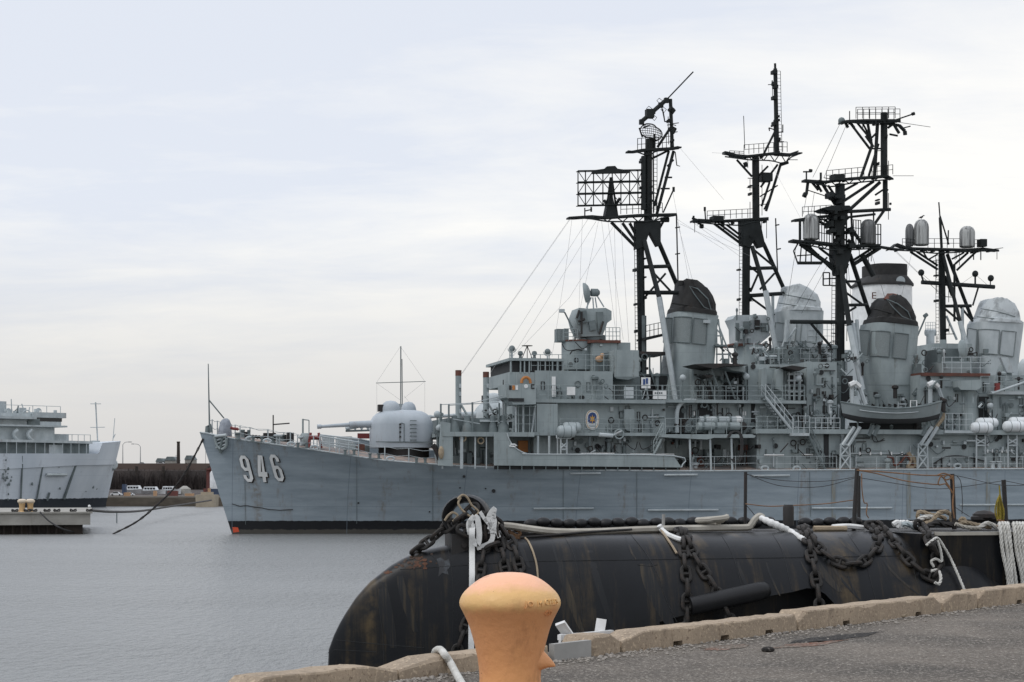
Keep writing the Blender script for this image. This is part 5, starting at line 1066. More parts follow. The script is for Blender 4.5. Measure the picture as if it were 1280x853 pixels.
# mainmast with three radomes
k4 = legs(S2, 'tripod_mast', [(1179, 432, 1177, 314, .28)], 'black')
legs(S2, 'mast_foot', [(1179, 520, 1179, 425, .29)], 'grey', k4)
legs(S2, 'mast_leg', [(1184, 318, 1216, 402, .16, .3, 1.5), (1179, 320, 1200, 402, .16, -.3, -1.5)], 'black', k4)
legs(S2, 'mast_leg_foot', [(1200, 402, 1210, 440, .22, -1.5, -2), (1183, 395, 1196, 425, .1), (1203, 385, 1203, 425, .14)], 'lgrey', k4)
legs(S2, 'mast_crossbar', [(1178, 383, 1214, 382.5, .15), (1181, 386, 1200, 402, .1), (1181, 345, 1190, 370, .12), (1193, 330, 1193, 402, .1), (1200, 383, 1216, 402, .1)], 'black', k4)
platform(S2, [(1116, 306), (1122, 304), (1136, 309), (1172, 310), (1215, 311), (1225, 309), (1249, 312), (1249, 314), (1220, 314), (1190, 316), (1168, 317), (1140, 314), (1120, 313), (1112, 312)], -.45, .45, k4)
legs(S2, 'platform_brace', [(1138, 315, 1172, 337, .11), (1146, 315, 1172, 332, .1), (1154, 315, 1160, 325, .07), (1160, 325, 1172, 318, .07), (1220, 315, 1196, 338, .1), (1210, 316, 1194, 330, .1), (1205, 316, 1190, 324, .08), (1230, 313, 1254, 310, .03), (1217, 316, 1217, 325, .05), (1226, 315, 1226, 325, .05)], 'black', k4)
radome(S2, 1143, 1160.5, 274.5, 307, -.1, 'radome', k4); radome(S2, 1132, 1142, 280, 308, .2, 'radomed', k4); radome(S2, 1200, 1218, 283, 309.5, -.1, 'radome', k4)
legs(S2, 'mast_pole', [(1177, 310, 1175, 272, .12), (1175, 272, 1173.5, 253, .06), (1175, 270, 1186, 306, .07), (1185, 306, 1185.5, 288, .06)], 'black', k4)
mast_rail(S2, 1128, 307, 1143, 308, -.42, k4, .6, 3); mast_rail(S2, 1160, 310, 1200, 310, -.42, k4, .8, 5); mast_rail(S2, 1218, 310, 1232, 309, -.42, k4, .7, 3); S2.box('platform_box', 'black', 1226, 299, 1234, 308, -.8, 0, k4)
y4 = legs(S2, 'signal_yard', [(1152, 353, 1243, 359, .19), (1155, 355, 1151.5, 343, .08), (1223, 359, 1216, 382, .08), (1219, 356, 1219, 343, .08)], 'black', k4)
for x, y in ((1151.5, 341), (1219, 342.5), (1238.5, 348)): MB().ball(S2.pt(x, y, 0), .3, 8).build('yard_lamp', 'black', y4)
for k in range(9): S2.box('yard_insulator', 'black', 1160 + 9.4 * k, 351.5 + .6 * k, 1162 + 9.4 * k, 354 + .6 * k, -.1, .1, y4)
legs(S2, 'yard_wire', [(1219, 343, 1200, 356, .012), (1219, 343, 1236, 358, .012), (1152, 342, 1165, 353, .012), (1238, 348, 1238, 358, .05)], 'wired', y4)
S2.ladder(1172, 440, 1171.5, 320, -.4, .28, k4, 'black')
rigging(S2, [(1116, 312, 0, 1180, 372, 0), (1140, 315, 0, 1120, 400, 0)], k4, 'wired')

def mast_clutter(F, par, cols, n, seed, m='black'):
    qq = random.Random(seed)
    for i in range(n):
        x0, y0, x1, y1, hw_ = qq.choice(cols); t = qq.random(); x, y = x0 + (x1 - x0) * t, y0 + (y1 - y0) * t; sd = qq.choice((-1, 1)); k = qq.random()
        if k < .45: w, h = qq.uniform(1, 3), qq.uniform(1.5, 4); F.box('mast_fitting', m, x + sd * hw_ - w / 2, y, x + sd * hw_ + w / 2, y + h, -.5, .2, par)
        elif k < .75: L_ = qq.uniform(3, 8); MB().tube(F.pt(x, y, -.2), F.pt(x + sd * (hw_ + L_), y + qq.uniform(-2, 2), -.2), .035, 5).build('mast_spur', m, par)
        else: L_ = qq.uniform(10, 24); MB().tube(F.pt(x + sd * (hw_ + 1.5), y, -.3), F.pt(x + sd * (hw_ + 1.5), y + L_, -.3), .03, 5).build('mast_conduit', m, par)
mast_clutter(S1, k1, [(800, 285, 803, 450, 6), (809, 195, 809, 262, 6), (838, 128, 840, 182, 2)], 34, 1); mast_clutter(S1, k2, [(1050, 320, 1050, 460, 7), (1104, 145, 1104, 255, 5), (1010, 225, 1116, 220, 1), (995, 303, 1100, 308, 2), (1055, 152, 1122, 151, 1)], 60, 2)
mast_clutter(S2, k3, [(932, 285, 932, 430, 7), (945, 205, 945, 265, 6), (910, 196, 1000, 193, 2), (970, 90, 971, 190, 3), (868, 277, 958, 276, 2)], 48, 3); mast_clutter(S2, k4, [(1178, 320, 1179, 430, 6), (1118, 311, 1245, 313, 2)], 34, 4)

# ------------------------------------------------------------------ rest of the second destroyer
S2.box('main_deckhouse', 'grey', 690, 538, 1340, 590, -5, 5); S2.box('upper_deckhouse', 'grey', 900, 482, 1040, 540, -3.4, 3.4); S2.box('after_deckhouse', 'grey', 1130, 470, 1340, 540, -3.4, 3.4)
S2.box('bridge_house', 'grey', 830, 470, 912, 540, -4, 4)
m = MB(); c = S2.pt(937, 470, -.5); m.lathe([(1.35, -1), (1.35, 2.6)], (c.x, -.5, c.z), 24).build('director_tub', 'grey', S2.root, ang=50)
d2 = S2.poly('gun_director', 'pale', [(916, 399), (920, 394), (958, 394), (962, 402), (962, 420), (950, 430), (922, 430), (921, 410)], -1.4, .8)
for x0, x1, y0, y1, mm_ in ((944, 950, 400, 412, 'iron'), (930, 938, 402, 416, 'greyd'), (952, 960, 404, 414, 'greyd'), (920, 924, 404, 426, 'greyd')): S2.box('director_casing', mm_, x0, y0, x1, y1, -1.6, -1.4, d2)
S2.box('director_rim', 'rust', 916, 430, 962, 432.5, -1.6, 1.2, d2)
m = MB(); c = S2.pt(985, 480, -2.6); m.lathe([(1.5, -1), (1.45, 1.0), (1.1, 3.1)], c, 22).build('net_covered_tub', 'greyd', S2.root)
legs(S2, 'derrick', [(971, 454, 985, 412, .08, -3, -3), (978, 454, 990, 420, .08, -3, -3), (962, 432, 964, 460, .06, -3, -3), (984, 400, 982, 428, .2, -3, -3), (995, 410, 984, 424, .12, -3, -3)], 'lgrey')
S2.rail(945, 455, 1045, 455, -3.6, 1.3, 9, m='pale'); S2.rail(1010, 428, 1042, 428, -2.4, 1.6, 4, m='pale')
S2.box('gallery', 'pale', 1004, 430, 1042, 434, -2.5, 1); S2.box('vent_house', 'grey', 1006, 436, 1046, 484, -2.2, 2)
S2.box('funnel_house', 'grey', 968, 440, 1026, 485, -2.7, 2.7)
S2.box('mast_house', 'grey', 1168, 430, 1215, 480, -2.5, 2); S2.rail(1165, 452, 1176, 452, -2.6, 1.2, 2, m='pale')
gear(S2, 940, 425, 1045, 482, -4.4, -3.5, 60, 61); gear(S2, 1150, 436, 1215, 470, -3.4, -2.6, 34, 62); gear(S2, 916, 392, 964, 432, -2.0, -1.65, 18, 63); gear(S2, 985, 425, 1046, 450, -3.4, -2.5, 24, 64)
clutter(S2, 960, 444, 1040, 482, -3.42, 20, 21, ('greyd', 'iron', 'lgrey')); clutter(S2, 1170, 434, 1212, 470, -2.52, 10, 22, ('greyd', 'iron', 'lgrey')); clutter(S2, 1008, 438, 1044, 470, -2.22, 10, 23, ('greyd', 'iron', 'lgrey'))
fm = legs(S2, 'flag_mast', [(501, 556, 501, 433, .05), (503, 506, 502.5, 449, .035), (470, 479, 532, 477, .03)], 'greyd')
S2.box('mast_step', 'lgrey', 496, 505, 508, 512, -.3, .3, fm); legs(S2, 'mast_step_post', [(501, 512, 501, 566, .3)], 'lgrey', fm)
rigging(S2, [(500, 434, 0, 471, 478, 0), (501, 434, 0, 531, 477, 0), (505, 495, 0, 522, 515, 0), (471, 479, 0, 471, 520, 0), (531, 478, 0, 531, 520, 0), (472, 480, 0, 500, 500, 0), (530, 478, 0, 505, 498, 0)], fm, 'wire', .008)

# ------------------------------------------------------------------ third ship: tall white funnel behind
S3 = Frame('support_ship', _O1, ANG, 46)
tag(S3.root, 'ship farthest back, its tall white funnel with letter E rising behind the dark mast', 'warship', 'grey warships moored side by side')
MB().loft([[(40 + x, s_ * w, z) for s_, z in ((-1, -1), (-1, 6), (1, 6), (1, -1))] for x, w in ((0, .5), (12, 5), (30, 8), (110, 8), (130, 4))]).build('hull', 'hull_pale', S3.root)
S3.box('deckhouse', 'pale', 1010, 440, 1225, 585, -5, 5)
f5 = MB()
def rr(F, x0, x1, y, hw, n=32):
    A, B = F.pt(x0, y, 0), F.pt(x1, y, 0); return [((A.x + B.x) / 2 + (B.x - A.x) / 2 * math.copysign(abs(math.cos(t)) ** .6, math.cos(t)), hw * math.copysign(abs(math.sin(t)) ** .6, math.sin(t)), A.z) for t in [2 * math.pi * i / n for i in range(n)]]
F5 = f5.loft([rr(S3, 1068, 1134, 442, 3), rr(S3, 1072, 1133, 357, 3)]).build('funnel', 'white', S3.root, ang=50)
MB().loft([rr(S3, 1070, 1135, 358.5, 3.1), rr(S3, 1070, 1135, 356, 3.1), rr(S3, 1080, 1129, 347, 2.6), rr(S3, 1083, 1128, 346, 2.5), rr(S3, 1083, 1128, 332, 2.5), rr(S3, 1085, 1127, 332, 2.4), rr(S3, 1086, 1126, 335, 2.3)]).build('funnel_top', 'soot', F5, ang=40)
m = MB(); m.lathe([(.5, -.1), (.45, .1)], S3.pt(1125.5, 351.5, -2.9), 14, 'y'); m.build('floodlight', 'lgrey', F5)
tv, tf = text_mesh('E', 1.35, .02); b_ = S3.pt(1089, 373.6, -3.02)
MB().add([(b_.x + x * .88, -3.03 - z, b_.z + y * .72) for x, y, z in tv], tf).build('funnel_letter', 'rust', F5, smooth=False)
m = MB(); S3.tubes(m, [(1163, 470, 1163, 414, .45), (1157, 416, 1169, 416, .35)], 0, .4, 10); tw = m.build('tower', 'pale', S3.root)
S3.rail(1157, 415, 1169, 415, -.6, 1.0, 4, tw, 'pale'); S3.box('gallery', 'pale', 1150, 452, 1180, 456, -2, 2, tw); S3.rail(1150, 452, 1180, 452, -2, 1.6, 7, tw, 'pale')
m = MB(); m.lathe([(.7, 0), (.8, .8), (.6, 1.5), (.1, 1.9)], S3.pt(1173, 452, -1), 14); m.build('small_radome', 'pale', tw)
S3.tubes(MB(), [(1147, 420, 1158, 394, .1), (1155, 396, 1159, 393, .2)], 0).build('signal_arm', 'greyd', S3.root)

# ================================================================== things carried on the 946 ship
def canister(x0, x1, y0, y1, v, m, label, group):
    a, b = S1.pt(x0, y1, v), S1.pt(x1, y0, v); r_ = (b.z - a.z) / 2; L_ = b.x - a.x; c = S1.world((a.x + L_ / 2, v, a.z + r_))
    root = empty('liferaft_canister', c - Vector((0, 0, r_)), ANG); tag(root, label, 'life raft', group)
    prof = [(.03, -L_ / 2), (r_ * .6, -L_ * .48), (r_ * .88, -L_ * .42), (r_, -L_ * .32), (r_, L_ * .32), (r_ * .88, L_ * .42), (r_ * .6, L_ * .48), (.03, L_ / 2)]
    MB().lathe(prof, (0, 0, r_), 22, 'x').build('shell', m, root, ang=60)
    for k in (-.2, .2): MB().lathe([(r_ + .006, -.022), (r_ + .006, .022)], (L_ * k, 0, r_), 22, 'x').build('strap', 'greyd', root)
g_ = 'life raft canisters on the ship side'
canister(1213.5, 1240.5, 528, 541.5, -6.3, 'raft', 'white life raft canister, the front one of the pair nearest the lifeboat', g_)
canister(1220, 1247, 522.5, 535.5, -5.5, 'raft', 'white life raft canister, the rear one of the pair nearest the lifeboat', g_)
canister(1254, 1281, 526.5, 540, -6.3, 'raft', 'white life raft canister, the front one of the pair cut by the photo edge', g_)
canister(1261, 1288, 521.5, 535, -5.5, 'raft', 'white life raft canister, the rear one of the pair cut by the photo edge', g_)
canister(696.5, 720, 532, 547, -6.4, 'raftg', 'grey life raft canister below the bridge, the front one of two', g_)
canister(703, 726, 528, 541.5, -5.6, 'raftg', 'grey life raft canister below the bridge, the rear one of two', g_)

# whaleboat in its davits
bt = empty('lifeboat', S1.world(S1.pt(1112, 530, -6.4)), ANG); tag(bt, 'grey open whaleboat with dark bottom slung in white-headed davits', 'lifeboat')
A_, B_ = S1.pt(1051, 505, -6.4), S1.pt(1177, 499, -6.4); L_ = B_.x - A_.x; uc = S1.pt(1112, 530, -6.4)
def boat_rows(zlo, zhi):
    rows = []
    for i in range(15):
        s_ = -1 + 2 * i / 14; w = 1.08 * (1 - abs(s_) ** 2.6) ** .75 + .03; sheer = .50 * s_ * s_ + (.12 if s_ > 0 else 0) * s_; keel = .42 * abs(s_) ** 3.2
        row = []
        zt = 1.12 + sheer
        for k in range(13):
            a = -1 + 2 * k / 12; z = keel + (zt - keel) * abs(a) ** 1.7 ; y = w * math.copysign(min(1, abs(a) ** .62), a)
            row.append(((A_.x + B_.x) / 2 - uc.x + s_ * L_ / 2 * (1 - .06 * (1 - abs(a))), y, z))
        rows.append(row)
    return rows
rows = boat_rows(0, 1)
def cut(f):
    mb = MB(); n = 13; vs_ = [x for r_ in rows for x in r_]; fs = []
    for i in range(len(rows) - 1):
        for k in range(n - 1):
            if f(k): fs.append((i * n + k, i * n + k + 1, (i + 1) * n + k + 1, (i + 1) * n + k))
    return mb.add(vs_, fs)
cut(lambda k: k in (0, 1, 2, 9, 10, 11)).build('hull', 'boat', bt); cut(lambda k: 3 <= k <= 8).build('bottom', 'boatb', bt)
MB().path([r_[0] for r_ in rows], .06, 6).build('gunwale', 'greyd', bt); MB().path([r_[12] for r_ in rows], .06, 6).build('gunwale', 'greyd', bt)
MB().path([(r_[1][0], r_[1][1] - .05, r_[1][2] - .05) for r_ in rows[2:11]], .04, 5).build('rubbing_strake', 'lgrey', bt)
for s_ in (-.5, -.1, .35): MB().box((s_ * L_ / 2 - .15, -.85, .95), (s_ * L_ / 2 + .15, .85, 1.0)).build('thwart', 'greyd', bt)
MB().path([(1.6, -.2, .9), (1.6, -.2, 1.75), (2.1, -.2, 1.75), (2.1, -.2, .9)], .05, 5).build('grab_frame', 'white', bt)

# gull on a radome
gl = S2.world(S2.pt(1151.5, 274.5, -1)); gu = empty('gull', gl, ANG); tag(gu, 'small dark bird perched on top of a mast radome', 'bird')
mb = MB(); mb.path([(-.26, 0, .10), (-.18, 0, .13), (-.08, 0, .17), (.05, 0, .20), (.13, 0, .25), (.17, 0, .32), (.22, 0, .345), (.28, 0, .34), (.34, 0, .33)], .05, 8, radii=[.012, .035, .075, .09, .07, .045, .05, .035, .008]); mb.tube((0, .02, .12), (0.01, .03, 0), .012, 5); mb.tube((0, -.02, .12), (.01, -.03, 0), .012, 5); mb.build('body', 'iron', gu)

# ================================================================== grey ship on the left, farther off
class FrameL(Frame): pass
O3 = Pz(131, 634, 0); LA = R(225)
S4 = Frame('naval_ship', O3, LA)
tag(S4.root, 'pale grey ship on the left, bow to the right, with long dark deck gallery', 'warship')
def lz(px, py, v): return S4.pt(px, py, v)
us4 = [0, 1, 2, 4, 6, 9, 12, 16, 20, 26, 34, 44, 60, 80]
bw4 = [.1, .5, .9, 1.8, 2.7, 4.0, 5.2, 6.4, 7.2, 7.9, 8.3, 8.5, 8.5, 8]; bd4 = [.3, 2.2, 3.4, 5.0, 6.0, 7.0, 7.7, 8.2, 8.5, 8.7, 8.8, 8.8, 8.8, 8.4]
GU = S4.pt(106, 562, 5.5).x; us4 = sorted(us4 + [GU - .75, GU - .3]); bd4 = [float(np.interp(u, [0, 1, 2, 4, 6, 9, 12, 16, 20, 26, 34, 44, 60, 80], bd4)) for u in us4]; bw4 = [float(np.interp(u, [0, 1, 2, 4, 6, 9, 12, 16, 20, 26, 34, 44, 60, 80], bw4)) for u in us4]; print('GU', GU)
rows = []
for u, bw_, bd_ in zip(us4, bw4, bd4):
    zt = float(np.interp(u, [0, GU - .75, GU - .3, 30, 80], [9.75, 9.3, 7.75, 7.5, 7.4])); kn = float(np.interp(u, [0, 10, 30, 80], [6.2, 6.0, 5.0, 4.6])); row = []
    for z, b in ((-1, bw_), (0, bw_), (1.4, bw_ * .9 + bd_ * .1), (2.8, bw_ * .72 + bd_ * .28), (kn, bw_ * .30 + bd_ * .70), (kn + .05, bw_ * .2 + bd_ * .8), (zt, bd_)):
        rake = 0 if z <= 0 else -2.4 * (z / 9.75) ** .9 * max(0, 1 - u / 30); row.append((u + rake, b, z))
    rows.append(row + [(x, -y, z) for x, y, z in reversed(row)])
MB().loft(rows, closed=True).build('hull', 'hull_pale', S4.root, ang=20)
def L4(name, m, u0, u1, z0, z1, w, parent=None): return MB().box((u0, -w, z0), (u1, w, z1)).build(name, m, parent or S4.root)
u_at = lambda px: S4.pt(px, 560, 7).x
def hull_slab(name, m, z0, z1, ins, u0=None):
    u0 = u0 or GU - .3; st_ = [u0] + [u for u in us4 if u > u0 + .1]; b_ = [float(np.interp(u, us4, bd4)) - ins for u in st_]
    o_ = [(u, -b) for u, b in zip(st_, b_)] + [(u, b) for u, b in reversed(list(zip(st_, b_)))]
    return MB().loft([[(x, y, z0) for x, y in o_], [(x, y, z1) for x, y in o_]]).build(name, m, S4.root, ang=20)
hull_slab('gallery', 'greyd', 7.2, 9.2, .9, GU - 1.0); hull_slab('weather_deck', 'pale', 9.15, 9.5, .03, GU - 1.0)
for k in range(40): u_ = GU + .2 + k * 1.55; y_ = float(np.interp(u_, us4, bd4)) - .15; MB().tube((u_, y_, 7.4), (u_, y_, 9.2), .06, 5).build('gallery_post', 'pale', S4.root)
for k in range(7): u_ = S4.pt(77 - 2.6 * k, 560, 6.8).x; y_ = float(np.interp(u_, us4, bd4)) - .95; MB().box((u_ - .22, y_ - .3, 7.45), (u_ + .22, y_ + .2, 8.9)).build('gallery_locker', 'pale', S4.root)
u0 = S4.pt(76, 545, 6.3).x; hz_ = lambda py: 4 + (600 - py) / FPX * 272
L4('deckhouse', 'pale', u0 + 1, 80, 9.5, 13.2, 6.3); L4('bridge_deck', 'lgrey', u0 - .5, 80, hz_(535), hz_(533), 7.2); L4('bridge', 'pale', u0, 80, hz_(533), hz_(526), 6.4)
L4('bridge_windows', 'glass', u0 - .1, u0 + 4, hz_(528), hz_(523.5), 6.45); L4('bridge_roof', 'lgrey', u0 - .7, u0 + 4.6, hz_(523.5), hz_(517), 6.6); L4('upper_deck', 'lgrey', u0 + 4.5, 80, hz_(526), hz_(523), 7.4)
L4('step_house', 'pale', S4.pt(86, 548, 5.5).x, u0 + 1.5, 9.4, hz_(543), 5.5); L4('upper_house', 'pale', S4.pt(8, 510, 4).x, 80, hz_(522), hz_(504), 4); L4('dark_bay', 'greyd', S4.pt(50, 530, 6.6).x, S4.pt(35, 530, 6.6).x, hz_(534), hz_(525), 6.6)
q = random.Random(5)
for i in range(16):
    c = S4.pt(q.uniform(6, 50), q.uniform(513, 521), q.uniform(3, 5.5)); w = q.uniform(.2, .5); m = MB()
    if i % 3 == 0: m.path([c + Vector((w * 1.4 * math.cos(t), 0, w * 1.4 * math.sin(t))) for t in np.linspace(0, 6.28, 13)[:-1]], .08, 5, closed=True)
    elif i % 3 == 1: m.tube(c - Vector((0, 0, .6)), c + Vector((q.uniform(-.6, .6), 0, .9)), .08, 6)
    else: m.box(c - Vector((w, w, .7)), c + Vector((w, w, w)))
    m.build('deck_gear', q.choice(('lgrey', 'greyd', 'pale')), S4.root)
for x in (18, 36):
    m = MB(); m.path(smooth_pts([S4.pt(x + a, y, 7) for a, y in ((4, 538), (0, 541), (-1, 545), (2, 549), (7, 553))], 5), .28, 8); m.build('boat_davit', 'lgrey', S4.root)
for x0, y0, x1, y1, r_ in ((15, 525, 14, 499, .07), (69, 518, 69, 513, .25), (122, 552, 119.5, 503, .10), (113, 534.5, 131, 534.2, .05), (113, 505, 126, 505, .05), (141, 552, 143.5, 523, .05), (141, 549, 144, 543, .07), (28, 560, 34, 525, .16)):
    MB().tube(S4.pt(x0, y0, 3 if x0 < 100 else 0), S4.pt(x1, y1, 3 if x0 < 100 else 0), r_, 6).build('mast', 'lgrey', S4.root)
S4.box('mast_step', 'pale', 125, 553.5, 117, 551, .5, -.5)
m = MB(); m.lathe([(.7, -.6), (.9, -.2), (.9, .2), (.6, .6)], S4.pt(140, 581, 1.5), 12, 'y'); m.build('hawse_bolster', 'pale', S4.root)
q = random.Random(3)
def l_side(px, py, o=.05):
    v = 6.
    for _ in range(14):
        p = S4.pt(px, py, v); z = p.z; u = p.x; kn = 5.4; t = min(1, max(0, z / 8)); v = float(np.interp(u, us4, bw4) * (1 - t) + np.interp(u, us4, bd4) * t) * (1 if z > 0 else 1) + o
    return S4.pt(px, py, v)
for x0, y0, x1, y1, r_ in ((95, 580, 80, 624, .2), (54, 580, 46, 625, .12), (28, 580, 26, 626, .12), (62, 616, 59, 626, .15), (28, 570, 28, 580, .05)):
    MB().path([l_side(x0 + (x1 - x0) * k / 8, y0 + (y1 - y0) * k / 8, .12) for k in range(9)], r_, 6).build('hull_chain_run', 'greyd', S4.root)
MB().path([l_side(58 + 25 * k / 5, 593.5, .25) for k in range(6)], .22, 6).build('hull_ledge', 'pale', S4.root)
for i in range(26):
    x, y = (q.gauss(9, 3), q.gauss(595, 9)) if i < 16 else (q.uniform(5, 125), q.uniform(572, 615))
    p = l_side(x, y, .12); w = q.uniform(.08, .25); MB().ball(p, w * .8, 7, (1, .5, 1.3)).build('rust_spot', 'greyd', S4.root)
m = MB()
for k in range(14): a = S4.pt(88 - k * 6.5, 552, 8) if False else Vector((u0 - 5 + k * 1.0, 6.0, 9.4)); m.tube(a, a + Vector((0, 0, 1.0)), .05, 5)
m.tube((u0 - 5, 6.0, 10.4), (u0 + 8, 6.0, 10.4), .04, 5); m.build('railing', 'lgrey', S4.root)
m = MB()
for k in range(12): a = Vector((u0 + k * 2.2, 6.2, hz_(517))); m.tube(a, a + Vector((0, 0, .9)), .05, 5)
m.tube((u0, 6.2, hz_(517) + .9), (u0 + 24.2, 6.2, hz_(517) + .9), .04, 5); m.build('railing', 'lgrey', S4.root)

# ================================================================== far-left finger pier
FPA = R(12.5); pr = empty('finger_pier', Pz(113, 668, 0), FPA); tag(pr, 'low concrete finger pier on dark sheet piling at the left edge', 'pier')
Yp = pr.location.y; zp = EYE - 40 / FPX * Yp; xr = -.0; x_of = lambda px: (px - 640) / FPX * Yp - pr.location.x
def fpp(px, y, z): x = x_of(px); return Vector((pr.location.x + x * math.cos(FPA) - y * math.sin(FPA), Yp + x * math.sin(FPA) + y * math.cos(FPA), z))
MB().box((-70, 0, zp - .95), (0, 22, zp - .12)).build('deck_beam', 'pilepier', pr); MB().box((-70, -.12, zp - .12), (.15, 22.1, zp)).build('deck_slab', 'pilepier', pr)
mb = MB(); o_ = []
for k in range(110):
    x = -70 + k * .62; o_ += [(x, .55), (x + .2, .85), (x + .42, .85), (x + .55, .55)]
o_ = [p for p in o_ if p[0] < -.6] + [(-.55, .55)]
mb.add([(x, y, z) for x, y in o_ for z in (-1, zp - .95)], [(2 * i, 2 * i + 2, 2 * i + 3, 2 * i + 1) for i in range(len(o_) - 1)]); mb.box((-1.0, .9, -1), (-.6, 22, zp - .95))
mb.build('sheet_piling', 'piling', pr, smooth=False)
for px_, lab in ((29.5, 'cream topped amber bollard on the far finger pier, the left of a pair'), (39.5, 'cream topped amber bollard on the far finger pier, the right of a pair')):
    b = empty('mooring_bollard', fpp(px_, 1.2, zp)); tag(b, lab, 'bollard', 'bollards on the far pier')
    MB().lathe([(.34, 0), (.24, .08), (.20, .4), (.24, .62)], (0, 0, 0), 18).build('post', 'bollamber', b); MB().lathe([(.24, .62), (.33, .72), (.33, .84), (.22, .93), (.02, .95)], (0, 0, 0), 18).build('cap', 'bollpale', b)
for px_, s_ in ((21, .3), (36, .35), (44, .25), (60, .3), (72, .35), (92, .32), (112, .3)):
    m = MB(); m.path([fpp(px_, .9, zp) + Vector((.22 * math.cos(t), .15 * math.sin(t), .09 + .09 * math.sin(2 * t))) for t in np.linspace(0, 6.28, 11)[:-1]], .06, 6, closed=True)
    o = m.build('mooring_cleat', 'iron', None); tag(o, 'black iron fittings along the edge of the far finger pier', 'cleat', 'cleats on the far pier')
m = MB(); p_ = fpp(112, 8, zp); m.ball(p_ + Vector((0, 0, .3)), .12, 8); m.tube(p_, p_ + Vector((0, 0, .25)), .05, 6); tag(m.build('pier_lamp', 'white'), 'small white lamp at the right end of the far finger pier', 'lamp')
def cable(name, pts, r, m, label, cat, group=None, k=10, n=7):
    o = MB().path(smooth_pts(pts, k), r, n).build(name, m); tag(o, label, cat, group); return o

# ------------------------------------------------------------------ chains made of single links
def link_mesh(L_, W_, r_, m, stud=True):
    mb = MB(); pts = []; h = L_ / 2 - W_ / 2
    for i in range(7): t = math.pi * i / 6; pts.append((h + (W_ / 2 - r_) * math.sin(t), (W_ / 2 - r_) * math.cos(t), 0))
    for i in range(7): t = math.pi + math.pi * i / 6; pts.append((-h + (W_ / 2 - r_) * math.sin(t), (W_ / 2 - r_) * math.cos(t), 0))
    mb.path(pts, r_, 7, closed=True)
    if stud: mb.tube((0, W_ / 2 - r_, 0), (0, -W_ / 2 + r_, 0), r_ * .8, 6)
    o = mb.build('link_source', m); me = o.data; bpy.data.objects.remove(o); return me
LINK = link_mesh(.36, .225, .037, 'chain'); LINK_S = link_mesh(.20, .12, .024, 'chain', False); LINK_B = link_mesh(.62, .36, .07, 'chain')
LINK_T = link_mesh(.42, .17, .042, 'iron', False)
def chain(pts, label, link=LINK, pitch=.255, group=None, up=Vector((0, -1, .4)), limit=100):
    p = resample(smooth_pts(pts, 12), pitch)
    root = empty('chain', p[0]); tag(root, label, 'chain', group)
    for i in range(min(limit, len(p) - 1)):
        c = (p[i] + p[i + 1]) / 2 - p[0]; t = (p[i + 1] - p[i]).normalized(); n = (up - t * up.dot(t)); n = n.normalized() if n.length > .05 else t.orthogonal().normalized()
        b = n.cross(t); 
        if i % 2: n, b = b, -n
        a_ = rnd.uniform(-.25, .25); n, b = n * math.cos(a_) + b * math.sin(a_), b * math.cos(a_) - n * math.sin(a_)
        o = bpy.data.objects.new('link', link); COL.objects.link(o); o.parent = root
        o.matrix_local = Matrix((( t.x, b.x, n.x, c.x), (t.y, b.y, n.y, c.y), (t.z, b.z, n.z, c.z), (0, 0, 0, 1)))
    return root

bowp = S1.world(S1.pt(254, 549, -.2)); wat = Pz(140, 667.5, .02); mid = bowp.lerp(wat, .5) + Vector((0, 0, -1.15))
a_ = [bowp] + [P(x, y, bowp.y + (wat.y - bowp.y) * k) for x, y, k in ((234.7, 585.5, .2), (218, 610, .4), (195, 632.7, .6), (170.7, 652.5, .8))] + [wat + Vector((0, 0, -.05))]
chain(a_, 'long anchor chain hanging from the destroyer bow down into the water', LINK_T, .335)
Yc = Yp + 3
far_end = P(262, 628, 250); st = fpp(112.5, .8, zp + .1)
cable('pier_chain', [st, P(140, 640, 152), P(175, 639, 172), P(212, 633.5, 205), P(264, 625.5, 250)], .10, 'iron', 'slack dark mooring line from the finger pier towards the far quay', 'mooring line')
s2_ = fpp(52, -.2, zp); cable('pier_hawser', [s2_, P(62, 652, Yp - 1.5), P(80, 662, Yp - 1.6), Pz(102, 667, 0.0)], .06, 'wired', 'dark hawser sagging down the face of the finger pier into the water', 'mooring line')
m = MB(); b0 = Pz(146, 661, -.5); m.tube(b0, b0 + Vector((0, 0, 1.6)), .05, 6); tag(m.build('marker_stake', 'greyd'), 'thin stake standing in the water right of the finger pier', 'stake')

# ================================================================== far bank
BY = 290.
bank = MB(); xs = np.linspace(-700, 900, 60); prof = [(-1, 291, 0), (1.25, 291, 0), (1.5, 300, .0), (1.9, 380, .2), (2.1, 398, .3), (6.4, 420, .9), (7.3, 428, .8), (7.2, 445, .4), (6.6, 900, .6), (6.6, 5500, .5)]
rb = random.Random(5)
bank.loft([[(x, y + (0 if i < 2 else rb.uniform(-2, 2)), z + rb.uniform(-.5, .5) * w) for i, (z, y, w) in enumerate(prof)] for x in xs], closed=False, caps=False)
tag(bank.build('bank_terrain', 'bank'), 'bare brown bank beyond the harbour', None, None, 'structure')
tag(MB().box((-700, 289, -1), (900, 291.0, 1.30)).build('quay_wall', 'quay'), 'old timber quay wall along the far shore', 'quay wall')
tag(MB().box((-700, 291.2, 1.28), (900, 396, 1.50)).build('quay_ground', 'lot'), 'gravel yard behind the far quay', None, None, 'structure')
def bx(px): return (px - 640) / FPX
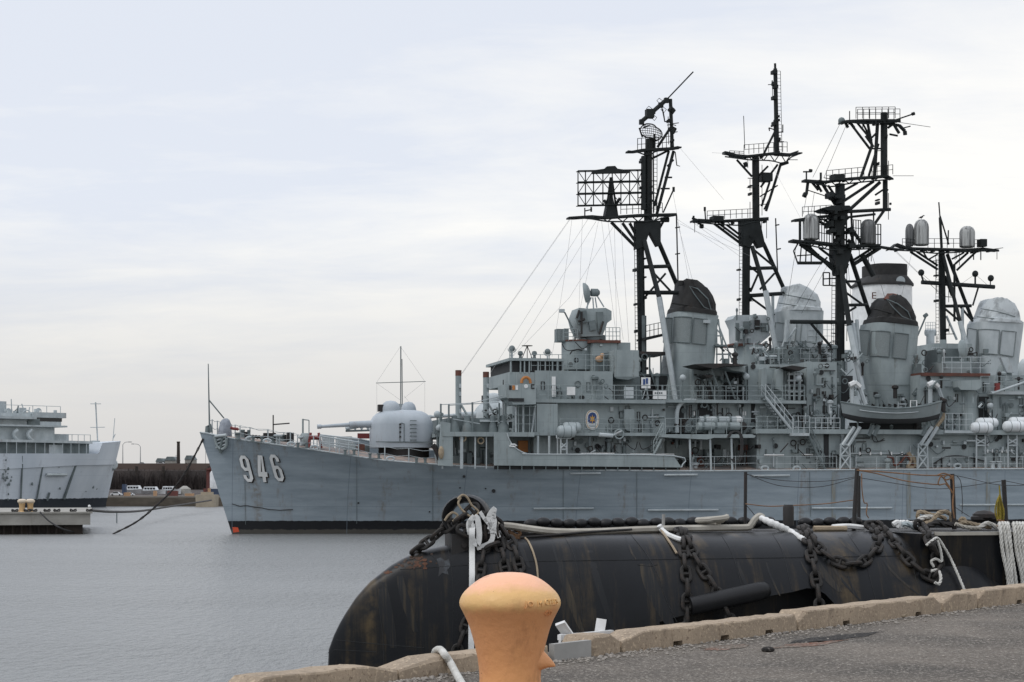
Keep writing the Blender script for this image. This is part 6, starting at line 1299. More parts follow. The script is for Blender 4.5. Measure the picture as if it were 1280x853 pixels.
# bare brush on the slope: one mass of twigs
br = MB(); q = random.Random(9)
for i in range(9000):
    x = q.uniform(-130, -30); t = q.random() ** .6; y = 399 + 26 * t; z = 1.9 + 4.6 * t; h = q.uniform(.6, 1.7) * (1 - .35 * t)
    if i % 2: y = q.uniform(393, 397.5); z = 1.5; h = q.uniform(1.2, 4.4)
    l_ = q.uniform(-.5, .5); w = q.uniform(.03, .09); br.add([(x - w, y, z - .3), (x + w, y, z - .3), (x + l_ + w * .3, y + q.uniform(-.4, .4), z + h), (x + l_ - w * .3, y, z + h)], [(0, 1, 2, 3)])
tag(br.build('bare_brush', 'brush', smooth=False, fix=False), 'leafless brown brush covering the far bank', None, None, 'stuff')
for k in range(9):
    x = -78 + k * 5.3 + q.uniform(-.8, .8)
    a = MB(); a.tube((x, 397.6, 1.5), (x, 397.6, 6.8), .35, 6); tag(a.build('bank_pile', 'piling'), 'dark vertical timber pile standing against the far brown bank', 'pile', 'piles along the far bank')
tag(MB().box((-140, 397.8, 1.4), (-46, 398.3, 5.9)).build('retaining_wall', mat('dark_retaining_timber', (.080, .066, .060), .95, (.046, .040, .038), .35, (1, 1, .5), bump=.4, bscale=3)), 'dark weathered retaining wall at the foot of the far bank', 'wall')
tag(MB().box((-160, 420, 5.9), (-30, 420.4, 7.6)).build('bank_crest_wall', 'banktop'), 'reddish earth kerb along the top of the far bank', 'wall')
# street lamps, chimney, poles on the bank
def lamp(px, ytop, arm, Y=432):
    x = bx(px) * Y; zt = EYE - (ytop - HZ) / FPX * Y; r_ = empty('street_lamp', (x, Y, 7.2)); h = zt - 7.2
    MB().tube((0, 0, 0), (0, 0, h), .12, 6, .07).build('pole', 'farsteel', r_); MB().path(smooth_pts([(0, 0, h), (arm * .4, 0, h + .5), (arm, 0, h + .6)], 5), .06, 5).build('arm', 'farsteel', r_); MB().box((arm - .1, -.15, h + .5), (arm + (.7 if arm > 0 else -.7), .15, h + .68)).build('lamp_head', 'farsteel', r_); return r_
tag(lamp(153.5, 556, 1.3), 'tall street lamp on the bank just right of the pale ship bow', 'street lamp', 'street lamps on the far bank'); tag(lamp(175.5, 558.5, -1.3), 'shorter street lamp on the bank with its arm turned left', 'street lamp', 'street lamps on the far bank')
x = bx(223) * 436; tag(MB().lathe([(.42, 0), (.34, 5.4), (.40, 5.45), (.40, 5.7)], (x, 436, 7.0), 12).build('chimney_stack', 'piling'), 'dark slim chimney rising above the far bank', 'chimney')
for px_, yt in ((220, 569), (257, 560)): tag(MB().tube((bx(px_) * 440, 440, 6.9), (bx(px_) * 440, 440, EYE - (yt - HZ) / FPX * 440), .06, 5).build('utility_pole', 'farsteel'), {220: 'thin pale pole beside the dark chimney', 257: 'thin pale pole above the bank close to the destroyer bow'}[px_], 'pole')
for (x0, x1, yt, lab) in ((195, 203, 573, 'low distant shed left of the rooftops'), (206, 220, 571, 'distant grey rooftops left of the chimney'), (231, 241, 569.5, 'distant blocky building right of the chimney')):
    Y = 640.; r_ = empty('distant_building', (bx(x0) * Y, Y, 6.6)); w = bx(x1) * Y - bx(x0) * Y; h = EYE - (yt - HZ) / FPX * Y - 6.6; tag(r_, lab, 'building')
    MB().box((0, 0, 0), (w, 8, h * .75)).build('wall', 'pilepier', r_); MB().prism([(-.2, h * .75), (w + .2, h * .75), (w * .75, h), (w * .2, h)], -.2, 8.2).build('roof', 'greyd', r_)
    for k in range(3): MB().box((w * (.15 + .28 * k), -.05, h * .3), (w * (.28 + .28 * k), 0, h * .55)).build('window', 'dark', r_)
def car(px, pw, ybase, Y, z, m, label, grp, van=False):
    L_ = pw / FPX * Y; s_ = L_ / 4.4; r_ = empty('parked_van' if van else 'parked_car', (bx(px) * Y, Y, z)); tag(r_, label, 'van' if van else 'car', grp)
    if van: o = [(-2.2, .35), (2.2, .35), (2.2, 1.1), (1.6, 2.0), (-2.2, 2.05)]
    else: o = [(-2.2, .35), (2.2, .35), (2.2, .75), (1.3, .92), (.7, 1.42), (-.9, 1.45), (-1.7, .95), (-2.2, .9)]
    MB().prism([(a * s_, b * s_) for a, b in o], -.85 * s_, .85 * s_).build('body', m, r_)
    w = [(1.1, .95), (.62, 1.36), (-.85, 1.38), (-1.5, .97)] if not van else [(1.8, 1.15), (1.45, 1.85), (-1.9, 1.85), (-1.9, 1.15)]
    MB().prism([(a * s_, b * s_) for a, b in w], -.87 * s_, .87 * s_).build('side_window', 'glass', r_)
    for a in (-1.35, 1.35): MB().lathe([(.33 * s_, -.2 * s_), (.33 * s_, .2 * s_)], (a * s_, -.72 * s_, .33 * s_), 12, 'y').build('wheel', 'rubber', r_)
g1, g2 = 'vehicles parked on top of the far bank', 'vehicles parked in the yard by the far quay'
car(178, 10, 579, 424.5, 7.3, 'farw', 'white car parked on top of the bank, left of the pair', g1); car(201.5, 11, 579, 424.5, 7.3, 'farw', 'white car parked on top of the bank, right of the pair', g1)
car(145.5, 15, 622, 300, 1.5, 'farw', 'white car with dark sides beside the pale ship bow', g2); car(163, 11, 621, 302, 1.5, 'farw', 'small white car in the yard behind the orange barrier', g2)
tag(MB().box((bx(152.5) * 304, 304, 1.5), (bx(157) * 304, 305, 3.3)).build('blue_container', 'farblue'), 'small bright blue box between two white cars on the quay', 'container')
# two long white boats on the hard
def cruiser(px0, px1, ytop, Y, lab, m='farw'):
    x0, x1 = bx(px0) * Y, bx(px1) * Y; r_ = empty('white_boat', ((x0 + x1) / 2, Y, 1.55)); tag(r_, lab, 'boat', 'boats laid up on the far quay'); L_ = x1 - x0; h = EYE - (ytop - HZ) / FPX * Y - 1.55
    MB().loft([[(L_ * a, w * s_, z) for s_, z in ((-1, h * .55 + b), (-.6, .15), (.6, .15), (1, h * .55 + b))] for a, w, b in ((-.5, 1.3, 0), (-.1, 1.5, 0), (.25, 1.3, .1), (.42, .7, .2), (.5, .05, .3))]).build('hull', m, r_)
    MB().prism([(-L_ * .42, h * .55), (L_ * .18, h * .55), (L_ * .08, h), (-L_ * .38, h)], -1.0, 1.0).build('cabin', m, r_)
    for k in range(4): MB().box((-L_ * .36 + L_ * .12 * k, -1.03, h * .66), (-L_ * .27 + L_ * .12 * k, -1.0, h * .86)).build('window', 'glass', r_)
cruiser(157, 186, 607, 322, 'white cabin boat laid up behind the small white car', 'farw'); cruiser(178, 207, 608.5, 312, 'long white boat with dark windows, left of the quay centre'); cruiser(202, 226, 608, 314, 'long white boat on the quay, right of the other long one')
tag(MB().lathe([(1.2, 0), (1.0, 1.0), (.3, 1.5)], (bx(231) * 316, 316, 1.5), 10).build('tarpaulin_heap', 'pilepier'), 'pale tarpaulin-covered heap right of the long white boats', 'heap')
for px_, w, h, m_, lab in ((159, .9, .55, 'farorange', 'orange barrier in front of the small white car'), (194, .45, .8, 'farorange', 'orange drum in front of the long white boats'), (216, 1.5, .8, 'brick', 'rusty skip in front of the right-hand white boat'), (237, 1.3, .4, 'farorange', 'low orange pipe bundle on the right of the quay')):
    x = bx(px_) * 296; r_ = MB().loft([[(x + s_ * w * k, 296 + t_, z) for s_, t_ in ((-.5, -.4), (.5, -.4), (.5, .4), (-.5, .4))] for k, z in ((1, 1.5), (1.08, 1.5 + h * .9), (.9, 1.5 + h))]).build('quay_object', m_); tag(r_, lab, 'drum' if px_ == 194 else 'barrier' if px_ == 159 else 'skip' if px_ == 216 else 'pipes')
    r_.name = {159: 'road_barrier', 194: 'orange_drum', 216: 'rusty_skip', 237: 'pipe_bundle'}[px_]
# beige work barge at the quay, red works building, white tank, dark boat
Y = 284.; r_ = empty('work_barge', (bx(259) * Y, Y, -.2)); tag(r_, 'beige work barge with small orange machine against the far quay', 'barge')
MB().loft([[(s_ * 1.35, y, z) for s_, z in ((-1, 0), (-1.05, 2.0), (1.05, 2.0), (1, 0))] for y in (-2, 2)]).build('hull', 'farbeige', r_); MB().box((-.8, -1, 2.0), (.8, 1, 2.4)).build('deck_machine', 'farbeige', r_); MB().box((-.45, -.8, 2.4), (-.1, .4, 2.9)).build('engine', 'brick', r_); MB().box((.2, -.8, 2.4), (.5, .2, 2.95)).build('winch', 'farorange', r_)
Y = 330.; r_ = empty('brick_building', (bx(258) * Y, Y, 1.5)); tag(r_, 'red brick works building just left of the destroyer bow', 'building'); MB().box((0, 0, 0), (9, 9, 4.2)).build('wall', 'brick', r_); MB().prism([(-.2, 4.2), (9.2, 4.2), (7, 5.4), (2, 5.4)], -.3, 9.3).build('roof', 'brick', r_)
for k in range(3): MB().box((1 + 2.4 * k, -.06, 1.8), (2.2 + 2.4 * k, 0, 3.3)).build('window', 'dark', r_)
for px_, lab in ((266.5, 'white upright tank beside the brick building, left of two'), (271, 'white upright tank beside the brick building, right of two')): m = MB(); m.lathe([(.55, 0), (.55, 3.6), (.3, 4.0), (.02, 4.1)], (bx(px_) * 318, 318, 1.5), 14); tag(m.build('white_tank', 'farw'), lab, 'tank', 'white tanks on the far quay')
Y = 300.; r_ = empty('dark_workboat', (bx(269) * Y, Y, 1.4)); tag(r_, 'dark blue workboat with white rail on the quay by the destroyer bow', 'boat'); MB().loft([[(a, w * s_, z) for s_, z in ((-1, 1.7 + b), (-.7, 0), (.7, 0), (1, 1.7 + b))] for a, w, b in ((-.9, .5, -.4), (-.4, .7, -.5), (1.6, .7, -.5), (2.4, .2, -.2))]).build('hull', 'farblue', r_); MB().box((-.7, -.6, 1.2), (1.5, .6, 1.5)).build('rail', 'farw', r_)

# ================================================================== black submarine between the quay and the destroyer
Y0 = 34.0
SB = Frame('submarine', ((405 - 640) / FPX * Y0, Y0, 0), ANG); sr = SB.root
tag(sr, 'rust-streaked black submarine with rounded bow lying behind the quay, hung with heavy chains', 'submarine')
TOP = [(406, 842), (408, 825), (412, 808), (420, 788), (430, 770), (445, 747), (462, 728), (489, 707), (510, 695), (525, 689), (554, 682.5), (585, 678), (637, 674), (661, 673), (742, 668), (900, 665.5), (1080, 664), (1140, 664), (1165, 666), (1185, 684), (1205, 702), (1232, 717), (1256, 728), (1300, 742)]
_t = [SB.pt(x, y, 0) for x, y in TOP]; tu = [p.x for p in _t]; tz = [p.z for p in _t]
tu = [tu[0] - .02] + tu + [tu[-1] + 30]; tz = [-.9] + tz + [1.4]
wu = [tu[0], 0.05, .4, 1, 2, 3.5, 5, 7, 9, 12, 60]; ww = [.03, .07, .17, .36, .66, 1.08, 1.45, 1.85, 2.1, 2.25, 2.25]
ZC = .35; CU = SB.pt(1150, 662, -1.75).x
def sub_top(u): return float(np.interp(u, tu, tz))
def sub_w(u, z):
    w = float(np.interp(u, wu, ww)); h = max(.05, sub_top(u) - ZC)
    if z <= ZC: return w
    t = min(1, (z - ZC) / h); return w * max(0, 1 - t ** 2.9) ** (1 / 2.9)
def on_sub(px, py, off=.03):
    v = -1.5
    for _ in range(30):
        p = SB.pt(px, py, v); v = .5 * v + .5 * (-sub_w(p.x, p.z) - off)
    p = SB.pt(px, py, v)
    if p.z > sub_top(p.x): p.z = sub_top(p.x) + off
    k = SB.pt(px, py, -1.75 - off)
    if k.x > CU and k.y < p.y and k.z < 3.03: return k
    return p
us = sorted(set(list(np.linspace(tu[0], 1.2, 14)) + list(np.linspace(1.2, 14, 60)) + list(np.linspace(14, 24, 14)))); rows = []
for u in us:
    w = float(np.interp(u, wu, ww)); zt = sub_top(u); h = max(.05, zt - ZC); half = [(w * .97, -1.2), (w, -.4)]
    if zt < ZC: half = [(w * .97, -1.2), (w * .98, -1.0)]; h = .0
    nA = 22; base = ZC if zt > ZC else min(zt, -.9)
    for k in range(nA + 1):
        t = math.pi / 2 * k / nA; half.append((w * math.cos(t) ** (2 / 2.9) if k < nA else 0.0, base + max(h, .02) * math.sin(t) ** (2 / 2.9)))
    rows.append([(u, -v, z) for v, z in half] + [(u, v, z) for v, z in reversed(half[:-1])])
hull = MB().loft(rows).build('hull', 'sub', sr, ang=40)
# flood opening cut into the flank
cut_px = [(838, 781), (868, 772), (887, 766), (947, 751.5), (1000, 742), (1019, 737), (1030, 738), (1040, 744), (1049, 755), (1056, 775), (1058, 850), (838, 850)]
q_ = [SB.pt(x, y, -2.2) for x, y in cut_px]; cu_ = MB().prism([(p.x, p.z) for p in q_], -4, -1.25).build('cutter', 'dark', sr, smooth=False)
bo = hull.modifiers.new('opening', 'BOOLEAN'); bo.operation = 'DIFFERENCE'; bo.object = cu_; bo.solver = 'EXACT'
dg_ = bpy.context.evaluated_depsgraph_get(); dg_.update(); me_ = bpy.data.meshes.new_from_object(hull.evaluated_get(dg_)); hull.modifiers.clear(); hull.data = me_; bpy.data.objects.remove(cu_)
me_.materials.clear(); me_.materials.append(M['sub']); me_.set_sharp_from_angle(angle=R(40))
# bow rust patches: flaked plating along the crest
def hull_patch(pts, name, m, off=.012):
    mb = MB(); P3 = [on_sub(x, y, off) for x, y in pts]; c = sum(P3, Vector()) / len(P3); cc = on_sub(sum(x for x, y in pts) / len(pts), sum(y for x, y in pts) / len(pts), off)
    n = len(P3); mb.add(P3 + [cc], [(i, (i + 1) % n, n) for i in range(n)]); return mb.build(name, m, sr, fix=False)
q = random.Random(12)
for cx, cy, w, h, n_ in ((520, 701, 20, 7, 22), (482, 716, 12, 4, 10), (505, 708, 26, 4, 14)):
    for i in range(n_):
        x, y = q.gauss(cx, w * .5), q.gauss(cy, h * .5); s_ = q.uniform(.8, 2.6); ln = q.uniform(1, 2.4)
        if y < np.interp(x, [t[0] for t in TOP], [t[1] for t in TOP]) + 2.5: continue
        hull_patch([(x + s_ * ln * math.cos(a) * q.uniform(.6, 1), y + s_ * math.sin(a) * q.uniform(.6, 1)) for a in np.linspace(0, 6.28, 9)[:-1]], 'rust_flake', 'subtop', .006)
stk = mat('rust_run', (.075, .056, .03), .5, (.0065, .0075, .009), 2.2, (6, .5, .35), lo=.47, hi=.80, spec=.3)
for x0, y0, x1, y1, w in ((478, 728, 492, 810, 16), (735, 672, 768, 790, 9), (806, 705, 840, 785, 20), (500, 720, 520, 790, 12), (640, 690, 655, 760, 10), (700, 700, 728, 790, 10), (855, 705, 872, 750, 9), (1020, 700, 1050, 740, 12), (690, 676, 702, 715, 3), (880, 703, 905, 750, 4), (922, 702, 940, 745, 5), (958, 703, 975, 745, 3), (1050, 672, 1085, 700, 9), (1000, 700, 1022, 732, 3), (1105, 700, 1150, 745, 4), (1040, 705, 1080, 755, 4), (650, 678, 662, 710, 6), (782, 672, 795, 700, 3), (1060, 720, 1075, 752, 3)):
    n = 7; mb = MB(); vs_ = []
    for i in range(n + 1):
        t = i / n; x, y = x0 + (x1 - x0) * t ** 1.3, y0 + (y1 - y0) * t; k = w * (.35 + .65 * math.sin(math.pi * min(1, t * .8 + .12)))
        vs_ += [on_sub(x - k / 2, y, .004), on_sub(x, y, .006), on_sub(x + k / 2, y, .004)]
    mb.add(vs_, [f for i in range(n) for f in ((3 * i, 3 * i + 1, 3 * i + 4, 3 * i + 3), (3 * i + 1, 3 * i + 2, 3 * i + 5, 3 * i + 4))]).build('rust_run', stk, sr, fix=False)
for pts in (((500, 712), (640, 703), (720, 701), (860, 699), (1000, 697), (1130, 695)), ((787, 667), (806, 690), (822, 718), (832, 748), (846, 778)), ((536, 690), (545, 700), (548, 712)), ((420, 800), (480, 806), (530, 810)), ((797, 706), (812, 708), (822, 706)), ((410, 812), (470, 815))):
    MB().path([on_sub(p.x, p.y, .003) for p in smooth_pts([Vector((x, y, 0)) for x, y in pts], 8)], .0065, 4).build('plate_seam', 'dark', sr)
# casing (free-flooding deck) further aft and walking deck
cA = SB.pt(1150, 662, -1.75)
MB().box((cA.x, -1.75, .2), (24, 1.75, 3.03)).build('casing', 'sub', sr)
dk = MB().box((SB.pt(640, 662, 0).x, .05, 2.7), (24, 1.9, 3.035)).build('deck_plating', 'iron', sr)
fl_ = SB.pt(1150, 661, -1.8); MB().box((fl_.x + .3, -1.80, 3.0), (24, -1.72, 3.06)).build('deck_edge_bar', 'ropeg', sr)
smg = mat('grey_smudge', (.045, .055, .065), .6, (.008, .009, .011), 4, (2, 2, 1), lo=.45, hi=.62)
hull_patch([(546, 699), (551, 697), (556, 701), (561, 699), (563, 708), (559, 713), (561, 719), (553, 716), (548, 721), (549, 710)], 'paint_smudge', smg, .005)
for pts in (((640, 676), (650, 700), (655, 740), (655, 790)), ((706, 672), (718, 696), (726, 740), (728, 790)), ((900, 667), (914, 690), (924, 720), (930, 752)), ((965, 667), (978, 690), (990, 738)), ((1060, 668), (1080, 700), (1095, 750)), ((1120, 668), (1138, 700), (1150, 745)), ((470, 735), (478, 790), (480, 830)), ((560, 684), (566, 730), (566, 800))):
    MB().path([on_sub(p.x, p.y, .003) for p in smooth_pts([Vector((x, y, 0)) for x, y in pts], 8)], .005, 4).build('plate_seam', 'dark', sr)
tb = MB(); a, b = on_sub(872, 756, .10), on_sub(949, 739.5, .10); d = (b - a).normalized()
tb.path([a - d * .12, a, a.lerp(b, .5), b, b + d * .12, b + d * .19, b + d * .21], .17, 14, radii=[.17, .17, .17, .17, .15, .09, .02]).build('side_fender_tube', 'rubber', sr)
# big closed fairlead ring on a pedestal
c = SB.pt(583, 646, -.1)
rg = MB(); N_ = 28; rows = []
for i in range(N_):
    t = 2 * math.pi * i / N_; ct, st = math.cos(t), math.sin(t); row = []
    for rr_, vv in ((.30, -.20), (.40, -.24), (.43, -.16), (.43, .16), (.40, .24), (.30, .20), (.27, .08), (.27, -.08)): row.append((c.x + rr_ * 1.0 * ct + vv * .35, c.y + vv, c.z + rr_ * .92 * st))
    rows.append(row)
rows.append(rows[0]); rg.loft(rows, caps=False); rg.build('fairlead_ring', 'rubber', sr, ang=50)
MB().box((c.x - .32, c.y - .30, c.z - .75), (c.x + .62, c.y + .4, c.z - .30)).build('fairlead_base', 'iron', sr)
for dx in (-.1, .2): MB().lathe([(.05, -.03), (.05, .03)], (c.x + dx, c.y - .31, c.z - .5), 8, 'y').build('bolt', 'iron', sr)
a, b = SB.pt(979, 657, .5), SB.pt(992, 631, .5)
MB().lathe([((b.x - a.x) / 2, 0), ((b.x - a.x) / 2, b.z - a.z - .05), ((b.x - a.x) / 2 - .02, b.z - a.z)], ((a.x + b.x) / 2, .5, a.z), 20).build('mooring_post', 'iron', sr)
for x0, y0, x1, y1, r_, v in ((932, 590, 931.5, 656, .032, .9), (1071.5, 586, 1067, 664, .042, .2), (1073.5, 595, 1073.5, 656, .035, 1.5), (1190, 592.5, 1193, 662, .045, .1), (1254.5, 600, 1257.5, 652, .045, .9)):
    MB().tube(SB.pt(x1, y1, v), SB.pt(x0, y0, v), r_, 8).build('stanchion', 'iron', sr)
MB().tube(SB.pt(829, 660, .1), SB.pt(829.5, 643, .1), .03, 8).build('short_post', 'plate', sr)
MB().box((SB.pt(1150, 640, .8).x, .7, SB.pt(1150, 640, .8).z), (SB.pt(1184, 637, .8).x, 1.1, SB.pt(1184, 637, .8).z)).build('grating_plate', 'iron', sr)
def W(p): return SB.world(p)
def ws(pts, v=None): return [W(SB.pt(x, y, v if v is not None else 0)) for x, y in pts]
def wh(pts, off=.06): return [W(on_sub(x, y, off)) for x, y in pts]

# ------------------------------------------------------------------ chains on the submarine
chain(ws([(596, 632), (588, 640), (574, 650), (562, 657)], -.35) + ws([(551, 664), (540, 674), (530, 681)], -.25) + wh([(520, 690), (512, 697)], .05), 'heavy chain sloping left from the bow ring down to the submarine nose')
chain(ws([(600, 642), (607, 652)], -.35) + wh([(606, 682), (600, 715), (592, 755), (578, 795), (566, 830)]), 'heavy chain hanging below the bow ring beside the white strap')
chain(ws([(606, 644), (618, 655)], -.4) + wh([(624, 681), (630, 703), (634, 725), (640, 760)]), 'heavy chain hanging straight down behind the orange bollard head')
chain(ws([(612, 648), (626, 658)], -.3) + wh([(640, 681), (647, 700), (652, 720), (660, 760)]), 'heavy chain right of the white straps, ending behind the bollard')
chain(ws([(573, 660), (590, 668)], -.45) + wh([(600, 679), (612, 686), (622, 680)], .12), 'short chain lying tangled at the foot of the bow ring')
chain(ws([(848, 661)], -.1) + wh([(853, 672), (856, 700), (859, 740), (857, 800)]), 'straight hanging chain left of a pair lashed with dirty canvas')
chain(ws([(852, 662)], -.1) + wh([(860, 676), (872, 702), (893, 735), (914, 776), (920, 800)]), 'slanting chain right of a pair lashed with dirty canvas')
chain(ws([(1002, 660)], 0) + wh([(1008, 672), (1013, 692), (1021, 728), (1025, 768), (1025, 800)]), 'vertical chain hanging across the dark hull opening')
chain(ws([(1004, 658)], .2) + wh([(1014, 672), (1024, 686), (1040, 699), (1058, 706), (1077, 704), (1092, 692), (1099, 678), (1096, 668)], .08) + ws([(1088, 657)], .2), 'chain hanging in a deep loop on the submarine flank')
chain(ws([(1083, 657), (1100, 657)], 0) + wh([(1108, 668), (1121, 682), (1136, 700), (1150, 714), (1166, 722), (1172, 724)], .08), 'chain running diagonally down right of the hanging loop')
chain(ws([(1146, 655), (1154, 660)], -.2) + wh([(1161, 672), (1168, 690), (1175, 706), (1173, 716), (1166, 722)], .10), 'chain threaded through white rope loops')
chain(ws([(640, 667), (668, 666), (690, 664)], .2), 'short rusty chain lying on the deck behind the bow ring', LINK_S, .14)
fs = empty('fender_string', W(SB.pt(660, 660, 1.1)), ANG); tag(fs, 'long string of black rubber fenders lying along the submarine deck', 'fender')
fm_ = MB().ball((0, 0, 0), .118, 12, (1.2, .95, .8)).build('fender', 'rubber', fs); fb = W(SB.pt(660, 660, 1.1))
for k in range(27):
    x = 664 + 15.6 * k + rnd.uniform(-1.2, 1.2)
    if 972 < x < 1000: continue
    p = SB.pt(x, 657 - .002 * (x - 660), 1.1); o = fm_ if k == 0 else fm_.copy()
    if k: COL.objects.link(o); o.parent = fs
    o.location = (p.x - SB.pt(660, 660, 1.1).x, rnd.uniform(-.03, .03), .07 + rnd.uniform(-.025, .025) + (p.z - SB.pt(660, 660, 1.1).z) * .3); o.rotation_euler = (0, rnd.uniform(-.15, .15), rnd.uniform(-.2, .2))
# ------------------------------------------------------------------ ropes and straps on the submarine
def laid_rope(name, pts, r, m, label, group=None, pitch=None, cat='rope'):
    """three twisted strands"""
    p = resample(smooth_pts(pts, 14), r * .9); mb = MB(); pitch = pitch or r * 7
    up = Vector((0, 0, 1)); rows = [[], [], []]; s_ = 0; nrm = None
    for i in range(len(p)):
        t = (p[min(i + 1, len(p) - 1)] - p[max(i - 1, 0)]).normalized(); nrm = (t.orthogonal() if nrm is None else nrm - t * nrm.dot(t)).normalized(); b = t.cross(nrm)
        for k in range(3):
            a = 2 * math.pi * (s_ / pitch + k / 3); rows[k].append(p[i] + (nrm * math.cos(a) + b * math.sin(a)) * r * .48)
        s_ += r * .9
    for k in range(3): mb.path(rows[k], r * .55, 5)
    o = mb.build(name, m); tag(o, label, cat, group); return o
cable('mooring_hose', ws([(612, 650), (622, 656), (640, 658), (680, 663.5), (710, 665), (750, 664.5)], -.05) + ws([(782, 663), (823, 661.5), (900, 660), (933, 659.5), (939, 656), (943, 650), (949, 645.5), (954, 648)], 0), .065, 'ropeg', 'thick pale hose laid along the submarine deck from the bow ring', 'hose')
o = MB().path(smooth_pts(ws([(950, 647)], -.02) + ws([(962, 653), (975, 659), (988, 665)], -.15) + wh([(1000, 672), (1006, 675)], .05), 6), .1, 10, radii=[.05 + .022 * math.sin(math.pi * min(1, i / 22)) + .008 * math.sin(i * 2.1) for i in range(31)]).build('canvas_sleeve', 'strap'); tag(o, 'white canvas chafing sleeve sloping down to the chains', 'canvas sleeve')
cable('coiled_hose', [W(SB.pt(884, 658, .1) + Vector((.22 * math.cos(t) + .012 * t, .16 * math.sin(t) - .02 * math.sin(t * .7), .05 + .010 * t + .03 * math.sin(t * .5)))) for t in np.linspace(0, 12.5, 40)], .055, 'ropeg', 'coil of pale hose heaped on the deck left of the canvas sleeve', 'hose', k=2)
cable('frayed_line', ws([(650, 672), (690, 669), (740, 665), (790, 662)], -.12), .022, 'iron', 'thin black line stretched along the deck edge under the pale hose', 'line')
cable('tan_hose', ws([(656, 672)], -.1) + wh([(661, 678), (667, 692), (671, 708), (673, 730)], .03), .018, 'ropeb', 'thin tan line hanging down the hull right of the bollard', 'line')
def ribbon(name, pts, w, th, label, nrm=(1, 0, 0), cat='strap', m='strap'):
    o = MB().path(smooth_pts(pts, 8), 0, flat=(w, th, nrm)).build(name, m, ang=60); tag(o, label, cat); return o
dv = SB.d
top_ = W(SB.pt(590.5, 655, -.5)); ribbon('webbing_strap', [top_, W(SB.pt(590, 668, -.6))] + wh([(590, 690), (590, 720), (589.5, 760), (589, 800), (589, 845)], .10), .10, .02, 'long white webbing strap hanging straight down the submarine bow', dv)
o = MB(); 
for pts, w in (([(588, 650), (589, 662), (591, 675), (597, 680), (599, 668), (597, 650), (593, 645)], .10), ([(593, 645), (586, 655), (588, 668)], .09)): o.path(smooth_pts(ws(pts, -.55), 6), 0, flat=(w, .025, dv))
tag(o.build('strap_knot', 'strap', ang=60), 'bunched white strap knot left of the bow ring opening', 'strap')
o = MB()
for pts, w in (([(606, 648), (612, 655), (616, 668), (613, 678), (604, 683), (596, 685)], .085), ([(616, 668), (618, 650), (611, 646), (618, 636), (616, 645)], .08), ([(600, 640), (608, 652), (620, 664), (624, 672)], .06), ([(611, 662), (617, 648), (617, 640)], .07)): o.path(smooth_pts(ws(pts, -.5), 6), 0, flat=(w, .025, dv))
tag(o.build('tied_strap', 'strap', ang=60), 'torn white strap tied with loose ends right of the bow ring', 'strap')
cable('lashing', ws([(576, 622), (573, 630), (580, 640), (590, 646), (598, 640), (590, 632), (584, 622), (578, 619), (572, 624)], -.4), .02, 'ropeb', 'tan lashing wound through the black bow ring', 'rope')
cable('rusty_lashing', ws([(556, 651), (560, 645), (566, 641), (572, 645), (566, 652)], -.4), .022, 'ropeb', 'tan lashing on the left foot of the bow ring', 'rope')
cable('frayed_rope', ws([(630, 657), (640, 660), (650, 666), (646, 670), (636, 664), (644, 672), (655, 672)], .0), .03, 'cord', 'rust-brown frayed rope behind the white straps', 'rope')
cable('canvas_lashing', ws([(824, 657), (827, 662)], -.1) + wh([(834, 668), (840, 671), (848, 674), (852, 675)], .08), .05, 'strap', 'dirty white canvas lashing over the pair of chains', 'canvas'); cable('canvas_tail', ws([(826, 662)], -.1) + wh([(833, 672), (840, 682), (846, 692)], .05), .022, 'ropeb', 'tan tail hanging from the dirty canvas lashing', 'rope')
# guard lines on the stanchions
for pts, r_, m_, v, lab in (([(932, 592), (965, 605), (992, 609), (1030, 608), (1071, 597)], .010, 'wired', .9, 'dark sagging guard wire, the lower of two between the rusty posts'), ([(932, 593), (970, 600), (1005, 602), (1040, 601), (1071, 596)], .010, 'wired', .9, 'dark guard wire, the upper of two between the rusty posts'),
    ([(932, 630), (960, 633), (990, 632), (1030, 630), (1069, 625)], .016, 'cord', .8, 'frayed orange-tan line strung low between the rusty posts'), ([(932, 631), (940, 640), (946, 648)], .012, 'wired', .8, 'short dark wire slanting down from the left rusty post'),
    ([(1071, 588), (1090, 589), (1120, 591.5), (1150, 594), (1175, 594.5), (1189, 594)], .020, 'cord', .1, 'orange rope strung between two posts, the upper one'), ([(1071, 588), (1095, 592), (1130, 601), (1160, 605), (1176, 606)], .018, 'cord', .1, 'orange rope strung between two posts, the lower sagging one'),
    ([(1072, 597), (1110, 603), (1165, 611), (1200, 609), (1235, 604), (1255, 601)], .010, 'wired', .4, 'thin dark wire sagging from the double post to the right-hand post'), ([(1192, 594), (1215, 599), (1240, 605), (1262, 607), (1300, 606)], .010, 'wired', .5, 'thin dark wire running right from the rope-tangled post'),
    ([(1196, 595), (1201, 603), (1203, 625), (1202.5, 643)], .012, 'wired', .3, 'dark wire curving down beside the rope-tangled post'), ([(1077, 592), (1077.5, 612), (1080, 628), (1084, 630), (1083, 642), (1086, 648)], .018, 'cord', .6, 'orange cord hanging right of the double post'), ([(1255, 601), (1285, 607)], .010, 'wired', .9, 'thin dark wire leaving the right-hand post out of the photo'), ([(1192, 633), (1204, 641), (1212, 646)], .010, 'wired', .5, 'short dark wire slanting from the foot of the rope-tangled post')):
    cable('guard_line', ws(pts, v), r_ * .62, m_, lab, 'line', 'lines strung on the submarine deck posts', k=6, n=5)
m = MB()
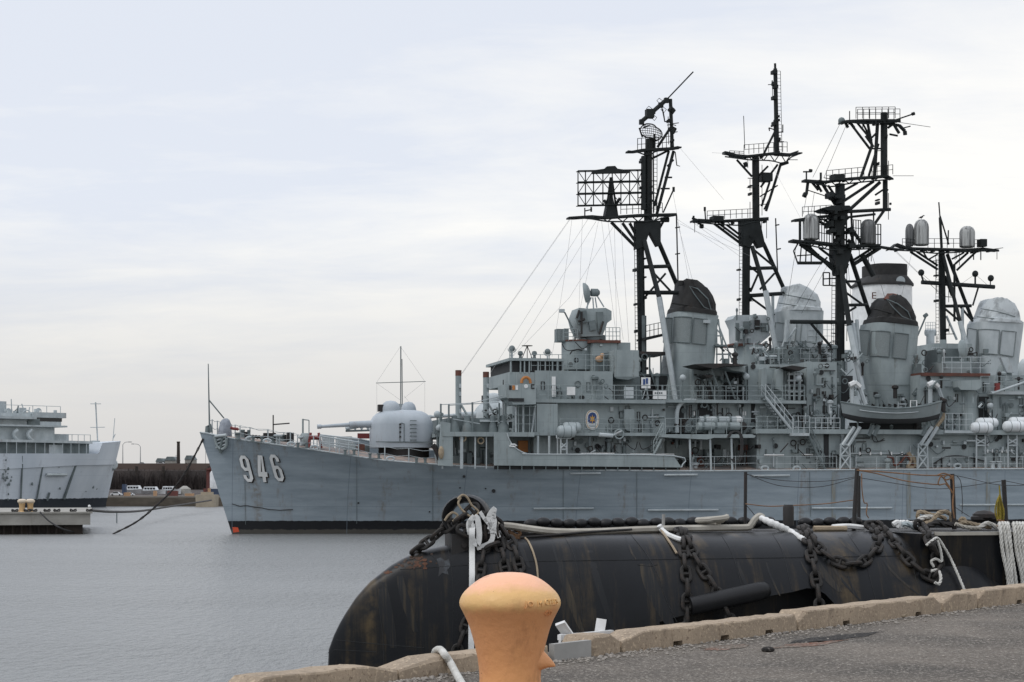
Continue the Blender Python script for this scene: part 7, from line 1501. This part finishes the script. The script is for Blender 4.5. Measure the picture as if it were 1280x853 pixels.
for pts in ([(1172, 594), (1180, 592), (1190, 596), (1183, 600), (1176, 596), (1173, 606), (1182, 605), (1187, 609), (1180, 598), (1186, 594), (1191, 600)], [(1182, 605), (1188, 612), (1191, 617)], [(1191, 594), (1192, 612), (1191, 632), (1193, 648)]): m.path(smooth_pts(ws(pts, .02), 5), .014, 6)
tag(m.build('rope_tangle', 'cord'), 'orange rope tangle wound round the post right of the double post', 'rope')
# rope pile
pile = [('tan rope loop rising highest from the deck rope pile', 'ropeb', [(1150, 656), (1165, 652), (1172, 643), (1180, 640), (1188, 643), (1190, 651), (1196, 656)], .048, .3), ('tan rope bight at the left of the deck rope pile', 'ropeb', [(1166, 650), (1150, 650), (1147, 644), (1150, 640), (1162, 643), (1176, 646), (1185, 650)], .044, .5),
        ('pale rope lying inside the deck rope pile', 'rope', [(1143, 654), (1152, 648), (1163, 646), (1170, 649)], .05, .4), ('grey rope under the deck rope pile', 'raftg', [(1128, 656), (1134, 655), (1142, 659), (1150, 661), (1158, 659)], .055, -.15), ('black rope in front of the deck rope pile', 'iron', [(1160, 658), (1172, 653), (1180, 656), (1190, 656), (1196, 659)], .06, .1),
        ('tan rope running right from the post towards the yellow hank', 'ropeb', [(1198, 656), (1206, 653), (1216, 655), (1228, 658), (1240, 660)], .045, .2), ('pale rope lying between the post and the yellow hank', 'rope', [(1212, 661), (1224, 660), (1232, 655), (1240, 656), (1248, 661)], .05, .1), ('pale rope loop right of the rope-tangled post', 'ropeb', [(1200, 652), (1202, 648), (1206, 650), (1206, 657)], .045, .3), ('grey rope right of the rope-tangled post', 'ropeg', [(1194, 655), (1206, 659), (1225, 661)], .04, -.1)]
for lab, m_, pts, r_, v in pile: laid_rope('coiled_rope', ws(pts, v), r_, m_, lab, 'ropes heaped on the submarine deck')
o = MB(); 
for i in range(5): o.path(smooth_pts(ws([(1116 + 5 * i, 656 + i % 2 * 4), (1122 + 4 * i, 653), (1126 + 3 * i, 660)], .0), 4), .05, 7)
tag(o.build('white_rag', 'strap'), 'crumpled white rag left of the deck rope pile', 'rag')
o = MB().path(smooth_pts(ws([(1040, 659), (1052, 658), (1064, 658), (1080, 660)], .1), 4), .05, 6).build('white_cloth', 'strap'); tag(o, 'white cloth lying on the deck beside the double post', 'cloth')
cable('bamboo_pole', ws([(1017, 661), (1035, 661), (1058, 661)], -.02), .055, 'ropeb', 'tan padded pole lying on deck left of the double post', 'pole')
def strand(p_, r, m, parent):
    k_ = resample(smooth_pts(p_, 12), r * .9); rows_ = [[], [], []]; nrm = None; s_ = 0
    for i in range(len(k_)):
        t = (k_[min(i + 1, len(k_) - 1)] - k_[max(i - 1, 0)]).normalized(); nrm = (t.orthogonal() if nrm is None else nrm - t * nrm.dot(t)).normalized(); b = t.cross(nrm)
        for k in range(3): a = 2 * math.pi * (s_ / (r * 7) + k / 3); rows_[k].append(k_[i] + (nrm * math.cos(a) + b * math.sin(a)) * r * .48)
        s_ += r * .9
    mb = MB()
    for k in range(3): mb.path(rows_[k], r * .55, 5)
    mb.build('fall', m, parent)
qh = random.Random(8)
for xs_, lab in (((1250, 1253.6, 1257, 1260), 'bunch of white rope falls hanging over the casing below the yellow hank'), ((1267.5, 1271.5, 1275, 1279), 'bunch of white rope falls at the very right edge, right of a dark gap')):
    o_ = SB.pt(xs_[0], 657, -1.6); rt = empty('rope_falls', W(o_), ANG); tag(rt, lab, 'rope', 'white ropes hung over the submarine casing')
    for x in xs_:
        b_ = qh.uniform(-2.0, 2.0); pts_ = [SB.pt(x - 1, 656 + qh.uniform(-1, 1), -1.3), SB.pt(x, 654.5, -1.72), SB.pt(x + 1 + b_ * .3, 662, -1.86), SB.pt(x + 4.5 + b_, 690, -1.90), SB.pt(x + 9 - b_ * .7, 722, -1.89 - qh.uniform(0, .06)), SB.pt(x + 13, 760, -1.87)]
        strand([p - o_ for p in pts_], .036, 'rope', rt)
o = MB(); q = random.Random(2)
for i in range(16):
    x = q.uniform(-1, 1); o.path(smooth_pts(ws([(1250, 618), (1249 + 3.5 * x, 628), (1249.5 + 6 * x, 640), (1250 + (3 + q.uniform(0, 2)) * x, 652 + q.uniform(-3, 3))], -.2 + .1 * q.uniform(-1, 1)), 5), .014, 5)
o.path(ws([(1250, 618), (1249, 607)], -.2), .014, 5); tag(o.build('yellow_hank', 'yellow'), 'hank of yellow line hung up left of the right-hand post', 'rope'); 
o = MB(); [o.path(smooth_pts(ws([(1247 + a, 650), (1252 + a, 655 + b), (1246 + 2 * a, 658), (1255, 652 + b)], -.3), 4), .018, 5) for a, b in ((0, 0), (2, 2), (3, -1))]; tag(o.build('orange_twine', 'cord'), 'orange twine at the foot of the yellow hank', 'twine')
o = MB(); [o.ball(W(SB.pt(x, y, 1.0)), r_, 9, (1.5, 1, .7)) for x, y, r_ in ((1230, 645, .16), (1238, 647, .14), (1224, 648, .12))]; tag(o.build('black_tarpaulin', 'iron'), 'bundled black tarpaulin behind the rope pile, left of the yellow hank', 'tarpaulin')
laid_rope('white_line', wh([(1158, 682), (1165, 676)], .22) + ws([(1172, 673)], -1.9) + wh([(1180, 684), (1190, 702), (1206, 739), (1214, 765)], .12), .026, 'rope', 'white line running from the chain down over the quay edge, outer part')
laid_rope('white_line', wh([(1172, 676), (1176, 690), (1177, 702), (1170, 699), (1164, 702), (1168, 710)], .2), .026, 'rope', 'white line looped around the chain above the quay edge')
laid_rope('white_line', wh([(1164, 714), (1172, 713), (1176, 721), (1174, 730), (1168, 728)], .2), .03, 'rope', 'white line end knotted at the bottom of the diagonal chain')

# ================================================================== the quay in front
PZ = 2.4; PA = math.atan2(.787, .617); PR = Frame('quay_origin', (.69, 17.3, 0), PA); bpy.data.objects.remove(PR.root); PR.root = None
def pw(u, v, z=PZ): return PR.O + PR.d * u + PR.n * v + Vector((0, 0, z))
def u_px(px): a = (px - 640) / FPX; return (((.69 - 17.3 * .784) / (a - .784)) - 17.3) / .787
E_ = .62
MB().add([pw(-60, E_), pw(120, E_), pw(120, -120), pw(-60, -120)], [(0, 3, 2, 1)]).build('quay_pavement', 'asphalt', smooth=False); tag(bpy.data.objects['quay_pavement'], 'worn gritty asphalt of the quay', None, None, 'structure')
o = MB().add([pw(u, E_, z) for u in (-60, 120) for z in (-1.5, PZ - .004)] + [pw(u, E_ - .5, z) for u in (-60, 120) for z in (-1.5, PZ - .004)], [(0, 2, 3, 1), (0, 4, 6, 2), (1, 3, 7, 5)]).build('quay_face', 'pierwall', smooth=False); tag(o, 'concrete face of the quay down to the water', None, None, 'structure')
q = random.Random(31)
def curb(px0, px1, h, label, m='curb', notches=(), ch0=.10, ch1=.10, w=.34, group='concrete kerb blocks along the quay edge'):
    u0, u1 = u_px(px0), u_px(px1); L_ = u1 - u0; st = [0, min(.03, L_ * .1), ch0 * 1.6 + .03]; x = st[-1]
    ev = sorted([b for a in notches for b in ((u_px(a) - u0) - .09, (u_px(a) - u0) - .075, (u_px(a) - u0) + .075, (u_px(a) - u0) + .09)])
    st = sorted(set([s_ for s_ in st] + list(np.arange(st[-1], L_ - ch1 * 1.6 - .03, .16)) + ev + [L_ - ch1 * 1.6 - .03, L_ - .03, L_])); st = [s_ for s_ in st if 0 <= s_ <= L_]
    rows = []; root = empty('kerb_block', pw(u0, 0)); root.rotation_euler = (0, 0, PA); tag(root, label, 'kerb block', group)
    jf = [q.uniform(-1, 1) for _ in range(40)]
    for s_ in st:
        e0 = min(1, s_ / max(.01, ch0 * 1.6 + .03)); e1 = min(1, (L_ - s_) / max(.01, ch1 * 1.6 + .03)); k = min(e0, e1)
        hh = h * (.55 + .45 * k) + q.uniform(-.006, .006); j = q.uniform(-.008, .008); c = .010 + (q.uniform(0, .03) if q.random() < .3 else q.uniform(0, .006))
        nt_ = any(abs(s_ - (u_px(a) - u0)) < .08 for a in notches); ins = .16 if nt_ else 0; zb = .052 if nt_ else -.02
        fo = .05 * (1 - k)
        rows.append([(s_, 0 + j + fo, zb if nt_ else -.02), (s_, j + fo, hh * .45 if not nt_ else max(.08, hh * .45)), (s_, j + fo + .004, hh - c), (s_, j + fo + c, hh), (s_, w * .5, hh + .004), (s_, w - c, hh - .003), (s_, w, hh - c), (s_, w, -.02), (s_, ins + .005, -.02), (s_, ins + .002, zb)] )
    b = MB().loft(rows).build('block', m, root, ang=22); return root
curb(318, 503, .145, 'worn concrete kerb block at the bottom left of the quay, left of the white rope', ch0=.05, ch1=.22); curb(506, 690, .150, 'concrete kerb block with a white rope over it, behind the orange bollard', ch0=.22, ch1=.02)
curb(739, 781, .19, 'short concrete kerb block just right of the grey steel plate', ch0=.02, ch1=.12); curb(784, 1001, .178, 'long concrete kerb block in front of the pair of chains', notches=(847, 906, 962), ch0=.16, ch1=.06); curb(1003, 1181, .205, 'long concrete kerb block with crumpled litter at its foot', notches=(1058, 1148), ch0=.06, ch1=.15); curb(1184, 1226, .215, 'short broken concrete kerb block right of the litter', notches=(1229,), ch0=.12, ch1=.05); curb(1228, 1620, .22, 'concrete kerb block running out of the photo on the right', notches=(1274,), ch0=.05)
pl = empty('steel_plate', pw(u_px(692), 0)); pl.rotation_euler = (0, 0, PA); tag(pl, 'smooth grey steel cover plate between kerb blocks right of the bollard', 'steel plate'); MB().box((0, -.01, -.01), (u_px(738) - u_px(692), .05, .155)).build('plate', 'plate', pl)
# white plank trestle beyond the kerb
tr = empty('plank_trestle', pw(u_px(700), .45)); tr.rotation_euler = (0, 0, PA); tag(tr, 'white wooden trestle with slanted planks standing behind the grey plate', 'trestle')
def tp_(px, py, v): p = PR.pt(px, py, v); o_ = pw(u_px(700), .45); return Vector((p.x - u_px(700), p.y - .45, p.z - PZ))
for a, b, nm in (((700, 779), (720, 808), 'slanted_plank'), ((752, 774), (747, 806), 'slanted_plank')):
    A, B = tp_(*a, .5), tp_(*b, .5); MB().path([A, B], 0, flat=(.095, .03, (.617, -.787, 0))).build(nm, 'plank', tr)
A, B = tp_(699, 797, .47), tp_(765, 791, .47); MB().path([A, B], 0, flat=(.05, .04, (0, 0, 1))).build('crossbar', 'plank', tr)
for t in (.15, .85): MB().path([A.lerp(B, t) + Vector((0, .06, .02)), Vector((A.lerp(B, t).x, .1, 0))], 0, flat=(.05, .03, (1, 0, 0))).build('leg', 'plank', tr)
# white rope over the kerb
rq = lambda px, v, z: pw(PR.pt(px, 800, v).x, v, PZ + z); cable('mooring_rope', [rq(538, .80, -.8), rq(540, .66, -.05), rq(543, .45, .12), rq(546, .30, .172), rq(551, .12, .195), rq(556, -.01, .17), Pz(563, 829, PZ + .10), Pz(570, 842, PZ + .05), Pz(579, 858, PZ + .04), Pz(592, 885, PZ + .04), Pz(612, 925, PZ + .04), Pz(626, 960, PZ + .04), Vector((-.02, 11.55, PZ + .05)), Vector((.26, 11.62, PZ + .07))], .031, 'rope', 'thick white rope draped over the kerb left of the orange bollard', 'rope', k=8, n=10)
# bollard: flared cast head, spike horn, raised letters
bc = Vector((-.012, 12.0, PZ)); bl = empty('mooring_bollard', bc); tag(bl, 'big orange cast mooring bollard with flared head and spike horn in the foreground', 'bollard')
K = .2028 * 12 / FPX; zt = 4 - (715.5 - 600) / FPX * 12 - PZ
prof_px = [(173, 4), (174, 40), (178, 85), (187, 125), (200, 160), (216, 190), (234, 217), (252, 240), (270, 260), (290, 280), (308, 294), (326, 304), (345, 311), (362, 313), (378, 311), (396, 303), (414, 293), (434, 283), (460, 270), (490, 257), (530, 243), (580, 229), (640, 214), (700, 201), (760, 193), (820, 189), (880, 190), (940, 198), (990, 214), (1025, 240), (1050, 275), (1062, 320), (1066, 340)]
pr_ = [(r_ * K, zt - (y - 173) * K) for y, r_ in prof_px]; pr_ = [(r_, z) for r_, z in pr_ if z > .03]; pr_ += [(pr_[-1][0] + .02, .03), (pr_[-1][0] + .02, 0)]
body = MB().lathe(list(reversed(pr_)), (0, 0, 0), 72).build('body', 'bollard', bl, ang=70)
def b_r(z): return float(np.interp(z, [p[1] for p in reversed(pr_)], [p[0] for p in reversed(pr_)]))
hz_a = zt - (735 - 173) * K
rows = []
for t, rr_, zz in ((0, .165, -.01), (.18, .140, 0), (.36, .108, .006), (.54, .078, .006), (.70, .053, .002), (.84, .033, -.004), (.94, .018, -.010), (1, .004, -.014)):
    cx = .12 + t * (.283 - .12); rows.append([(cx, rr_ * .62 * math.cos(a) - .03, hz_a + zz + rr_ * (1.0 if math.sin(a) > 0 else .50) * math.sin(a)) for a in np.linspace(0, 2 * math.pi, 21)[:-1]])
MB().loft(rows).build('horn', 'bollard', bl, ang=60)
def cast(txt, size, zc, ang0, depth=.006):
    v, f = text_mesh(txt, size, .006); out = []
    for x, y, z in v:
        zz = zc + y; r_ = b_r(zz) + .001 + z; t = ang0 + x / .315; out.append((r_ * math.sin(t), -r_ * math.cos(t), zz))
    MB().add(out, f).build('cast_lettering', 'bollard', bl, smooth=False)
cast('JO  M', .050, zt - (368 - 173) * K, .30); cast('CELES', .052, zt - (362 - 173) * K, .74); cast('CO', .045, zt - (430 - 173) * K, .80)
# ------------------------------------------------------------------ grit, litter and stains
pb = MB(); q = random.Random(77)
for i in range(900):
    u = u_px(q.uniform(400, 1300)); v = -abs(q.gauss(.02, .16)); s_ = q.uniform(.006, .022) * (1.3 if q.random() < .1 else 1); pb.ball(pw(u, v, PZ + s_ * .4), s_, 5, (1, q.uniform(.6, 1), .6))
for i in range(1300):
    u = q.uniform(-6, 14); v = -q.random() ** 1.3 * 9; s_ = q.uniform(.005, .015); pb.ball(pw(u, v, PZ + s_ * .3), s_, 5, (1, q.uniform(.6, 1), .6))
tag(pb.build('gravel', 'pebble'), 'loose grit and pebbles along the kerb', None, None, 'stuff')
def decal(name, pts, m, n=34, dz=.004, seed=1, lab=''):
    qq = random.Random(seed); cx, cy, rx, ry, sl_ = pts; out = []
    for i in range(n):
        a = 2 * math.pi * i / n; k = qq.uniform(.62, 1.0); x, y = cx + rx * k * math.cos(a), cy + ry * k * math.sin(a) + sl_ * rx * k * math.cos(a); p = Pz(x, y, PZ); out.append((p.x, p.y, PZ + dz))
    o = MB().add(out, [tuple(range(n))]).build(name, m, smooth=False); tag(o, lab, None, None, 'structure')
def crack(pts, seed):
    qq = random.Random(seed); c_ = smooth_pts([Pz(x, y, PZ) for x, y in pts], 7); mb = MB(); vs_ = []
    for i, p in enumerate(c_):
        t = (c_[min(i + 1, len(c_) - 1)] - c_[max(i - 1, 0)]).normalized(); n_ = Vector((-t.y, t.x, 0)); w = qq.uniform(.006, .022); o_ = qq.uniform(-.03, .03); vs_ += [p + n_ * (o_ + w) + Vector((0, 0, .003)), p + n_ * (o_ - w) + Vector((0, 0, .003))]
    tag(mb.add(vs_, [(2 * i, 2 * i + 1, 2 * i + 3, 2 * i + 2) for i in range(len(c_) - 1)]).build('pavement_crack', 'tar', smooth=False, fix=False), 'crack in the asphalt', None, None, 'structure')
crack([(985, 806), (1010, 799), (1050, 796), (1105, 790)], 1)
decal('tar_patch', (1042, 798, 62, 4.0, -.10), 'tar', seed=3, lab='black tar patch on the pavement'); decal('red_stain', (1010, 806, 55, 3.2, -.10), 'stain', seed=4, lab='rusty red stain'); decal('red_stain', (905, 810, 34, 3.6, -.08), 'stain', seed=5, lab='rusty red stain')

p = Pz(960, 815, PZ); tag(MB().ball((p.x, p.y, PZ + .02), .05, 8, (1.3, .8, .6)).build('tar_clod', 'tar'), 'dark clod lying on the asphalt by the red stain', 'clod')
p = Pz(1134, 771, PZ); bt_ = empty('plastic_bottle', (p.x, p.y, PZ)); bt_.rotation_euler = (0, 0, .9); tag(bt_, 'crushed clear plastic bottle at the foot of the kerb', 'bottle'); MB().lathe([(.03, -.14), (.034, -.13), (.032, -.05), (.035, .02), (.031, .07), (.014, .11), (.013, .13)], (0, 0, .033), 14, 'x').build('shell', 'raft', bt_); MB().lathe([(.015, .13), (.015, .15)], (0, 0, .033), 10, 'x').build('cap', 'white', bt_)
o = MB(); p = Pz(1118, 773, PZ)
for k in range(5): o.path(smooth_pts([Vector((p.x + q.uniform(-.22, .15), p.y + q.uniform(-.06, .06), PZ + .02 + q.uniform(0, .06))) for _ in range(5)], 5), .012, 5)
tag(o.build('tangled_twine', 'ropeb'), 'tangle of tan twine lying beside the plastic bottle', 'twine')
